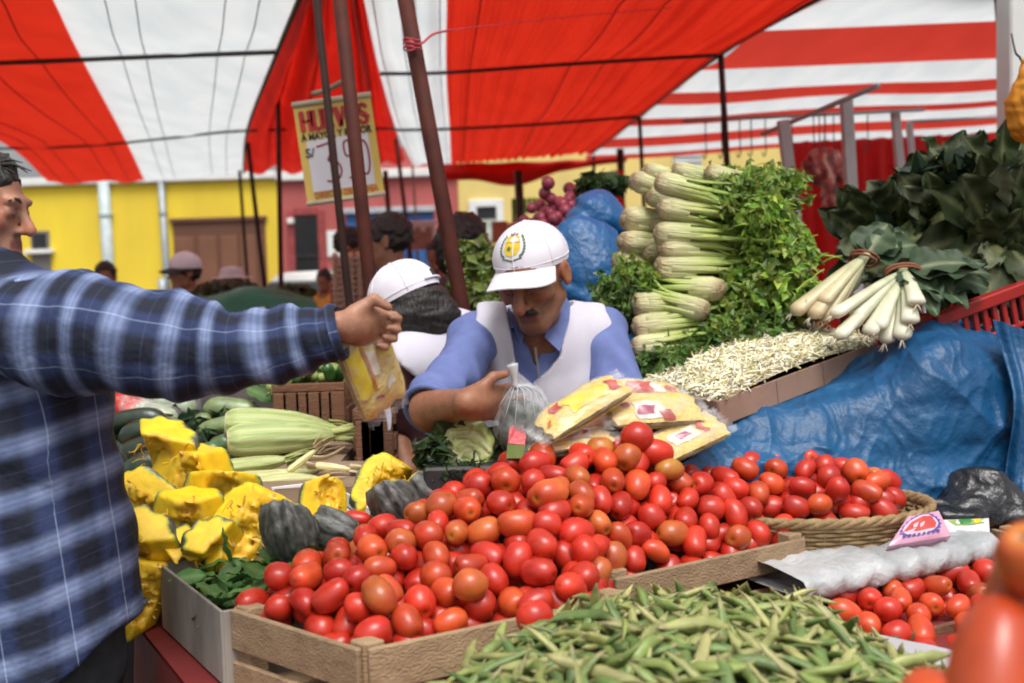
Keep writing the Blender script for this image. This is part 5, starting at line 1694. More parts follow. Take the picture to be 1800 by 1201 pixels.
crate('wooden crate below the large blurred tomatoes, cut by the picture\'s lower edge', c + A3(-.08, -.06, 0), (1, 0), .32, (0, 1), .24, c[2] - .06, [(0, .07), (.09, .07), (.18, .07)], m_crate)

# ------------------------------------------------------------------ green pods
def pod_mesh(i, L=.108, w=.0080, dark=0.0):
    g_ = np.random.default_rng(300 + i)
    n = 12
    t = np.linspace(-1, 1, n)
    bend = g_.uniform(-.016, .016)
    L = L * g_.uniform(.75, 1.2)
    P = np.stack([t * L / 2, bend * (1 - t * t) * 1.8, .004 * np.sin(t * 3 + i)], 1)
    r = w * g_.uniform(.8, 1.25) * np.maximum(.12, (1 - np.abs(t) ** 3.2)) * (1 + .14 * np.sin(t * 15 + i))
    cc = np.array([(.25, .285, .08), (.31, .315, .11), (.14, .20, .055), (.20, .25, .065), (.37, .355, .14), (.11, .165, .045)][i % 6]) * (1 - dark * .5)
    cols = np.repeat(cc[None], n, 0)
    cols[:2] = (.30, .26, .12); cols[-1] = (.22, .2, .08)
    return MB().tube(P, r, 8, flat=.62, up=(0, 0, 1), cols=cols)
m_pod = pmat('green_pod', vc=True, scale=30, var=.3, rough=.42, bump=.3, bscale=120, rand=.22, hue=.015, bdist=.003)
PODS = [pod_mesh(i).mesh('pod', m_pod, True) for i in range(12)]
pr_ = [at(815, 1212, 1.60), at(880, 1150, 1.66), at(975, 1098, 1.76), at(1060, 1062, 1.82), at(1160, 1050, 1.85), at(1280, 1046, 1.86), at(1400, 1062, 1.84), at(1460, 1092, 1.80), at(1545, 1145, 1.72), at(1640, 1195, 1.62), at(1700, 1222, 1.56)]
pf_ = [at(760 + 1000 * k / 10, 1300, 1.27 - .05 * math.sin(k / 10 * PI)) for k in range(11)]
G3 = ruled(pf_, pr_, bulge=.03, back=.3)
P3, N3 = surf_pick(G3, .0228, 300, 31, jit=.008)
gp = np.random.default_rng(8)
def lay_rot(g_, n, tilt=.35):
    x = g_.normal(size=3); x -= n * (x @ n); x = unit(unit(x) + n * g_.normal() * tilt)
    y = unit(np.cross(n, x) + g_.normal(size=3) * .4); y = unit(y - x * (y @ x))
    return np.array([x, y, np.cross(x, y)]).T
for p, n in zip(P3, N3):
    o = link('pod', PODS[gp.integers(0, 12)], loc=p, rot=lay_rot(gp, n), scale=gp.uniform(.85, 1.2))
    tag(o, 'green bean pod in the loose heap before the tomato crates', 'pod', 'green pods heaped before the crates')
def pod_mass(G, n, seed, off, label, dark=.0, d=.016, kw={}):
    mb = MB(); g_ = np.random.default_rng(seed)
    P, Nn = surf_pick(G - np.array([0, 0, off]), d, n, seed)
    for p, nn in zip(P, Nn):
        m = pod_mesh(int(g_.integers(0, 12)), dark=dark, **kw)
        mb.add(m.v[0] @ lay_rot(g_, nn).T + p, m.f, 0, m.c[0])
    return single('pod_heap', mb, m_pod, label, 'pods', kind='stuff')
pod_mass(G3, 720, 33, .007, 'green pods filling the heap below the topmost ones')
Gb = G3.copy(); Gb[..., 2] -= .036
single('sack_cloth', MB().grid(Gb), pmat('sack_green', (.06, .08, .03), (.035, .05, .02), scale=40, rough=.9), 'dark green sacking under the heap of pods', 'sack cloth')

# leaves in the carton: broad folded pods and leaf blades
def leaf_mesh(i, L=.24, W=.10, curl=.5, wav=.012, c_rib=(.22, .26, .13), c_bl=(.022, .05, .020), nu=12, nv=7, cup=.25, tip=.75):
    g_ = np.random.default_rng(500 + i)
    u = np.linspace(0, 1, nu); v = np.linspace(-1, 1, nv)
    prof = (np.sin(np.clip(u, 0, 1) ** tip * PI * .97 + .05) ** .75) * (1 + .04 * np.sin(u * 11 + i))
    ang = np.cumsum(np.full(nu, curl / nu) * (1 + .5 * np.sin(u * 5 + i)))
    x = np.cumsum(np.cos(ang)) / nu * L; z = -np.cumsum(np.sin(ang)) / nu * L
    G = np.zeros((nu, nv, 3))
    for k in range(nu):
        w = W / 2 * max(.06, prof[k])
        G[k, :, 0] = x[k]; G[k, :, 1] = v * w
        G[k, :, 2] = z[k] + cup * w * v * v + wav * np.sin(u[k] * 17 + v * 3 * np.sign(v) + i * 2) * np.abs(v) ** 1.5 + wav * .22 * g_.normal(size=nv) * np.abs(v)
    rib = np.exp(-(v / .16) ** 2)[None, :, None] * (1 - .6 * u)[:, None, None]
    vein = (.35 * np.maximum(0, np.sin(u[:, None] * 26 - np.abs(v)[None] * 4)) ** 4 * (1 - np.abs(v)[None]))[..., None]
    a = np.clip(rib + vein * .35, 0, 1)
    c = np.array(c_rib) * a + np.array(c_bl) * (1 - a)
    return MB().grid(G, c=c)
m_leaf = pmat('leaf_blade', vc=True, scale=12, var=.35, rough=.55, spec=.3, bump=.35, bscale=55, rand=.25, hue=.02, trans=.12, bdist=.006)
gl = np.random.default_rng(9)
LB = [leaf_mesh(i, .085, .034, .5, .003, (.17, .27, .09), (.095, .19, .045), 8, 5, .3).mesh('leaf', m_leaf, True) for i in range(4)]
cz = CT - .035
for k in range(90):
    a, b = gl.random(2)
    p2 = cA[:2] + uC * lc * (.12 + .76 * a) + wC * wc * (.12 + .68 * b)
    o = link('leaf', LB[k % 4], loc=(p2[0], p2[1], cz + .05 * b + gl.uniform(-.02, .02)), rot=lay_rot(gl, A3(0, 0, 1), .5), scale=gl.uniform(.8, 1.3))
    tag(o, 'small green leaf lying in the grey carton', 'leaf', 'green leaves in the grey carton')
Gq = np.stack([[(*(cA[:2] + uC * lc * a + wC * wc * b), cz - .025 + .04 * b) for b in (.02, .5, .98)] for a in (.02, .5, .98)])
v, f = leaves_at(np.concatenate([[(*(cA[:2] + uC * lc * a + wC * wc * b), cz - .02 + .05 * b)] for a, b in gl.random((700, 2)) * .80 + .10]), gl.normal(size=(700, 3)) + (0, 0, 2), .024, gl)
single('leaf_bed', MB().add(v, f, c=(.05, .115, .028)), m_leaf, 'bed of green leaves filling the grey carton', 'leaves', kind='stuff')

# ------------------------------------------------------------------ wicker basket behind the brown crate
bc = at(1425, 930, 2.5); bc[2] = .86
T = Thing('wicker_basket', 'shallow round wicker basket of tomatoes on the white wrapped board', 'basket', (bc[0], bc[1], .80))
BRx, BRy = .27, .19
def bas(a, z, o=0):
    k = .70 + .30 * (z / .13) ** .7 + o
    return A3(bc[0] + BRx * k * math.cos(a), bc[1] + BRy * k * math.sin(a), .815 + z)
m_wick = pmat('wicker', (.36, .24, .11), (.22, .14, .06), scale=30, rough=.7, bump=.4, bscale=120)
ns = 44
for r in range(12):
    z = .004 + r * .0098
    mb = MB().tube([bas(a, z, .012 * math.sin(a * ns / 2 + PI * (r % 2))) for a in np.linspace(0, 2 * PI, 177)], .0062, 5, cap=False, flat=.8)
    T.part('strand', mb, m_wick, smooth=True)
st = MB()
for k in range(ns // 2 * 2):
    a = (k + .5) * 2 * PI / ns
    st.tube([bas(a, z) for z in (0, .04, .08, .118)], .0034, 5)
T.part('stake', st, m_wick, smooth=True, kind='stuff')
for s in range(3):
    mb = MB().tube([bas(a, .128 + .006 * math.sin(a * 16 + s * 2.1), .018 * math.cos(a * 16 + s * 2.1)) for a in np.linspace(0, 2 * PI, 200)], .0075, 6, cap=False)
    T.part('rim_strand', mb, m_wick, smooth=True)
T.part('base', MB().tube([bas(0, 0) * 0 + (bc[0], bc[1], .812), (bc[0], bc[1], .817)], .14, 24), m_wick)

# ------------------------------------------------------------------ white wrapped board, low crate, soap packets
m_wrap = pmat('white_wrap', (.52, .52, .53), (.33, .345, .35), scale=7, rough=.4, bump=.9, bscale=16, bdist=.02, coat=.2)
wl, wr_ = at(1420, 1030, 2.11), at(1758, 958, 2.36)
wd_ = unit((wr_ - wl) * (1, 1, 0)); wn = np.array([-wd_[1], wd_[0], 0])
n = 60
t = np.linspace(-.02, 1.02, n)
prof_ = [(.52, -.004), (.3, .002), (.1, .004), (.03, .004), (.0, -.003), (-.008, -.018), (-.006, -.034), (.006, -.046), (.03, -.044), (.2, -.036)]
G = np.zeros((n, len(prof_), 3))
for i in range(n):
    b = lerp(wl, wr_, t[i])
    for j, (d, z) in enumerate(prof_):
        G[i, j] = b + wn * (d + .005 * math.sin(t[i] * 47 + j)) + (0, 0, .012 + z + .004 * math.sin(t[i] * 70 + j * 2) + .003 * math.sin(t[i] * 31 + j))
single('wrapped_board', MB().grid(G), m_wrap, 'board wrapped in crinkled white plastic over the low tomato crate', 'board')
for (px_, py_, Y, ln) in ((1752, 985, 2.35, .05), (1735, 975, 2.34, .035)):
    pass
rag = MB()
for k in range(5):
    p = at(1742 + k * 7, 950 + k * 2, 2.36 + .01 * k)
    P_ = spline([p, p + (.004 * k - .008, -.012, -.03), p + (.01 * math.sin(k), -.010, -.07 - .015 * (k % 3))], 8)
    Gr = np.stack([P_ + A3(w * .012, 0, 0) * np.linspace(1, .4, 8)[:, None] for w in (-.5, 0, .5)])
    rag.grid(Gr).grid(Gr + (0, .0015, 0), flip=True)
single('torn_wrap', rag, m_wrap, 'torn white plastic strips dangling from the wrapped board\'s end', 'plastic strips')
lo_ = at(1500, 1140, 2.0)
crate('low crate of shaded tomatoes under the white wrapped board', A3(lo_[0] - .06, lo_[1] - .05, 0), wd_[:2], .50, wn[:2], .40, .80, [(0, .045), (.055, .04)], m_crate2, bottom=True)
pl = spline([at(1530, 1105, 1.90), at(1590, 1118, 1.88), at(1650, 1130, 1.86), at(1720, 1150, 1.84)], 20)
G = np.stack([pl + A3(.01 * w, -.01 - .05 * w, -.02 - .10 * w) + A3(0, .004, 0) * np.sin(np.linspace(0, 9, 20))[:, None] * w + (0, 0, .015) for w in np.linspace(0, 1, 6)], 1)
single('paper_liner', MB().grid(G).grid(G + (0, .002, 0), flip=True), pmat('pale_paper', (.50, .49, .52), (.42, .41, .44), scale=6, rough=.7), 'pale paper liner folded over the front of the low crate', 'paper')
m_pinkp = pmat('soap_pink', (.62, .33, .45), (.58, .28, .40), scale=14, rough=.3, coat=.3, bump=.2)
def soap(label, quad, Y4, th, mats, seed):
    P = [at(*q, y) for q, y in zip(quad, Y4)]       # top-left, top-right, bottom-right, bottom-left of the front face
    c = np.mean(P, 0)
    T = Thing('soap_packet', label, 'soap packet', c - (0, 0, .03))
    nrm = unit(np.cross(P[1] - P[0], P[3] - P[0]))
    if nrm[1] > 0: nrm = -nrm
    def fp(u, v, o=0.0):
        e = (1 - abs(2 * u - 1) ** 6) * (1 - abs(2 * v - 1) ** 6)
        return (P[0] * (1 - u) + P[1] * u) * (1 - v) + (P[3] * (1 - u) + P[2] * u) * v + nrm * (o + .006 * e + .0012 * math.sin(u * 11 + v * 7 + seed) * e)
    G = np.stack([[fp(u, v) for v in np.linspace(0, 1, 12)] for u in np.linspace(0, 1, 18)])
    Bk = G - nrm * 0 - nrm * th
    mb = MB().grid(G, flip=True).grid(Bk)
    ring = [G[:, 0], G[-1, :], G[::-1, -1], G[0, ::-1]]
    ringb = [Bk[:, 0], Bk[-1, :], Bk[::-1, -1], Bk[0, ::-1]]
    for a, b in zip(ring, ringb):
        mb.grid(np.stack([a, b], 1))
    T.part('wrapper', mb, mats, smooth=True)
    return T, fp
T, fp = soap('pink soap packet with red and violet print leaning by the basket', [(1596, 908), (1650, 898), (1672, 942), (1562, 960)], [2.34, 2.36, 2.32, 2.28], .035, m_pinkp, 1)
def pdec(T, fp, pts, mat, name='print', o=.0012):
    V = [fp(*np.mean(pts, 0), o)] + [fp(*p, o) for p in pts]
    T.part(name, MB().add(V, [(0, i + 1, (i + 1) % len(pts) + 1) for i in range(len(pts))]), mat)
m_vio = pmat('print_violet', (.10, .06, .30), rough=.3)
ov = lambda cx, cy, rx, ry, n=24, ph=0: [(cx + rx * math.cos(a), cy + ry * math.sin(a)) for a in np.linspace(0, 2 * PI, n, endpoint=False)]
zz = [(.46 + (.40 + .05 * (k % 2)) * math.cos(a), .46 + (.42 + .06 * (k % 2)) * math.sin(a)) for k, a in enumerate(np.linspace(0, 2 * PI, 40, endpoint=False))]
pdec(T, fp, [(min(.97, max(.03, a)), min(.8, max(.04, b))) for a, b in zz], m_vio, o=.0010)
pdec(T, fp, ov(.45, .46, .37, .37), pmat('print_pale_pink', (.72, .50, .60), rough=.3), o=.0018)
pdec(T, fp, [(.12, .62), (.2, .3), (.45, .16), (.7, .2), (.78, .5), (.74, .66), (.4, .68)], m_prR, o=.0026)
for k in range(8):
    x = .16 + k * .085
    pdec(T, fp, [(x, .76), (x + .055, .75), (x + .06, .84), (x + .005, .86)], m_vio, 'lettering', o=.0026)
for k in range(3):
    pdec(T, fp, [(.27 + k * .15, .42 + .02 * k), (.37 + k * .15, .36), (.37 + k * .15, .52), (.29 + k * .15, .56)], pmat('print_pale_pink'), 'lettering', o=.0032)
T, fp = soap('white packet with green and yellow print lying behind the pink soap', [(1658, 914), (1738, 911), (1740, 940), (1672, 945)], [2.46, 2.46, 2.42, 2.42], .05, pmat('packet_white', (.66, .66, .66), (.58, .6, .58), scale=12, rough=.35), 2)
pdec(T, fp, [(.08, .08), (.9, .06), (.86, .42), (.2, .48)], pmat('print_lime', (.30, .42, .10), rough=.3), o=.001)
pdec(T, fp, [(.3, .12), (.6, .1), (.58, .38), (.32, .4)], pmat('print_green', (.04, .24, .06), rough=.3), o=.002)
pdec(T, fp, [(.64, .12), (.8, .1), (.78, .36), (.63, .38)], m_prY, o=.002)
# ------------------------------------------------------------------ blue plastic tarp over the raised side of the stall
m_tarp = pmat('blue_tarp', (.007, .090, .225), (.004, .062, .165), scale=5, rough=.45, bump=.4, bscale=26, coat=.0, bdist=.02, spec=.5, trans=.06)
rows = [[at(1150, 860, 2.47), at(1300, 850, 2.52), at(1450, 880, 2.55), at(1570, 905, 2.58), at(1680, 930, 2.62), at(1760, 940, 2.66), at(1860, 960, 2.70)],
        [at(1170, 828, 2.49), at(1300, 790, 2.56), at(1440, 800, 2.58), at(1570, 830, 2.60), at(1660, 800, 2.62), at(1730, 790, 2.66), at(1860, 810, 2.74)],
        [at(1215, 800, 2.52), at(1320, 742, 2.62), at(1440, 720, 2.66), at(1560, 700, 2.66), at(1650, 640, 2.66), at(1725, 650, 2.68), at(1860, 690, 2.80)],
        [at(1230, 780, 2.56), at(1330, 712, 2.70), at(1430, 682, 2.80), at(1530, 640, 2.84), at(1630, 578, 2.82), at(1715, 600, 2.80), at(1860, 640, 2.90)],
        [at(1240, 772, 2.62), at(1340, 705, 2.80), at(1440, 662, 2.95), at(1540, 612, 3.00), at(1640, 568, 2.95), at(1730, 590, 2.95), at(1860, 620, 3.05)],
        [at(1180, 760, 2.90), at(1300, 690, 3.10), at(1420, 640, 3.25), at(1530, 600, 3.40), at(1640, 575, 3.45), at(1740, 585, 3.45), at(1860, 600, 3.5)]]
G = net(rows, 260, 170)
g0 = G.copy()
du = np.gradient(G, axis=0); dv = np.gradient(G, axis=1)
nn = np.cross(du, dv); nn /= np.linalg.norm(nn, axis=2)[..., None]
P = G.reshape(-1, 3)
ridge = lambda x: 1 - np.abs(np.sin(x)) ** .7
w1 = ridge(P[:, 0] * 6 + P[:, 2] * 9 + 1.2 * snoise(P, 3, 1)) * .016 + ridge(P[:, 0] * 13 - P[:, 2] * 7 + 1.5 * snoise(P, 4, 2)) * .010
w2 = .006 * snoise(P, 9, 3) + .004 * ridge(P[:, 2] * 33 + P[:, 0] * 14 + 2.5 * snoise(P, 7, 4)) + .0025 * ridge(P[:, 0] * 40 - P[:, 2] * 25 + 3 * snoise(P, 9, 6)) + .0012 * ridge(P[:, 0] * 62 + P[:, 2] * 66 + 3 * snoise(P, 14, 7))
s_ = np.where(nn.reshape(-1, 3)[:, 1:2] > 0, -1, 1)
G = (P + nn.reshape(-1, 3) * s_ * (w1 + w2)[:, None]).reshape(G.shape)
single('blue_tarp', MB().grid(G), m_tarp, 'crumpled blue plastic sheet draped under the bean sprout box', 'tarpaulin')
hang = [[at(1745, 560 + 10 * 0, 2.72), at(1770, 640, 2.68), at(1778, 720, 2.64), at(1772, 820, 2.62), at(1760, 900, 2.60)],
        [at(1772, 570, 2.74), at(1792, 640, 2.70), at(1796, 720, 2.66), at(1792, 820, 2.62), at(1785, 900, 2.60)],
        [at(1800, 580, 2.78), at(1812, 650, 2.74), at(1812, 730, 2.70), at(1806, 820, 2.66), at(1800, 900, 2.62)]]
Gh = net(hang, 40, 16)
Gh[..., 1] += .012 * np.sin(np.linspace(0, 10, 40))[:, None] + .014 * np.sin(np.linspace(0, 12, 16))[None]
single('blue_sheet', MB().grid(Gh), m_tarp, 'narrow blue plastic sheet hanging at the picture\'s right edge', 'tarpaulin')
m_blk = pmat('black_plastic', (.008, .008, .010), (.014, .014, .017), scale=8, rough=.3, bump=.9, bscale=20, bdist=.02, coat=.2)
T = Thing('black_bag', 'black plastic bag slumped under the blue sheet beside the soap packets', 'bag', at(1710, 935, 2.58))
bgc = at(1715, 872, 2.60)
def bagf(P):
    d = ell(P, bgc, (.11, .10, .065)) + .016 * snoise(P, 16, 91) + .005 * np.abs(snoise(P, 34, 92))
    d = smin(d, ell(P, at(1770, 905, 2.56), (.07, .06, .05)) + .008 * snoise(P, 24, 93), .03)
    return smin(d, ell(P, at(1680, 905, 2.52), (.08, .06, .03)) + .008 * snoise(P, 30, 94), .03)
sdf_part(T, 'bag_body', bagf, bgc - .2, bgc + .24, .007, m_blk)
crate('old crate standing behind the black bag at the picture\'s right edge', at(1775, 1010, 2.46) , (.9, .4), .4, (-.4, .9), .3, at(1775, 935, 2.46)[2], [(0, .05), (.06, .05)], m_crate)

# ------------------------------------------------------------------ cardboard box of bean sprouts
m_card = pmat('cardboard_pink', (.33, .20, .145), (.27, .165, .12), scale=8, rough=.8, bump=.1)
fl_, fr_ = at(1262, 705, 2.56), at(1541, 601, 2.93)
bl2 = at(1140, 672, 2.86)
ub = fr_ - fl_; wb = bl2 - fl_
wb = wb - unit(ub) * (wb @ unit(ub)) * .75
up = unit(np.cross(ub, wb)); up = up if up[2] > 0 else -up
T = Thing('sprout_box', 'long flat cardboard box full of white bean sprouts on the blue sheet', 'box', (fl_ + fr_ + wb) / 2 - up * .06)
hb = .062
cs = [fl_, fr_, fr_ + wb, fl_ + wb]
for i in range(4):
    a, b = cs[i], cs[(i + 1) % 4]
    T.part('side_panel', MB().beam(a - up * hb / 2, b - up * hb / 2, .005, hb, up, .0015), m_card)
T.part('base_panel', MB().add([c - up * (hb - .003) for c in cs], [(0, 1, 2, 3)]), m_card)
T.part('flap', MB().beam(fr_ + unit(wb) * .012, fr_ + unit(wb) * .075 + up * .008, .085, .003, up, .001), pmat('cardboard_warm', (.36, .15, .07), (.3, .12, .06), scale=8, rough=.8))
for k in (.33, .62):
    T.part('crease', MB().beam(lerp(fl_, fr_, k) - up * .002 - unit(wb) * .003, lerp(fl_, fr_, k) - up * (hb - .002) - unit(wb) * .003, .002, .002, wb), pmat('cardboard_dark', (.2, .12, .085), rough=.85))
def spt(a, b):
    h = .072 * math.sin(PI * min(1, max(0, a * .95 + .03))) ** .6 * math.sin(PI * min(1, max(0, b * .9 + .08))) ** .6
    return fl_ + ub * a + wb * b + up * (h - .012)
gs = np.random.default_rng(14)
mb = MB()
G = np.stack([[spt(a, b) - up * .008 for b in np.linspace(.01, .99, 16)] for a in np.linspace(.01, .99, 30)])
mb.grid(G, c=np.full((30, 16, 3), (.76, .69, .48)))
for k in range(5200):
    a, b = gs.random(2)
    p = spt(a * .97 + .015, b * .96 + .02) + up * gs.uniform(-.006, .012)
    d = gs.normal(size=3); d = unit(d - up * (d @ up) * .7)
    e = unit(gs.normal(size=3)) * .014
    L = gs.uniform(.026, .058)
    pts = [p - d * L * .5, p + e * .5, p + d * L * .5 + e * gs.uniform(-1, 1)]
    c = np.array((.90, .85, .68)) * gs.uniform(.85, 1.05) * (1, 1, gs.uniform(.8, 1.08))
    mb.tube(pts, [.0015, .0025, .0020], 4, cap=False, cols=c)
    if gs.random() < .30:
        q = pts[2]
        mb.tube([q, q + d * .004, q + d * .008], [.0014, .0030, .001], 4, cap=False, cols=np.array((.62, .47, .14)))
o = T.part('bean_sprouts', mb, pmat('sprout', vc=True, scale=60, var=.1, rough=.45, sss=.1, sssc=(1, .8, .5)), smooth=True, kind='stuff')

# ------------------------------------------------------------------ celery
m_cel = pmat('celery', vc=True, scale=40, var=.14, rough=.48, bump=1.0, bscale=55, rand=.14, hue=.012, stretch=(.12, 3, 3), sss=.06, sssc=(.6, .8, .3), bdist=.008, spec=.35)
m_celf = pmat('celery_leaf', vc=True, scale=15, var=.4, rough=.45, rand=.12, trans=.3)
def celery_parts(i):
    g_ = np.random.default_rng(700 + i)
    xs = [0, .004, .012, .03, .06, .10]
    rs = [.015, .025, .031, .036, .037, .034]
    an = np.linspace(0, 2 * PI, 20, endpoint=False)
    G = np.stack([[(x, r * math.cos(a) * (1 + .09 * math.sin(5 * a + i)), r * math.sin(a) * (1 + .09 * math.cos(4 * a + i))) for x, r in zip(xs, rs)] for a in an])
    cc = np.array([(.28, .19, .11), (.34, .25, .14), (.46, .37, .21), (.56, .50, .29), (.55, .53, .28), (.5, .52, .24)])
    base = MB().grid(G, c=np.repeat(cc[None], 20, 0), wrap=True, flip=True)
    base.tube([(-.002, 0, 0), (.004, 0, 0)], [.013, .016], 12, cols=np.array([(.36, .26, .16), (.3, .21, .12)]))
    b = base.mesh('base', m_cel, True)
    stalks = []
    tips = []
    n = 14
    for k in range(n):
        a = k * 2.4
        r0 = .030 if k < 10 else .012
        r1 = (.034 + .018 * g_.random()) if k < 10 else .016
        L = g_.uniform(.22, .30)
        c0, s0 = math.cos(a), math.sin(a)
        pts = spline([(.035, r0 * c0, r0 * s0), (.12, r0 * 1.08 * c0, r0 * 1.08 * s0), (.18, r1 * .9 * c0, r1 * .9 * s0), (L, r1 * 1.25 * c0 + g_.normal() * .01, r1 * 1.25 * s0 + g_.normal() * .01)], 10)
        rad = np.interp(np.linspace(0, 1, 10), [0, .25, .7, 1], [.0115, .0105, .0072, .0046])
        t = np.linspace(0, 1, 10)[:, None]
        cw = np.array((.60, .57, .31)); cg = np.array((.43, .50, .13)); cd = np.array((.24, .36, .07))
        cols = np.where(t < .5, cw + (cg - cw) * t * 2, cg + (cd - cg) * (t * 2 - 1))
        stalks.append(MB().tube(pts, rad, 8, cap=True, flat=.62, up=(0, c0, s0), cols=cols).mesh('stalk', m_cel, True))
        tips.append(pts[-1])
    lm = MB()
    P = []
    for tpt in tips:
        for k in range(4):
            d = unit(A3(1.0, tpt[1] * 6, tpt[2] * 6) + g_.normal(size=3) * .24)
            L = g_.uniform(.05, .10)
            q = spline([tpt - (.02, 0, 0), tpt + d * L * .5, tpt + d * L + A3(0, 0, -.012)], 6)
            lm.tube(q, np.linspace(.0035, .0012, 6), 4, cap=False, cols=np.array((.24, .36, .08)))
            for m_ in range(10):
                P.append(q[int(g_.integers(1, 6))] + g_.normal(size=3) * (.018, .018, .016))
    P = np.array(P)
    v, f = leaves_at(P, g_.normal(size=(len(P), 3)) + (-.3, -.3, .8), .017, g_, .6)
    cl_ = np.repeat(np.array((.19, .30, .05)) * g_.uniform(.55, 1.35, (len(P), 1)) * np.stack([g_.uniform(.8, 1.35, len(P)), np.ones(len(P)), g_.uniform(.6, 1.2, len(P))], 1), 5, 0)
    lm.add(v, f, 0, cl_)
    return b, stalks, lm.mesh('leaf_tuft', m_celf, False)
CEL = [celery_parts(i) for i in range(4)]
def celery(label, root, tip_dir, var, roll, sc_=1.0, group=None):
    T = Thing('celery_bunch', label, 'celery', root, group)
    Rf = frame(tip_dir).T
    Rr = Rf @ np.array(Matrix.Rotation(roll, 3, 'X'))
    set_pose(T.o, root, Rr, sc_)
    b, ss, lf = CEL[var]
    T.sub('base', b)
    for s in ss: T.sub('stalk', s)
    T.sub('leaf_tuft', lf)['kind'] = 'stuff'
gc = np.random.default_rng(15)
CG = 'celery bunches stacked behind the stall'
ordn = ['topmost', 'second', 'third', 'fourth', 'fifth', 'sixth']
for k, (x, y) in enumerate(((1152, 318), (1156, 364), (1150, 410), (1158, 436), (1152, 470))):
    celery(f'{ordn[k]} bunch down the front row of the celery stack, roots facing out', at(x, y, 3.02), (1, .10 + .05 * gc.normal(), (-.26, -.18, -.12, -.08, -.06)[k] + .02 * gc.normal()), k % 4, gc.uniform(0, 6), (.80, .84, .95, 1.05, 1.08)[k], CG)
back = [(1118, 505, .5), (1092, 500, .6), (1118, 556, .5), (1140, 500, .4), (1108, 316, .35), (1130, 300, .2), (1138, 345, .25), (1095, 385, .5), (1130, 388, .45), (1090, 425, .55), (1122, 440, .55), (1138, 462, .35), (1082, 462, .7), (1108, 478, .7), (1180, 300, .1), (1240, 302, .15)]
back_l = ['celery bunch in the rear just under the fifth front bunch', 'celery bunch lowest of the rear roots, next to the loose leaves', 'celery bunch peeping out between the short yellowish one and the blue sleeve', 'celery bunch squeezed behind the bunch turned the other way', 'celery bunch at the top back corner, its root just under the red banner', 'celery bunch behind the topmost front bunch, root facing out', 'celery bunch wedged below the top back corner one', 'celery bunch with the most forward sticking yellow root, beside the blue sack', 'celery bunch right beside the forward sticking yellow root', 'celery bunch lower left, root turned to the stallholder', 'celery bunch between the lower left root and the front row', 'celery bunch of the rear rows level with the fifth front bunch', 'lowest left celery root of the rear rows by the blue sack', 'celery bunch in the rear just above the short yellowish one', 'celery bunch lying on top of the front row', 'celery bunch on top near the leaf end of the stack']
for k, (x, y, dy) in enumerate(back):
    celery(back_l[k], at(x, y, 3.10 + .02 * (k % 3)), (1, dy, np.interp(y, [300, 350, 420], [-.30, -.2, -.03]) + .04 * gc.normal()), k % 4, gc.uniform(0, 6), gc.uniform(.95, 1.1) * (.78 if y < 350 else 1), CG + ', rear rows')
celery('celery bunch with its root to the picture\'s right, below the stacked rows', at(1272, 508, 2.93), (-1, .75, .02), 1, 2.2, .9, CG)
celery('celery bunch lying askew with root end towards the bean sprouts', at(1245, 548, 2.90), (-1, .75, .28), 2, 1.0, .8, CG)
celery('short yellowish celery bunch above the lowest two, root to the stallholder', at(1112, 536, 2.96), (1, .3, -.04), 0, 3.0, .95, CG)
celery('pale celery bunch second from the bottom beside the blue sleeve', at(1112, 578, 2.93), (1, .18, .07), 3, .5, .95, CG)
celery('lowest celery bunch half sunk in dark herb leaves', at(1110, 612, 2.90), (1, .16, .08), 1, 4.1, .85, CG)
def leafmass(name, label, regions, n, size, colr, seed, aspect=.6):
    g_ = np.random.default_rng(seed)
    P, D = [], []
    for (c, r, w) in regions:
        m = int(n * w)
        d = g_.normal(size=(m, 3)); d /= np.linalg.norm(d, axis=1)[:, None]
        P.append(np.asarray(c) + d * (g_.uniform(.2, 1, (m, 1)) ** .5) * np.asarray(r) * (1 + .22 * np.sin(d[:, :1] * 9) * np.cos(d[:, 2:] * 8)))
        D.append(d)
    P, D = np.concatenate(P), np.concatenate(D)
    v, f = leaves_at(P, D * .8 + g_.normal(size=P.shape) * .8 + (0, -.3, .5), size, g_, aspect)
    c = np.asarray(colr) * g_.uniform(.5, 1.45, (len(P), 1)) * np.stack([g_.uniform(.75, 1.4, len(P)), np.ones(len(P)), g_.uniform(.5, 1.2, len(P))], 1)
    mb = MB().add(v, f, 0, np.repeat(c, 5, 0))
    for k in range(len(P) // 14):
        p = P[g_.integers(0, len(P))]
        d = unit(g_.normal(size=3) + (.5, -.3, .3))
        mb.tube(spline([p, p + d * .03, p + d * .06 + A3(0, 0, -.01)], 5), np.linspace(.0026, .0012, 5), 4, cap=False, cols=np.asarray(colr) * (1.7, 1.6, 1.3))
    return single(name, mb, m_celf, label, 'leaves', kind='stuff', smooth=False)
leafmass('celery_leaves', 'mass of bright green celery leaves at the leaf end of the stack',
         [(at(1325, 385, 3.05), (.10, .13, .075), .26), (at(1370, 455, 3.05), (.10, .13, .115), .30), (at(1350, 510, 3.02), (.13, .13, .12), .24), (at(1300, 350, 3.08), (.10, .1, .05), .10), (at(1395, 530, 3.0), (.07, .1, .09), .1)], 6500, .0165, (.20, .32, .055), 16)
leafmass('herb_leaves', 'dark green herb leaves under the lowest celery bunches',
         [(at(1190, 640, 2.92), (.14, .14, .06), .36), (at(1290, 600, 2.96), (.14, .14, .08), .30), (at(1100, 530, 3.05), (.10, .1, .09), .2), (at(1345, 590, 2.95), (.09, .1, .08), .14)], 5600, .0135, (.075, .15, .028), 17)
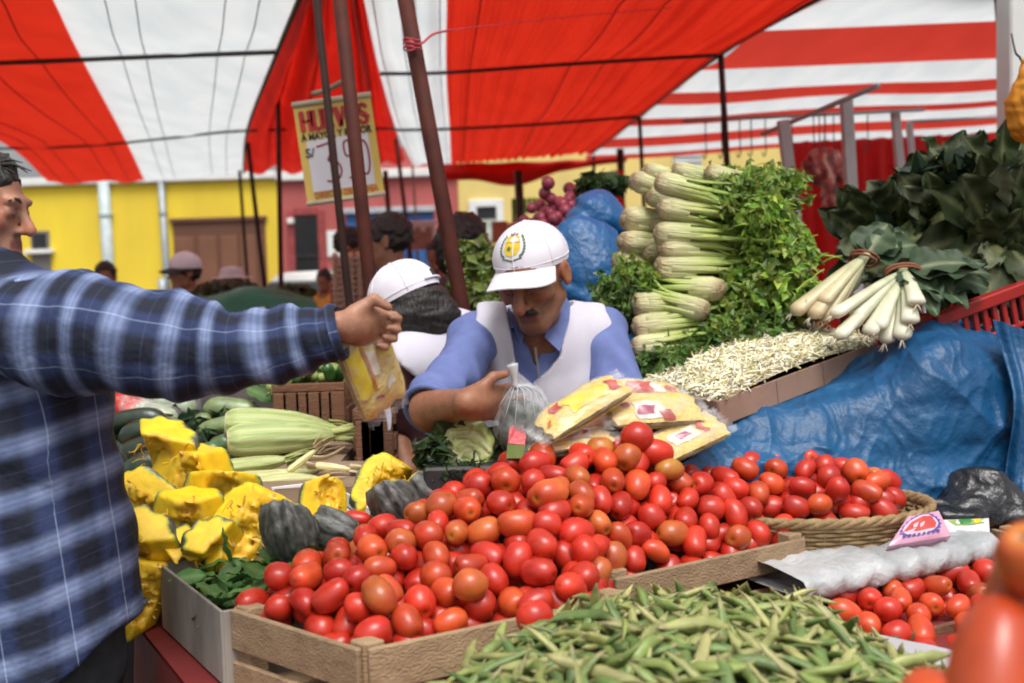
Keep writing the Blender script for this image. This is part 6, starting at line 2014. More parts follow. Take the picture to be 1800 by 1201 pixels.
# what carries the stack: a clothed block behind
single('covered_boxes', MB().box((at(1270, 560, 3.45)[0], 3.45, .62), (.38, .30, .62), bev=.03), m_darkcloth, 'dark cloth covered boxes carrying the celery stack', 'boxes', base=(at(1270, 560, 3.45)[0], 3.45, 0))

# ------------------------------------------------------------------ chard, cauliflowers and the red plastic crate on the right
m_stem = pmat('chard_stem', vc=True, scale=30, var=.12, rough=.4, bump=.3, bscale=50, sss=.08, bdist=.003)
def chard(label, tie, ends, leaves, c_st, Y_end, Y_leaf, r=.014, tiec=(.30, .10, .05), group='leaf vegetable bunches'):
    tp = at(*tie[:2], tie[2])
    T = Thing('chard_bunch', label, 'chard', tp, group)
    for k, (x, y) in enumerate(ends):
        e = at(x, y, Y_end + .02 * math.sin(k * 2))
        d = unit(e - tp)
        P_ = spline([tp - d * .01, lerp(tp, e, .35) + (0, -.008, .006), lerp(tp, e, .8) + (0, -.006, .003), e], 12)
        t = np.linspace(0, 1, 12)[:, None]
        cols = np.array((.42, .45, .25)) * (1 - t) + np.array(c_st) * t
        cols[-1] = (.46, .40, .27)
        rt = MB()
        for q_ in range(6):
            dd = unit(d + .5 * np.array([math.sin(q_ * 2.1 + k), math.cos(q_ * 1.7), math.sin(q_ * 3.1)]))
            rt.tube(spline([e - d * .004, e + dd * .010, e + dd * .022 + A3(0, 0, -.004)], 5), [.0022, .0016, .0012, .0009, .0005], 4, cols=np.array((.55, .48, .34)))
        T.part('root', rt, m_stem, smooth=True)['kind'] = 'stuff'
        T.part('stem', MB().tube(P_, r * np.interp(np.linspace(0, 1, 12), [0, .4, .85, .96, 1], [.6, .95, 1.35, 1.15, .5]), 10, flat=.62, cols=cols), m_stem, smooth=True)
    for k, (x, y, w) in enumerate(leaves):
        e = at(x, y, Y_leaf + .05 * math.sin(k * 1.7))
        d = e - tp
        L = np.linalg.norm(d)
        me = leaf_mesh(40 + k, L, w, .5, .010, (.30, .34, .2), (.052, .085, .042), 14, 9, .25, .6).mesh('leaf', m_leaf, True)
        Rf = frame(d, (0, -.75, .65) if k % 2 else (0, -.5, .85)).T
        T.sub('leaf', me, loc=(0, 0, 0), rot=Rf)
    ring = MB()
    d = unit(at(*ends[len(ends) // 2], Y_end) - tp)
    Rf = frame(d)
    for j in range(2):
        ring.tube([tp + d * .012 * j + (Rf[1] * math.cos(a) * .046 + Rf[2] * math.sin(a) * .026) for a in np.linspace(0, 2 * PI, 26)], .0035, 6)
    T.part('tie', ring, pmat('tie_brown', tiec, rough=.7), smooth=True)
chard('tied bunch of thick white chard stems beside the bean sprout box', (1588, 478, 2.86),
      [(1462, 556), (1490, 578), (1470, 596), (1525, 590), (1555, 604), (1612, 536), (1585, 598), (1500, 560), (1540, 580), (1600, 570)],
      [(1745, 452, .13), (1752, 486, .14), (1715, 520, .12), (1655, 532, .10), (1735, 425, .12), (1700, 470, .14), (1660, 505, .12)], (.72, .70, .56), 2.74, 2.78, r=.018)
chard('flat bunch of pale pinkish stems lying behind the white chard', (1520, 452, 2.95), [(1392, 552), (1410, 545), (1425, 558), (1445, 562), (1462, 545), (1440, 535)],
      [(1575, 400, .14), (1600, 385, .12), (1560, 380, .12), (1620, 410, .12)], (.62, .48, .30), 2.88, 3.0, r=.023, tiec=(.06, .035, .025))
# broad pale leaf base above the tie
m_cauli = pmat('cauliflower', vc=True, scale=40, var=.2, rough=.7, bump=.9, bscale=130, bdist=.006)
def curd_mesh(i):
    g_ = np.random.default_rng(900 + i)
    an = np.linspace(0, 2 * PI, 22, endpoint=False); el = np.linspace(-.5, PI / 2 - .02, 12)
    G = np.stack([[(math.cos(a) * math.cos(e), math.sin(a) * math.cos(e), math.sin(e)) for e in el] for a in an])
    P = G.reshape(-1, 3)
    k = 1 + .07 * np.abs(snoise(P, 5, 900 + i)) + .04 * snoise(P, 13, 901 + i)
    P = P * k[:, None] * (.060, .060, .050)
    c = np.array((.115, .125, .038)) * (1 + .35 * snoise(P, 60, 3)[:, None] * .4)
    return MB().grid(P.reshape(22, 12, 3), c=c.reshape(22, 12, 3), wrap=True, flip=True).mesh('curd', m_cauli, True)
CURD = [curd_mesh(i) for i in range(3)]
BIGL = [leaf_mesh(60 + i, .27, .145, -.5 + .25 * i, .016, (.21, .22, .10), (.030, .043, .013), 13, 9, .35, .85).mesh('leaf', m_leaf, True) for i in range(5)]
PALE = [leaf_mesh(70 + i, .24, .12, -.3 + .3 * i, .016, (.24, .25, .15), (.10, .115, .065), 12, 8, .35, .85).mesh('leaf', m_leaf, True) for i in range(2)]
gk = np.random.default_rng(19)
def cauli(lb, c, face, n=11, sc_=1.0, group='cauliflowers heaped on the red crate'):
    T = Thing('cauliflower', lb, 'cauliflower', c, group)
    face = unit(face)
    Rf = frame(face, (0, 0, 1))
    Rz = np.array([Rf[1], Rf[2], Rf[0]])
    if not lb.endswith('above the red crate'):
      T.sub('curd', CURD[int(gk.integers(0, 3))], loc=-face * .025, rot=Rz.T, scale=sc_ * .92)
    for k in range(n):
        a = k * 2.39 + gk.uniform(-.2, .2)
        rad = Rz[0] * math.cos(a) + Rz[1] * math.sin(a)
        d = unit(face * gk.uniform(.45, 1.25) + rad * 1.0 + (0, 0, -.1))
        p = rad * .035 * sc_ - face * .055 * sc_
        me = PALE[k % 2] if gk.random() < .24 else BIGL[int(gk.integers(0, 5))]
        Rl = frame(d, face).T
        T.sub('leaf', me, loc=p, rot=Rl, scale=sc_ * gk.uniform(.5, .82))
cl_l = ['cauliflower at the low left end of the dark heap, beside the celery leaves', 'cauliflower with yellow curd in the middle of the dark heap', 'cauliflower under the highest leaves of the heap',
        'cauliflower at the top of the heap before the brown corner pole', 'cauliflower on the near right of the heap, above the red crate', 'cauliflower just above the pale chard leaves',
        'cauliflower at the top left slope of the heap, before the red curtain', 'cauliflower under the orange bag', 'cauliflower lowest in the heap, over the red crate\'s rim']
for lb, (x, y, Y, fx, fy, fz, s) in zip(cl_l, ((1535, 425, 3.12, -.5, -.8, .2, 1.0), (1668, 395, 3.02, -.1, -.9, .25, .95), (1655, 335, 3.22, -.3, -.6, .6, 1.0), (1722, 308, 3.2, 0, -.6, .7, 1.0),
                                           (1770, 400, 2.92, -.1, -.95, .2, 1.15), (1640, 440, 3.05, -.3, -.9, .1, .9), (1595, 382, 3.2, -.6, -.5, .5, 1.0), (1800, 320, 3.1, .2, -.8, .5, 1.0), (1745, 460, 2.95, -.2, -.9, .1, .9))):
    cauli(lb, at(x, y, Y + .13), (fx, fy, fz), 16, s)
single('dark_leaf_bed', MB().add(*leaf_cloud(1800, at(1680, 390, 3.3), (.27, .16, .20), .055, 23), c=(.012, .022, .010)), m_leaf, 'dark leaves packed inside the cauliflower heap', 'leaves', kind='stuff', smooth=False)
m_redp = pmat('red_plastic', (.36, .018, .014), (.30, .014, .012), scale=6, rough=.32, coat=.2)
ra, rb = at(1640, 556, 2.84), at(1850, 478, 3.02)
ud = unit((rb - ra)); vd = unit(np.cross((0, 0, 1), ud)); ru = np.cross(ud, vd)
T = Thing('plastic_crate', 'red slotted plastic crate holding the cauliflowers', 'crate', ra - (0, 0, .22))
Lr, Wr, Hr = .46, .34, .21
def edge_rail(o, d, L, out, z0, z1, w=.012, nm='rail'):
    mb = MB().beam(o + ru * (z0 + z1) / 2, o + d * L + ru * (z0 + z1) / 2, w, z1 - z0, ru, .004)
    T.part(nm, mb, m_redp)
for (o, d, L) in ((ra, ud, Lr), (ra + vd * Wr, ud, Lr), (ra, vd, Wr), (ra + ud * Lr, vd, Wr)):
    edge_rail(o, d, L, 0, -.030, .004, .034, 'rim')
    edge_rail(o, d, L, 0, -Hr, -Hr + .03)
    edge_rail(o, d, L, 0, -.115, -.10)
    m_ = int(L / .034)
    for k in range(m_ + 1):
        c = o + d * (L * k / m_)
        T.part('slat', MB().box(c - ru * (Hr / 2 + .01), (.0085 if k not in (0, m_) else .02, .005, Hr / 2 - .01), np.array([d, np.cross(ru, d), ru]), .002), m_redp)
T.part('base', MB().add([ra - ru * Hr, ra + ud * Lr - ru * Hr, ra + ud * Lr + vd * Wr - ru * Hr, ra + vd * Wr - ru * Hr], [(0, 1, 2, 3)]), m_redp)
# orange bag hanging by the corner pole
T = Thing('orange_bag', 'bright orange plastic bag hanging beside the brown corner pole', 'bag', at(1800, 250, 2.9))
oc = at(1803, 195, 2.9)
sdf_part(T, 'bag_body', lambda P: smin(ell(P, oc, (.046, .05, .085)) + .005 * snoise(P, 40, 95), cap(P, oc, at(1798, 108, 2.9), .03, .005) + .003 * snoise(P, 60, 96), .03), oc - A3(.1, .1, .13), oc + A3(.1, .1, .17), .005,
         pmat('orange_plastic', (.68, .28, .02), (.6, .22, .015), scale=10, rough=.3, trans=.25, bump=.3))
T.part('handle', MB().tube(spline([at(1798, 112, 2.9), at(1792, 100, 2.92), at(1785, 92, 3.0), at(1778, 60, 3.4)], 12), .003, 6), pmat('dark_string', (.03, .03, .03), rough=.7), smooth=True)
# ------------------------------------------------------------------ cut squash on the left
m_sq = pmat('squash', vc=True, scale=26, var=.16, rough=.5, bump=.35, bscale=75, sss=.1, sssc=(1, .6, .1), bdist=.004)
def squash_mesh(i, cut=(.45, .85), H=(.8, .8)):
    g_ = np.random.default_rng(1100 + i)
    ra, rb = A3(.085, .085, .125) * g_.uniform(.92, 1.08), A3(.038, .042, .075)
    a1, a2 = g_.uniform(*cut), g_.uniform(*cut)
    n1, n2 = unit((math.sin(a1) * 1.0, -.75, .25 * g_.normal())), unit((-math.sin(a2), -.75, .25 * g_.normal()))
    t1, t2 = unit((g_.normal() * .25, g_.normal() * .15, 1)), unit((g_.normal() * .3, -.1, -1))
    def f(P):
        d = ell(P, (0, 0, 0), ra)
        rib = .004 * np.cos(np.arctan2(P[:, 1], P[:, 0]) * 9) + .002 * snoise(P * (1, 1, .4), 70, 77)
        d = d + rib
        inn = ell(P, (0, -.022, 0), rb) + .005 * snoise(P, 75, i) + .004 * snoise(P * (1, 1, .35), 190, i + 1)
        d = smax(d, -inn, .008)
        d = smax(d, P @ n1 - .012, .004)
        d = smax(d, P @ n2 - .012, .004)
        d = smax(d, P @ t1 - .105 * H[0], .005)
        d = smax(d, P @ t2 - .105 * H[1], .005)
        return d
    v, q = sdf(f, (-.12, -.12, -.15), (.12, .12, .15), .0055)
    do = ell(v, (0, 0, 0), ra) + .004 * np.cos(np.arctan2(v[:, 1], v[:, 0]) * 9)
    di = ell(v, (0, -.022, 0), rb)
    c = np.tile(np.array((.86, .55, .012)), (len(v), 1))
    c = c * (1 + .06 * snoise(v, 60, 5))[:, None]
    fib = (di < .010)
    st = snoise(v * (1, 1, .4), 160, i + 3)
    c = np.where(fib[:, None], np.where((st > .55)[:, None], np.array((.74, .38, .03)), np.where((st < -.5)[:, None], np.array((.84, .60, .06)), np.array((.80, .47, .015)))), c)
    rind = do > -.0030
    stripe = (.55 + .35 * np.cos(np.arctan2(v[:, 1], v[:, 0]) * 18 + snoise(v, 40, 4)) ** 2 + .55 * snoise(v * (1, 1, .3), 60, 8))
    rc = np.array((.12, .122, .112))[None] * np.clip(stripe, .4, 1.9)[:, None]
    c = np.where(rind[:, None], rc, c)
    edge = (do > -.0075) & ~rind
    c = np.where(edge[:, None], np.array((.42, .44, .03)), c)
    return mesh('squash', v, q, m_sq, True, col=c)
SQ = [squash_mesh(i, H=((.62, .85) if i % 2 else (.72, .7))) for i in range(6)]
seedm = pmat('seed', (.62, .40, .14), (.5, .28, .08), scale=30, rough=.4)
gq = np.random.default_rng(25)
def seeds_mesh(i):
    g_ = np.random.default_rng(i)
    mb = MB()
    for k in range(14):
        d = unit(g_.normal(size=3) * (1, .5, 1) + (0, 1.1, 0))
        p = A3(0, -.012, 0) + d * A3(.048, .048, .078) * g_.uniform(.9, 1.05)
        x = unit(g_.normal(size=3)); 
        mb.tube([p - x * .007, p - x * .002, p + x * .004, p + x * .008], [.0008, .0036, .0036, .0008], 6, flat=.4, cap=False)
    for k in range(22):
        d = unit(g_.normal(size=3) * (1, .4, 1) + (0, 1.1, 0))
        p = A3(0, -.012, 0) + d * A3(.05, .05, .082)
        q = p + unit(g_.normal(size=3) + (0, -1.2, -.4)) * g_.uniform(.01, .03)
        mb.tube(spline([p, lerp(p, q, .5) + g_.normal(size=3) * .005, q], 5), [.0018, .0016, .0013, .001, .0006], 4, cap=False, m=1)
    return mb.mesh('seed', [seedm, pmat('squash_fibre', (.78, .46, .02), (.70, .36, .02), scale=40, rough=.5)], True)
SQ.append(squash_mesh(6, cut=(.2, .4), H=(1.12, 1.05)))
SEED = [seeds_mesh(i) for i in range(3)]
def squash(label, p, rx, ry, rz, i, s=1.0, group='cut yellow squash piled on the stall'):
    T = Thing('squash_piece', label, 'squash', p, group)
    set_pose(T.o, p, euler_m(math.radians(rx), math.radians(ry), math.radians(rz)), s)
    T.sub('flesh', SQ[i])
    T.sub('seeds', SEED[i % 3])['kind'] = 'stuff'
for lb, x, y, Y, rx, ry, rz, i, s in (
    ('topmost squash wedge, its yellow peak before the dark cucumbers', 278, 822, 2.46, 10, 22, -25, 0, 1.15),
    ('tall squash wedge with a smooth flat top beside the topmost one', 332, 862, 2.42, 0, -12, 15, 1, 1.25),
    ('squash wedge with blocky top beside the thin corn ears', 388, 900, 2.36, -10, 8, 20, 2, 1.15),
    ('squash wedge full of brown seeds, touching the big grey rind', 440, 925, 2.30, 0, 24, 10, 3, 1.2),
    ('squash piece with a seedy hollow against the plaid shirt', 255, 912, 2.36, 15, -25, -10, 4, 1.15),
    ('squash piece in the middle of the pile with orange fibres', 325, 940, 2.30, 12, 12, 5, 5, 1.15),
    ('squash piece lying low before the carton\'s back rim', 385, 985, 2.28, 35, -18, 20, 0, .95),
    ('squash piece at the pile\'s foot beside the plaid shirt', 240, 985, 2.26, 28, 10, -15, 1, 1.05),
    ('squash piece lying flat just behind the carton corner', 318, 1000, 2.30, 45, 16, 10, 2, .95),
    ('thick squash slice with green rind standing before the carton corner', 258, 1045, 2.22, 10, 8, 35, 3, .95),
    ('squash piece hidden low behind the shirt hem', 232, 1085, 2.26, 70, 0, 150, 4, .75)):
    squash(lb, at(x, y, Y), rx, ry, rz, i, s)
for lb, x, y, Y, rx, ry, rz, i, s in (
    ('large squash piece showing its tall dark grey rind behind the carton', 512, 925, 2.22, -12, 10, 184, 6, .70),
    ('squash piece whose yellow top shows between two dark rinds', 580, 885, 2.36, -30, 10, 40, 2, .75),
    ('small round dark squash rind behind the tomato heap', 588, 928, 2.26, 20, 70, 185, 5, .62),
    ('squash wedge leaning with dark rind outward before the slatted crate', 694, 880, 2.36, -15, 30, 190, 6, .66),
    ('bright yellow squash wedge on the far side of the leaning rind', 678, 850, 2.44, 10, 30, 20, 3, .85),
    ('dark squash rind peeping out at the tomato heap\'s edge', 748, 868, 2.40, -10, 40, 185, 4, .7)):
    squash(lb, at(x, y, Y), rx, ry, rz, i, s)
single('squash_crate_cloth', MB().box((at(350, 1000, 2.42)[0] - .04, 2.48, .875), (.36, .14, .095), euler_m(0, 0, .1), .02), pmat('old_sacking', (.30, .22, .08), (.22, .15, .05), scale=20, rough=.9), 'sacking covered block under the squash pile', 'sacking')
# white tray rim behind the squash
tr = MB()
p0, p1, p2 = at(478, 868, 2.50), at(578, 856, 2.54), at(650, 905, 2.40)
tr.beam(p0, p1, .004, .03, bev=.001).beam(p1, p2, .004, .03, bev=.001)
tr.add([p0 - (0, 0, .02), p1 - (0, 0, .02), p2 - (0, 0, .02), at(520, 930, 2.35)], [(0, 1, 2, 3)])
single('white_tray', tr, m_wht, 'white tray rim showing behind the grey squash rind', 'tray', smooth=False)

# ------------------------------------------------------------------ corn, cucumbers, zucchini on the raised table
m_corn = pmat('corn_husk', vc=True, scale=26, var=.2, rough=.5, bump=.5, bscale=60, stretch=(.12, 3, 3), rand=.12, hue=.02, bdist=.004)
def corn_mesh(i, L=.30, r=.036, dry=0.0):
    g_ = np.random.default_rng(1300 + i)
    mb = MB()
    nu, nv = 22, 40
    u = np.linspace(0, 1, nu)
    prof = np.interp(u, [0, .03, .10, .35, .6, .8, .93, 1], [.72, .86, .97, 1.0, .88, .60, .28, .10])
    an = np.linspace(0, 2 * PI, nv, endpoint=False)
    G = np.zeros((nv, nu, 3)); C = np.zeros((nv, nu, 3))
    for j, a in enumerate(an):
        strip = (a * 6 / (2 * PI)) + .25 * np.sin(u * 3 + i)
        fr = strip - np.floor(strip)
        rr = r * prof * (1 + .10 * (fr ** 1.5) + .025 * np.sin(a * 30 + u * 4))
        G[j] = np.stack([u * L, rr * math.cos(a), rr * math.sin(a) * .92 + .012 * np.sin(u * 3) * (i % 2)], 1)
        t = u[:, None]
        g1, g2 = np.array((.36, .43, .13)), np.array((.50, .50, .22))
        base = g1 + (g2 - g1) * (.5 + .5 * np.sin(a * 11 + i))
        base = base * (1 - .35 * dry) + np.array((.62, .48, .30)) * .9 * dry
        C[j] = base * (1 - .18 * (fr[:, None] > .9)) * (1 - .15 * t)
    mb.grid(G, c=C, wrap=True, flip=True)
    mb.tube([(-.004, 0, 0), (.006, 0, 0)], [r * .62, r * .72], 14, cols=np.array([(.62, .52, .34), (.45, .40, .2)]))
    tips = MB()
    for k in range(9):
        e = unit(A3(1, .22 * g_.normal(), .2 * g_.normal()))
        p = A3(L * .90, .01 * g_.normal(), .01 * g_.normal())
        P_ = spline([p, p + e * .05, p + e * .10 + A3(0, .02 * g_.normal(), -.012)], 7)
        cw = np.array((.40, .42, .13)) if not dry else np.array((.6, .45, .27))
        tips.tube(P_, np.linspace(.010, .002, 7), 6, flat=.35, cap=False, cols=cw * g_.uniform(.8, 1.1))
    return mb.mesh('husk', m_corn, True), tips.mesh('husk_tip', m_corn, True)
CORN = [corn_mesh(0, .30, .050), corn_mesh(1, .30, .045), corn_mesh(2, .28, .030), corn_mesh(3, .26, .024, .4), corn_mesh(4, .18, .018, 1.0)]
def corn(label, a, b, Y, i, Yb=None, s=None, roll=0):
    p, q = at(*a, Y), at(*b, Yb or Y)
    L0 = (.30, .30, .28, .26, .18)[i]
    T = Thing('corn_ear', label, 'corn', p, 'corn ears on the raised table')
    set_pose(T.o, p, frame(q - p).T @ np.array(Matrix.Rotation(roll, 3, 'X')), s or np.linalg.norm(q - p) / L0)
    T.sub('husk', CORN[i][0]); T.sub('husk_tip', CORN[i][1])
corn('upper thick corn ear in light green husk, cut flat at its base', (398, 746), (560, 752), 2.95, 0, 3.00, 1.0)
corn('lower thick corn ear of the front pair, cut flat at its base', (402, 776), (570, 765), 2.88, 1, 2.95, 1.0, 1.3)
corn('thick corn ear half hidden behind the front pair', (420, 748), (590, 760), 3.05, 1, 3.10, 1.0, 2.2)
corn('long yellow green corn ear below the thick ones', (354, 832), (520, 806), 2.72, 2)
corn('thin corn ear lying above the white tray', (418, 862), (570, 842), 2.62, 3)
corn('thin corn ear between the long ear and the tray', (380, 848), (560, 826), 2.68, 3, None, None, 2.0)
corn('dry pale corn husk slanting over the ear tips', (508, 828), (562, 786), 2.64, 4)
corn('dry pale corn husk with frayed end beside the slatted crate', (556, 818), (622, 826), 2.64, 4, None, None, 1.0)
corn('short corn ear whose light end touches the plaid shirt', (264, 852), (200, 880), 2.50, 2, 2.46, .55)
m_cuc = pmat('cucumber', vc=True, scale=30, var=.3, rough=.35, bump=.3, bscale=70, rand=.2, coat=.15, bdist=.004)
def cuke(label, pts, Y, r, c1, c2, nm='cucumber', cat='cucumber', group='cucumbers behind the squash'):
    Ys = Y if not np.isscalar(Y) else [Y] * len(pts)
    P = spline([at(*p, y) for p, y in zip(pts, Ys)], 20)
    t = np.linspace(-1, 1, 20)
    R_ = r * np.maximum(.10, 1 - np.abs(t) ** 5) ** .6
    g_ = np.random.default_rng(int(pts[0][0] * 7 + pts[0][1]))
    seg = 16
    mb = MB().tube(P, R_, seg, cols=np.array(c1))
    v = mb.v[0].reshape(20, seg, 3)
    an = np.arange(seg) * 2 * PI / seg
    k = 1 + .03 * np.cos(an * 6)[None] + .02 * np.sin(t * 8)[:, None]
    mb.v[0] = (P[:, None] + (v - P[:, None]) * k[..., None]).reshape(-1, 3)
    st = (.5 + .5 * np.cos(an * 8))[None, :, None] * np.ones((20, 1, 1))
    mb.c[0] = (np.array(c1) * (1 - st * .4) + np.array(c2) * st * .4 + np.clip((t[:, None, None] - .75) * 1.2, 0, .3) * np.array(c2)).reshape(-1, 3)
    return single(nm, mb, m_cuc, label, cat, group)
dk, lt = (.014, .026, .018), (.05, .085, .035)
cuke('dark bent cucumber just under the plaid sleeve', [(185, 752), (225, 738), (265, 735), (290, 748)], 3.05, .030, dk, lt)
cuke('long dark cucumber arching across the middle', [(210, 775), (250, 757), (295, 760), (325, 785)], 2.95, .032, dk, lt)
cuke('dark cucumber partly behind the topmost squash', [(205, 812), (240, 790), (280, 780), (310, 790)], 2.85, .030, dk, lt)
cuke('dark cucumber lying against the shirt edge', [(190, 790), (205, 820), (225, 850), (250, 865)], 2.70, .032, dk, lt)
cuke('lowest dark cucumber behind the squash pile', [(200, 850), (225, 835), (260, 815), (300, 820)], 2.66, .032, dk, lt)
cuke('cucumber with its light green end towards the corn', [(285, 740), (310, 755), (328, 772), (336, 785)], [3.15, 3.05, 2.97, 2.93], .027, (.03, .06, .02), (.16, .24, .06))
zl, zd = (.16, .22, .085), (.24, .30, .13)
ZG = 'pale green zucchini behind the corn'
cuke('rounded pale zucchini beside the thick corn, at its top left', [(358, 722), (390, 718), (425, 722), (455, 722)], 3.3, .036, zl, zd, 'zucchini', 'zucchini', ZG)
cuke('slim pale zucchini pointing at the corn base', [(345, 765), (375, 752), (410, 745), (440, 742)], 3.12, .026, zl, zd, 'zucchini', 'zucchini', ZG)
cuke('short zucchini between the two pale ones', [(335, 748), (352, 742), (372, 740)], 3.22, .026, zl, zd, 'zucchini', 'zucchini', ZG)
cuke('small zucchini under the corn base', [(372, 790), (392, 780), (412, 780)], 2.95, .026, (.06, .12, .05), zl, 'zucchini', 'zucchini', ZG)
cuke('tiny green zucchini above the long corn ear', [(350, 798), (372, 790), (385, 798)], 2.92, .022, (.05, .11, .04), zl, 'zucchini', 'zucchini', ZG)
cuke('pale cut zucchini beside the topmost squash peak', [(300, 790), (322, 800), (342, 815)], 2.70, .026, (.12, .2, .08), (.34, .38, .2), 'zucchini', 'zucchini', ZG)
cuke('bagged pale green squash with ribbed end, farther one', [(270, 705), (300, 714), (345, 718)], 3.4, .042, (.20, .26, .14), (.36, .40, .28), 'bagged_squash', 'squash', 'bagged pale squash by the red tomatoes')
cuke('bagged pale green squash with ribbed end, nearer one', [(235, 722), (270, 732), (312, 742)], 3.22, .038, (.24, .29, .17), (.40, .42, .30), 'bagged_squash', 'squash', 'bagged pale squash by the red tomatoes')
fm = MB()
for (a, b, Y, r) in (((268, 703), (348, 720), 3.38, .047), ((232, 720), (315, 743), 3.20, .043)):
    P_ = spline([at(*a, Y) - A3(.03, 0, 0), at(*a, Y), at(*b, Y)], 14)
    t = np.linspace(0, 1, 14)
    mb = fm.tube(P_, r * (1 + .06 * np.sin(t * 22)) * np.interp(t, [0, .2, .85, 1], [.4, 1, 1.02, .8]), 14)
single('clear_bag', fm, m_clear, 'clear plastic bags round the two pale squashes under the plaid sleeve', 'plastic bag')
for k, (x, y) in enumerate(((205, 708), (222, 706), (238, 710), (214, 720), (232, 722), (246, 718), (198, 722))):
    put_tomato(at(x, y, 3.5 - .03 * (k > 2)), rand_rot(gt), 0, 'low', 1.05, None)
    o = bpy.context.scene.objects[-1] if False else None
for o in list(COL.objects)[-7:]:
    if o.name.startswith('tomato'):
        tag(o, 'small bright red tomato under the plaid sleeve, behind the cucumbers', 'tomato', 'tomatoes behind the cucumbers')
single('green_table_leaves', MB().add(*leaf_cloud(1500, at(330, 770, 3.25), (.42, .3, .07), .03, 41), c=(.02, .045, .016)), m_leaf, 'dark leaves lying between cucumbers and corn', 'leaves', kind='stuff', smooth=False)

# ------------------------------------------------------------------ brown slatted crates and green peppers
def slat_crate(label, x0, x1, y0, y1, Y, dep, n):
    a, b = at(x0, y0, Y), at(x1, y0 - (x1 - x0) * .02, Y)
    zb = at((x0 + x1) / 2, y1, Y)[2]
    T = Thing('slatted_crate', label, 'crate', ((a[0] + b[0]) / 2, Y + dep / 2, zb), 'wooden crates on the stall')
    H = a[2] - zb
    for yy in (Y, Y + dep):
        for (z, h) in ((a[2] - .012, .024), (zb + .014, .028)):
            T.part('rail', MB().box(((a[0] + b[0]) / 2, yy, z), ((b[0] - a[0]) / 2, .008, h / 2), bev=.002), m_crate2)
        for k in range(n):
            x = lerp(a[0] + .024, b[0] - .024, k / (n - 1))
            T.part('slat', MB().box((x, yy - .012, (a[2] + zb) / 2 - .012), ((.020 if k % 2 == 0 else .024), .006, H / 2 - .014), bev=.002), m_crate2)
    for xx in (a[0], b[0]):
        for z in (a[2] - .02, (a[2] + zb) / 2, zb + .03):
            T.part('plank', MB().box((xx, Y + dep / 2, z), (.006, dep / 2 - .010, .022), bev=.002), m_crate2)
    T.part('base', MB().box(((a[0] + b[0]) / 2, Y + dep / 2, zb + .006), ((b[0] - a[0]) / 2 - .008, dep / 2 - .01, .005)), m_crate2)
    return T
slat_crate('brown slatted crate of green peppers behind the corn', 478, 606, 676, 790, 3.22, .26, 6)
slat_crate('brown slatted crate standing under the dangling noodle packet', 622, 690, 722, 838, 2.90, .20, 4)
m_pep = pmat('pepper', vc=True, scale=20, var=.2, rough=.25, coat=.3, rand=.25, hue=.03)
gpp = np.random.default_rng(33)
def pepper_mesh(i):
    c = [(.10, .20, .03), (.34, .40, .12), (.05, .14, .03), (.22, .33, .05)][i]
    P_ = spline([(-.04, 0, 0), (-.015, .003, .002), (.02, -.002, 0), (.055, .006, -.006)], 12)
    mb = MB().tube(P_, np.interp(np.linspace(0, 1, 12), [0, .12, .5, .85, 1], [.006, .019, .020, .012, .002]), 10, cols=np.array(c))
    mb.tube([(-.055, .003, .004), (-.038, 0, 0)], [.003, .004], 6, cols=np.array((.12, .2, .05)))
    return mb.mesh('pepper', m_pep, True)
PEP = [pepper_mesh(i) for i in range(4)]
for k in range(42):
    x, y, Y = gpp.uniform(482, 606), gpp.uniform(636, 676), gpp.uniform(3.22, 3.42)
    y = 676 - (676 - y) * math.sin((x - 470) / 140 * 2.6) ** .5
    o = link('pepper', PEP[int(gpp.integers(0, 4))], loc=at(x, y, Y), rot=rand_rot(gpp), scale=gpp.uniform(.8, 1.15))
    tag(o, 'small green pepper heaped in the brown slatted crate', 'pepper', 'green peppers in the slatted crate')
for k, (x, y, a) in enumerate(((440, 668, .3), (465, 655, 1.2), (425, 680, -.4), (455, 680, .8), (478, 668, 2.0))):
    o = link('leaf', LB[k % 4], loc=at(x, y, 3.3), rot=euler_m(.6, .2, a), scale=1.6)
    tag(o, 'dark green leaf lying beside the pepper crate', 'leaf', 'leaves beside the pepper crate')
single('dark_crates', MB().box((at(400, 760, 3.65)[0] - .1, 3.72, .60), (.62, .12, .53), bev=.02), m_darkcloth, 'dark covered boxes behind the cucumbers', 'boxes')

# ------------------------------------------------------------------ in front of the stallholder: bag, packets, cabbage, melon
bgp = at(920, 742, 2.42)
T = Thing('plastic_bag', 'clear knotted plastic bag of dark vegetables in the stallholder\'s hands', 'plastic bag', bgp - (0, 0, .09))
bagr = A3(.066, .056, .085)
def bag2(P):
    an = np.arctan2(P[:, 1] - bgp[1], P[:, 0] - bgp[0])
    d = ell(P, bgp, bagr) + .0035 * np.cos(an * 11) * np.clip((P[:, 2] - bgp[2]) * 14, 0, 1) + .003 * snoise(P, 28, 97)
    k = at(906, 680, 2.42)
    d = smin(d, cap(P, bgp + A3(0, 0, .06), k, .028, .007), .035)
    d = smin(d, cap(P, k, at(902, 645, 2.42), .006, .010), .01) + .002 * np.cos(an * 7)
    return d
v, q = sdf(bag2, bgp - A3(.1, .1, .12), bgp + A3(.1, .1, .19), .005)
m_bagf = film_mat('bag_film', (.80, .83, .85), .10, .10, .30, 24)
zz = v[:, 2]
link('film', mesh('film', v - T.base, q, m_bagf, True), T.o)
sdf_part(T, 'contents', lambda P: smax(ell(P, bgp - A3(0, 0, .010), bagr - .010) + .006 * snoise(P, 30, 98), P[:, 2] - bgp[2] - .048, .02), bgp - .1, bgp + .1, .006,
         pmat('dark_veg', (.016, .026, .018), (.05, .065, .045), scale=28, rough=.4, bump=.5, bscale=60))
pl_ = MB()
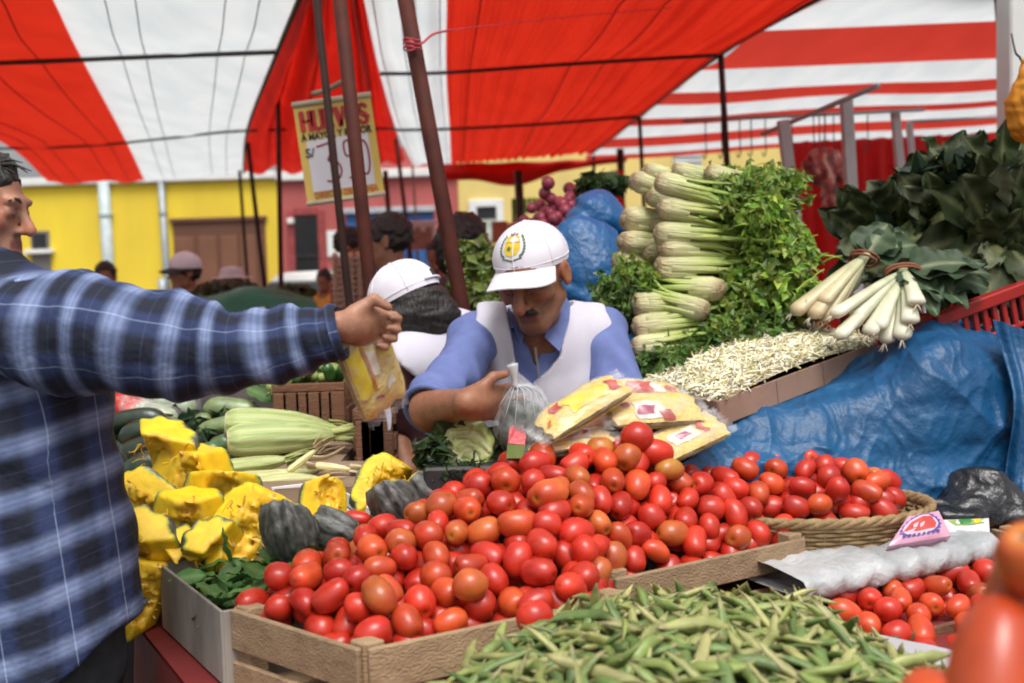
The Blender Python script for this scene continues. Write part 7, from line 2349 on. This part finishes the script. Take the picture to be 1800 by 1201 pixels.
for k in range(13):
    a = -2.6 + k * .36
    top = at(906, 676, 2.40)
    pl_.tube(spline([top, bgp + A3(math.cos(a) * .035, math.sin(a) * .035 - .004, .072), bgp + A3(math.cos(a) * .066, math.sin(a) * .058 - .003, .035 - .02 * (k % 3))], 8), np.linspace(.0022, .0004, 8), 4)
pl_.tube(spline([at(906, 682, 2.398), at(904, 660, 2.398), at(900, 640, 2.40)], 8), [.008, .006, .006, .007, .009, .011, .013, .014], 10)
T.part('gathered_top', pl_, pmat('white_film', (.72, .74, .76), (.6, .62, .64), scale=30, rough=.25, trans=.3), smooth=True)
Yp = 2.42
packet('noodle packet leaning on the others nearest the stallholder\'s apron', at(1022, 716, 2.40), at(1098, 672, 2.46) - at(950, 762, 2.36), at(1050, 740, 2.36) - at(990, 690, 2.47), .118, .052, .024,
       [(-.30, .52, -.55, .30, m_prY, 'print'), (.62, .82, -.6, .2, m_prR, 'print'), (-.60, -.36, .05, .55, m_prR, 'print'), (-.55, -.42, .2, .4, m_prW, 'lettering'), (-.84, -.76, -.4, -.1, m_prO, 'lettering')], 2.0)
packet('noodle packet with red printed end, second of the packet pile', at(1148, 722, 2.47), at(1232, 732, 2.50) - at(1058, 742, 2.42), at(1150, 760, 2.42) - at(1140, 690, 2.54), .118, .055, .024,
       [(-.5, .1, -.8, .1, m_prW, 'print'), (-.45, -.1, -.62, -.2, m_prP, 'lettering'), (.0, .25, -.9, -.5, m_prR, 'print'), (-.7, -.55, -.1, .1, m_prP, 'lettering')], 3.4)
packet('noodle packet lowest in the pile, over the blue sheet', at(1205, 770, 2.45), at(1262, 738, 2.50) - at(1150, 790, 2.41), at(1225, 800, 2.42) - at(1190, 748, 2.50), .105, .050, .020,
       [(-.5, .2, -.5, .2, m_prW, 'print'), (-.3, .0, -.3, .0, m_prP, 'lettering'), (.3, .45, -.5, .2, m_prR, 'lettering')], 5.1)
packet('flat noodle packet just behind the topmost tomatoes', at(1000, 778, 2.40), at(1075, 768, 2.42) - at(925, 795, 2.38), at(1000, 800, 2.37) - at(1000, 765, 2.46), .10, .045, .018,
       [(-.2, .5, -.5, .3, m_prW, 'print'), (-.1, .2, -.3, .1, m_prP, 'lettering'), (.3, .42, -.2, .3, m_prR, 'lettering')], 7.7)
packet('red and white topped noodle packet at the back of the pile', at(1140, 692, 2.56), at(1205, 702, 2.58) - at(1085, 690, 2.54), at(1140, 712, 2.53) - at(1140, 672, 2.62), .085, .045, .020,
       [(-.7, .0, -.6, .4, m_prR, 'print'), (-.2, .35, -.4, .3, m_prW, 'print'), (.45, .8, -.4, .3, m_prR, 'print'), (-.6, -.4, -.4, .0, m_prP, 'lettering')], 4.2)
cbc = at(822, 790, 2.42)
T = Thing('cabbage_half', 'halved cabbage with pale crinkled cut face below the forearm', 'cabbage', cbc - (0, 0, .05))
m_cab = pmat('cabbage', vc=True, scale=35, var=.2, rough=.45, bump=.8, bscale=60, bdist=.006)
cnrm = unit((-.1, -.9, .35))
def cabf(P):
    d = ell(P, cbc + A3(0, .025, 0), (.062, .06, .072)) + .003 * snoise(P, 40, 111)
    cut = (P - cbc) @ cnrm - .008 + .0035 * np.sin(np.linalg.norm((P - cbc - A3(0, 0, -.06)) * (1, 1, .8), axis=1) * 420 + 3 * snoise(P, 22, 112)) + .003 * snoise(P, 60, 113)
    return smax(d, cut, .004)
def cabc(v):
    r = np.linalg.norm((v - cbc - A3(0, 0, -.06)) * (1, 1, .8), axis=1)
    s = .5 + .5 * np.sin(r * 420 + 3 * snoise(v, 22, 112))
    c = np.array((.42, .47, .14)) * (1 - s[:, None]) + np.array((.60, .60, .32)) * s[:, None]
    o = ((v - cbc) @ cnrm) < -.012
    return np.where(o[:, None], np.array((.10, .17, .05)), c)
sdf_part(T, 'head', cabf, cbc - .09, cbc + A3(.09, .11, .09), .0038, m_cab, cabc)
for k, (dx, dz, a, s) in enumerate(((-.055, -.02, 2.2, .40), (-.06, .0, 1.8, .36), (.05, -.02, .7, .35), (-.08, -.05, 2.7, .42), (.03, -.05, .2, .38), (-.1, -.06, 3.0, .4))):
    d = unit((math.cos(a), -.25, math.sin(a)))
    T.sub('leaf', BIGL[k % 5], loc=A3(dx * .3, .035, .05 + dz * .6), rot=frame(d, (0, -1, .2)).T, scale=s)
mp = at(906, 790, 2.36)
T = Thing('melon_wedge', 'small pink melon piece with green rind beside the knotted bag', 'melon', mp - (0, 0, .03))
v = [at(893, 780, 2.34), at(922, 782, 2.34), at(925, 766, 2.36), at(914, 752, 2.37), at(908, 757, 2.37), at(903, 748, 2.37), at(895, 755, 2.36)]
V = np.array(v); Bk = V + (0, .035, 0)
n = len(V)
T.part('flesh', MB().add(np.concatenate([V, Bk]), [list(range(n))[::-1], list(range(n, 2 * n))] + [(i, (i + 1) % n, n + (i + 1) % n, n + i) for i in range(n)]), pmat('melon_pink', (.60, .10, .11), (.52, .07, .08), scale=40, rough=.4, bump=.4, bscale=90))
rn = np.array([at(890, 806, 2.335), at(918, 806, 2.335), at(924, 784, 2.335), at(892, 782, 2.335)]); rk = rn + (0, .04, 0)
T.part('rind', MB().add(np.concatenate([rn, rk]), [(0, 1, 2, 3), (7, 6, 5, 4), (0, 4, 5, 1), (2, 6, 7, 3), (1, 5, 6, 2), (0, 3, 7, 4)]), pmat('melon_rind', (.16, .26, .06), (.26, .32, .12), scale=30, rough=.45))
mb = MB().box(at(815, 838, 2.40), (.085, .05, .03), bev=.006)
single('dark_tray', mb, pmat('dark_tray_plastic', (.02, .02, .02), (.035, .03, .03), rough=.5), 'dark tray holding the cabbage half behind the tomato heap', 'tray', smooth=False)
leafmass('tray_leaves', 'loose dark green leaves around the cabbage half', [(at(765, 800, 2.42), (.04, .04, .045), .5), (at(800, 830, 2.38), (.07, .03, .02), .5)], 420, .017, (.03, .06, .02), 51)

# ------------------------------------------------------------------ blue sacks, onion nets, leafy heap behind the stallholder
m_bsack = pmat('blue_sack_plastic', (.008, .095, .26), (.005, .065, .19), scale=6, rough=.42, bump=.6, bscale=16, bdist=.03)
def sack(label, c, r, peak, seed, mat, nm='blue_sack', group='blue plastic sacks behind the stallholder', base=None, h=.011, amp=.024):
    T = Thing(nm, label, 'sack', (c[0], c[1], 0) if base is None else base, group)
    def f(P):
        d = ell(P, c, r)
        if peak is not None:
            d = smin(d, cap(P, c + (0, 0, r[2] * .3), peak, r[0] * .55, .02), .10)
        Q = P * (1, 1, .5)
        return d + amp * snoise(Q, 5, seed) + amp * .75 * (1 - np.abs(np.sin(P[:, 0] * 12 + P[:, 2] * 17 + 1.5 * snoise(P, 4, seed + 1))) ** .6) + amp * .12 * snoise(P, 22, seed + 2)
    sdf_part(T, 'sack_body', f, c - np.asarray(r) * 1.25 - .05, np.maximum(c + np.asarray(r) * 1.25 + .05, (peak if peak is not None else c) + .08), h, mat)
    return T
cb1 = at(1050, 395, 3.75); cb2 = at(1045, 490, 3.6)
sack('upper blue plastic sack with a pointed peak beside the celery roots', cb1, (.14, .13, .10), at(1006, 348, 3.72), 121, m_bsack)
sack('lower blue plastic sack creased in long folds behind the stallholder\'s ear', cb2, (.155, .14, .19), None, 131, m_bsack)
sack('blue plastic sack standing on the ground under the others', at(1050, 640, 3.65), (.17, .16, .34), None, 141, m_bsack)
m_net = pmat('onion_net', (.42, .05, .07), (.30, .03, .06), scale=30, rough=.6, bump=1.0, bscale=60, bdist=.01)
def onions(label, c, n, spread, seed, base):
    g_ = np.random.default_rng(seed)
    T = Thing('onion_net', label, 'net bag', base, 'red nets of onions behind the blue sacks')
    mb = MB()
    pts = []
    for k in range(n):
        p = c + g_.normal(size=3) * np.array(spread) * .8
        pts.append(p)
        an = np.linspace(0, 2 * PI, 10, endpoint=False); el = np.linspace(-PI / 2 + .05, PI / 2 - .05, 7)
        r = g_.uniform(.020, .028)
        G = np.stack([[p + r * A3(math.cos(a) * math.cos(e), math.sin(a) * math.cos(e), math.sin(e)) for e in el] for a in an])
        onm = MB().grid(G, wrap=True, flip=True)
        T.part('onion', onm, pmat('onion_skin', (.36, .06, .09), (.24, .03, .06), scale=18, rough=.4), smooth=True)
    return T
onions('red net of onions peaking above the blue sacks', at(985, 375, 4.4), 60, (.045, .04, .05), 151, at(985, 420, 4.4))
onions('red net of onions lower down, over the white cap', at(960, 395, 4.6), 40, (.07, .05, .03), 152, at(960, 430, 4.6))
onions('small red net of onions at the very top by the dark pole', at(1010, 342, 4.7), 22, (.025, .03, .028), 153, at(1012, 400, 4.7))
leafmass('leafy_heap', 'heap of light green leafy vegetables between leaning pole and white cap', [(at(838, 480, 3.9), (.09, .09, .11), .7), (at(850, 520, 3.8), (.10, .08, .05), .3)], 2200, .026, (.13, .19, .045), 61, .7)
leafmass('leafy_heap', 'dark green bunches on top of the blue sacks', [(at(1060, 325, 4.4), (.10, .08, .035), 1.0)], 300, .035, (.04, .08, .025), 62, .7)
single('heap_boxes', MB().box((at(845, 560, 4.0)[0], 4.0, .60), (.22, .2, .60), bev=.02), m_darkcloth, 'dark covered boxes under the light green leafy heap', 'boxes')

# ------------------------------------------------------------------ stacked egg trays
m_pulp = pmat('egg_pulp', (.40, .34, .28), (.30, .25, .20), scale=14, rough=.9, bump=.5, bscale=60)
m_egg = pmat('egg_shell', (.62, .36, .22), (.52, .28, .16), scale=6, rough=.45)
ex0, ex1, eY = at(583, 500, 7.0)[0], at(652, 500, 7.0)[0], 7.0
zb, zt_ = at(615, 540, eY)[2], at(615, 446, eY)[2]
for k in range(9):
    z = lerp(zb, zt_, k / 9)
    dz = (zt_ - zb) / 9
    T = Thing('egg_tray', 'grey egg tray in the tall stack beside the rust red pole', 'egg tray', ((ex0 + ex1) / 2, eY + .15, z), 'stacked egg trays')
    xs = np.linspace(ex0, ex1, 26)
    G = np.stack([[(x, y, z + dz * .35 + .012 * math.sin((x - ex0) * 150) * math.cos((y - eY) * 120)) for y in np.linspace(eY, eY + .3, 14)] for x in xs])
    mb = MB().grid(G)
    Gf = np.stack([[(x, eY - .004 - .006 * w, z + dz * (.35 - .30 * w) + (.012 * math.sin((x - ex0) * 150)) * (1 - w)) for w in (0, .5, 1)] for x in xs])
    mb.grid(Gf)
    T.part('tray', mb, m_pulp, smooth=True)
    for j in range(5):
        x = lerp(ex0, ex1, (j + .5) / 5)
        an = np.linspace(0, 2 * PI, 9, endpoint=False); el = np.linspace(-1.4, 1.4, 6)
        G = np.stack([[(x + .021 * math.cos(a) * math.cos(e), eY + .025 + .021 * math.sin(a) * math.cos(e), z + dz * .62 + .027 * math.sin(e)) for e in el] for a in an])
        T.part('egg', MB().grid(G, wrap=True, flip=True), m_egg, smooth=True)
single('egg_table', MB().box(((ex0 + ex1) / 2, eY + .2, zb / 2 - .01), (.35, .3, zb / 2 - .01), bev=.02), m_darkcloth, 'cloth covered table under the egg trays', 'table', smooth=False)

# ------------------------------------------------------------------ green covered stall, boxes, poster, green valance further back
m_gtarp = pmat('green_tarp', (.014, .125, .07), (.008, .085, .05), scale=5, rough=.6, bump=.6, bscale=8, bdist=.03)
rows = [[at(330, 545, 5.9), at(400, 545, 5.9), at(480, 545, 5.9), at(560, 545, 5.9)],
        [at(335, 528, 6.0), at(400, 522, 6.0), at(475, 516, 6.0), at(556, 532, 6.0)],
        [at(345, 520, 6.4), at(400, 516, 6.4), at(470, 507, 6.4), at(548, 522, 6.4)],
        [at(350, 512, 7.0), at(405, 505, 7.0), at(470, 505, 7.0), at(540, 512, 7.0)]]
Gt = net(rows, 40, 20)
Gt[..., 2] += .018 * snoise(Gt.reshape(-1, 3), 6, 7).reshape(40, 20)
single('green_tarp', MB().grid(Gt), m_gtarp, 'dark green sheet covering a stall beyond the plaid sleeve', 'tarpaulin')
single('covered_stall', MB().box(((at(330, 545, 6.2)[0] + at(560, 545, 6.2)[0]) / 2, 6.45, .58), (.36, .45, .58), bev=.03), m_gtarp, 'stall block under the dark green sheet', 'stall')
leafmass('brown_heap', 'brownish heap of produce on the green covered stall', [(at(400, 507, 6.6), (.16, .2, .045), .6), (at(520, 515, 6.3), (.10, .1, .035), .4)], 900, .03, (.075, .07, .03), 63, .7)
hat = MB()
hc_ = at(408, 489, 7.8)
an = np.linspace(0, 2 * PI, 24, endpoint=False)
hat.grid(np.stack([[hc_ + A3(r * math.cos(a), r * math.sin(a), z) for r, z in ((.15, 0), (.09, .012), (.085, .04), (.07, .075), (.01, .085))] for a in an]), wrap=True, flip=True)
hat.grid(np.stack([[hc_ + A3(r * math.cos(a), r * math.sin(a), z - .01) for r, z in ((.15, 0), (.01, 0))] for a in an]), wrap=True)
T = Thing('person', 'person under a pale brimmed hat half hidden beyond the green sheet', 'person', (hc_[0], hc_[1], 0))
T.part('hat', hat, [pmat('pale_hat', (.6, .55, .58), (.5, .46, .48), rough=.8)], smooth=True)
sdf_part(T, 'body', lambda P: smin(smin(head_sdf(P - hc_ + A3(0, .0, .06)), cap(P, hc_ - A3(0, -.02, .14), hc_ - A3(0, -.02, .28), .055, .07), .04), ell(P, hc_ - A3(0, -.02, .55), (.2, .14, .34)), .08), hc_ - A3(.3, .3, .95), hc_ + A3(.3, .3, .15), .02, m_skin)
sdf_part(T, 'coat', lambda P: smax(smin(ell(P, hc_ - A3(0, -.02, .58), (.225, .165, .36)), cap(P, hc_ - A3(0, 0, .9), A3(hc_[0], hc_[1], .05), .19, .22), .1), P[:, 2] - hc_[2] + .22, .02) + .008 * snoise(P, 9, 3), A3(hc_[0] - .35, hc_[1] - .35, 0), hc_ + A3(.35, .35, 0), .025, sm('dark_coat', (.05, .04, .04)))
bx = [((868, 422), (890, 385), m_pnk), ((893, 420), (925, 384), pmat('box_orange', (.50, .20, .12), (.4, .15, .09), rough=.8)), ((845, 440), (866, 392), m_wht)]
for k, ((xa, ya), (xb, yb), m) in enumerate((((866, 440), (892, 386), pmat('box_orange', (.42, .17, .10), (.34, .13, .08), rough=.8)), ((894, 440), (932, 388), pmat('box_rose', (.55, .30, .28), (.5, .25, .23), rough=.8)))):
    p, q = at(xa, ya, 10 + .4 * k), at(xb, yb, 10 + .4 * k)
    T = Thing('produce_box', ('orange brown crate in the tall stack left of the white cap', 'rose coloured crate in the tall stack behind the white cap')[k], 'crate', ((p[0] + q[0]) / 2, 10 + .4 * k, 0))
    nlv = 4
    for j in range(9):
        z = q[2] * (j + .5) / 9
        T.part('slat', MB().box(((p[0] + q[0]) / 2, 10 + .4 * k, z), ((q[0] - p[0]) / 2, .15, q[2] / 18 - .02), bev=.01), m)
pp, pq = at(717, 440, 12), at(764, 392, 12)
T = Thing('poster', 'pale poster with small figures beyond the leaning pole', 'poster', ((pp[0] + pq[0]) / 2, 12, pp[2]))
T.part('sheet', MB().box(((pp[0] + pq[0]) / 2, 12, (pp[2] + pq[2]) / 2), ((pq[0] - pp[0]) / 2, .01, (pq[2] - pp[2]) / 2)), pmat('poster_paper', (.62, .60, .58), (.5, .46, .42), scale=9, rough=.6))
for k in range(4):
    x = lerp(pp[0], pq[0], .18 + .2 * k)
    T.part('printed_figure', MB().box((x, 11.985, lerp(pp[2], pq[2], .34 + .1 * (k % 2))), (.035, .004, .10 + .02 * (k % 2)), bev=.003), pmat('figure_print', (.36, .20, .15), (.25, .12, .10), scale=15, rough=.7))
for k in (0, 1):
    T.part('stake', MB().tube([(lerp(pp[0], pq[0], k), 12.02, 0), (lerp(pp[0], pq[0], k), 12.02, pq[2])], .012, 6), m_steel)
bar0, bar1 = at(700, 393, 11), at(770, 389, 11)
T = Thing('stall_bar', 'thin white bar across a far stall before the blue shopfront', 'bar', (bar0[0], 11, 0))
T.part('bar', MB().tube([bar0, bar1], .014, 6), m_wht, smooth=True)
for b_ in (lerp(bar0, bar1, .06), lerp(bar0, bar1, .94)):
    T.part('post', MB().tube([(b_[0], b_[1], 0), b_], .012, 6), m_wht, smooth=True)
va, vb = at(903, 374, 12), at(978, 372, 12)
T = Thing('green_valance', 'bright lime green scalloped valance of a far stall', 'valance', (lerp(va[0], vb[0], .5), 12, va[2]))
vt = at(903, 349, 12)[2]
nS = 9
for k in range(nS):
    x0_, x1_ = lerp(va[0], vb[0], k / nS), lerp(va[0], vb[0], (k + 1) / nS)
    G = np.stack([[(x, 12 + .02 * math.sin((x - x0_) / (x1_ - x0_) * PI), lerp(vt, va[2] - .02 * math.sin((x - x0_) / (x1_ - x0_) * PI), w)) for w in np.linspace(0, 1, 6)] for x in np.linspace(x0_, x1_ - .008, 8)])
    T.part('scallop', MB().grid(G), pmat('lime_cloth', (.14, .66, .04), (.08, .50, .03), scale=9, rough=.6, trans=.3), smooth=True)
for xx in (va[0], vb[0]):
    T.part('post', MB().tube([(xx, 12.05, 0), (xx, 12.05, vt)], .02, 8), pmat('green_black'), smooth=True)

# ------------------------------------------------------------------ meat rack with hooks, red curtain, white wall
m_gal = pmat('grey_white_paint', (.50, .49, .50), (.40, .39, .40), scale=9, rough=.55)
def rack(label, posts, rods, Y, w):
    T = Thing('meat_rack', label, 'rack', (at(*posts[0][0], Y)[0], Y, 0), 'pipe racks of the meat stall')
    for a, b in posts:
        p, q = at(*a, Y), at(*b, Y)
        q = p + (q - p) * (p[2] / (p[2] - q[2]))
        T.part('post', MB().beam(p, q, w * Y / F, w * Y / F, (0, 1, 0), .004), m_gal)
    for a, b, ya, yb, r in rods:
        T.part('rail', MB().tube([at(*a, ya), at(*b, yb)], r, 8), m_gal, smooth=True)
    return T
T = rack('nearer white meat rack with a slanting top rail', [((1376, 212), (1388, 310)), ((1487, 172), (1496, 330))], [((1340, 236), (1543, 151), 6.4, 5.0, .014)], 5.7, 19)
T = rack('farther pale meat rack with long thin rails', [((1573, 194), (1580, 270))], [((1200, 213), (1625, 193), 7.2, 7.0, .012)], 7.1, 14)
for x in (1240, 1268, 1300, 1320, 1345, 1392, 1430, 1440, 1465, 1525):
    y0 = 213 - (x - 1200) * .047
    a = at(x, y0, 7.15)
    hk = MB().tube(spline([a, a - (0, 0, .12), a - (-.002, 0, .22), a - (.012, 0, .25), a - (.022, 0, .22)], 12), .004, 5)
    T.part('hook', hk, m_steel, smooth=True)
T = rack('farthest pale rack under the cross striped awning', [((1598, 216), (1602, 262))], [((1597, 214), (1765, 205), 8.2, 8.0, .012)], 8.2, 10)
m_meat = pmat('meat', vc=True, scale=16, var=.3, rough=.4, bump=.5, bscale=30, coat=.2)
mc = at(1450, 300, 7.0)
T = Thing('meat_cut', 'large side of meat hanging between the two white rack posts', 'meat', mc + (0, 0, .2), 'meat hanging from the racks')
def meatf(P):
    d = ell(P, mc + A3(.0, 0, .03), (.135, .07, .12))
    d = smin(d, cap(P, mc + A3(.02, 0, -.05), mc + A3(.03, 0, -.33), .07, .035), .06)
    d = smin(d, cap(P, mc + A3(-.09, 0, .02), mc + A3(-.13, 0, -.06), .05, .03), .04)
    return d + .018 * (1 - np.abs(np.sin(P[:, 0] * 38 + 2 * snoise(P, 6, 161)))) + .010 * snoise(P, 20, 162)
def meatc(v):
    s = snoise(v * (1.4, 1, .35), 17, 163)
    return np.where((s > .45)[:, None], np.array((.60, .36, .30)), np.where((s < -.4)[:, None], np.array((.22, .03, .03)), np.array((.42, .11, .09))))
sdf_part(T, 'flesh', meatf, mc - A3(.25, .16, .45), mc + A3(.25, .16, .25), .011, m_meat, meatc)
T.part('hook', MB().tube(spline([at(1450, 200, 7.05), at(1450, 240, 7.03), at(1448, 268, 7.0)], 10), .005, 6), m_steel, smooth=True)
cv0, cv1 = at(1392, 250, 9.5), at(1765, 232, 9.5)
n = 80
G = np.stack([[(x, 9.5 + .05 * math.sin(k * .9) + .02 * math.sin(k * 2.3), z) for z in np.linspace(.4, lerp(cv0[2], cv1[2], k / n), 12)] for k, x in enumerate(np.linspace(cv0[0], cv1[0], n))])
single('red_curtain', MB().grid(G), pmat('red_curtain', (.62, .012, .012), (.52, .010, .010), scale=3, rough=.7, trans=.25), 'bright red curtain behind the meat stall', 'curtain')
g0_, g1_ = at(1076, 300, 9), at(1098, 372, 9)
single('red_banner', MB().grid(np.stack([[(x, 9 + .02 * math.sin(k), z) for z in np.linspace(g1_[2], g0_[2], 8)] for k, x in enumerate(np.linspace(g0_[0], g1_[0], 9))])), m_red, 'narrow red cloth hanging beside the topmost celery roots', 'cloth')
wl0, wl1 = at(1772, 0, 5.2), at(1900, 0, 5.2)
single('white_wall', MB().box(((wl0[0] + wl1[0]) / 2 + .02, 5.3, 1.9), ((wl1[0] - wl0[0]) / 2, .08, 1.9), bev=.01), pmat('white_plaster', (.74, .74, .73), (.64, .64, .63), scale=3, rough=.85, bump=.2), 'strip of white plastered wall beyond the brown corner pole', 'wall', smooth=False)
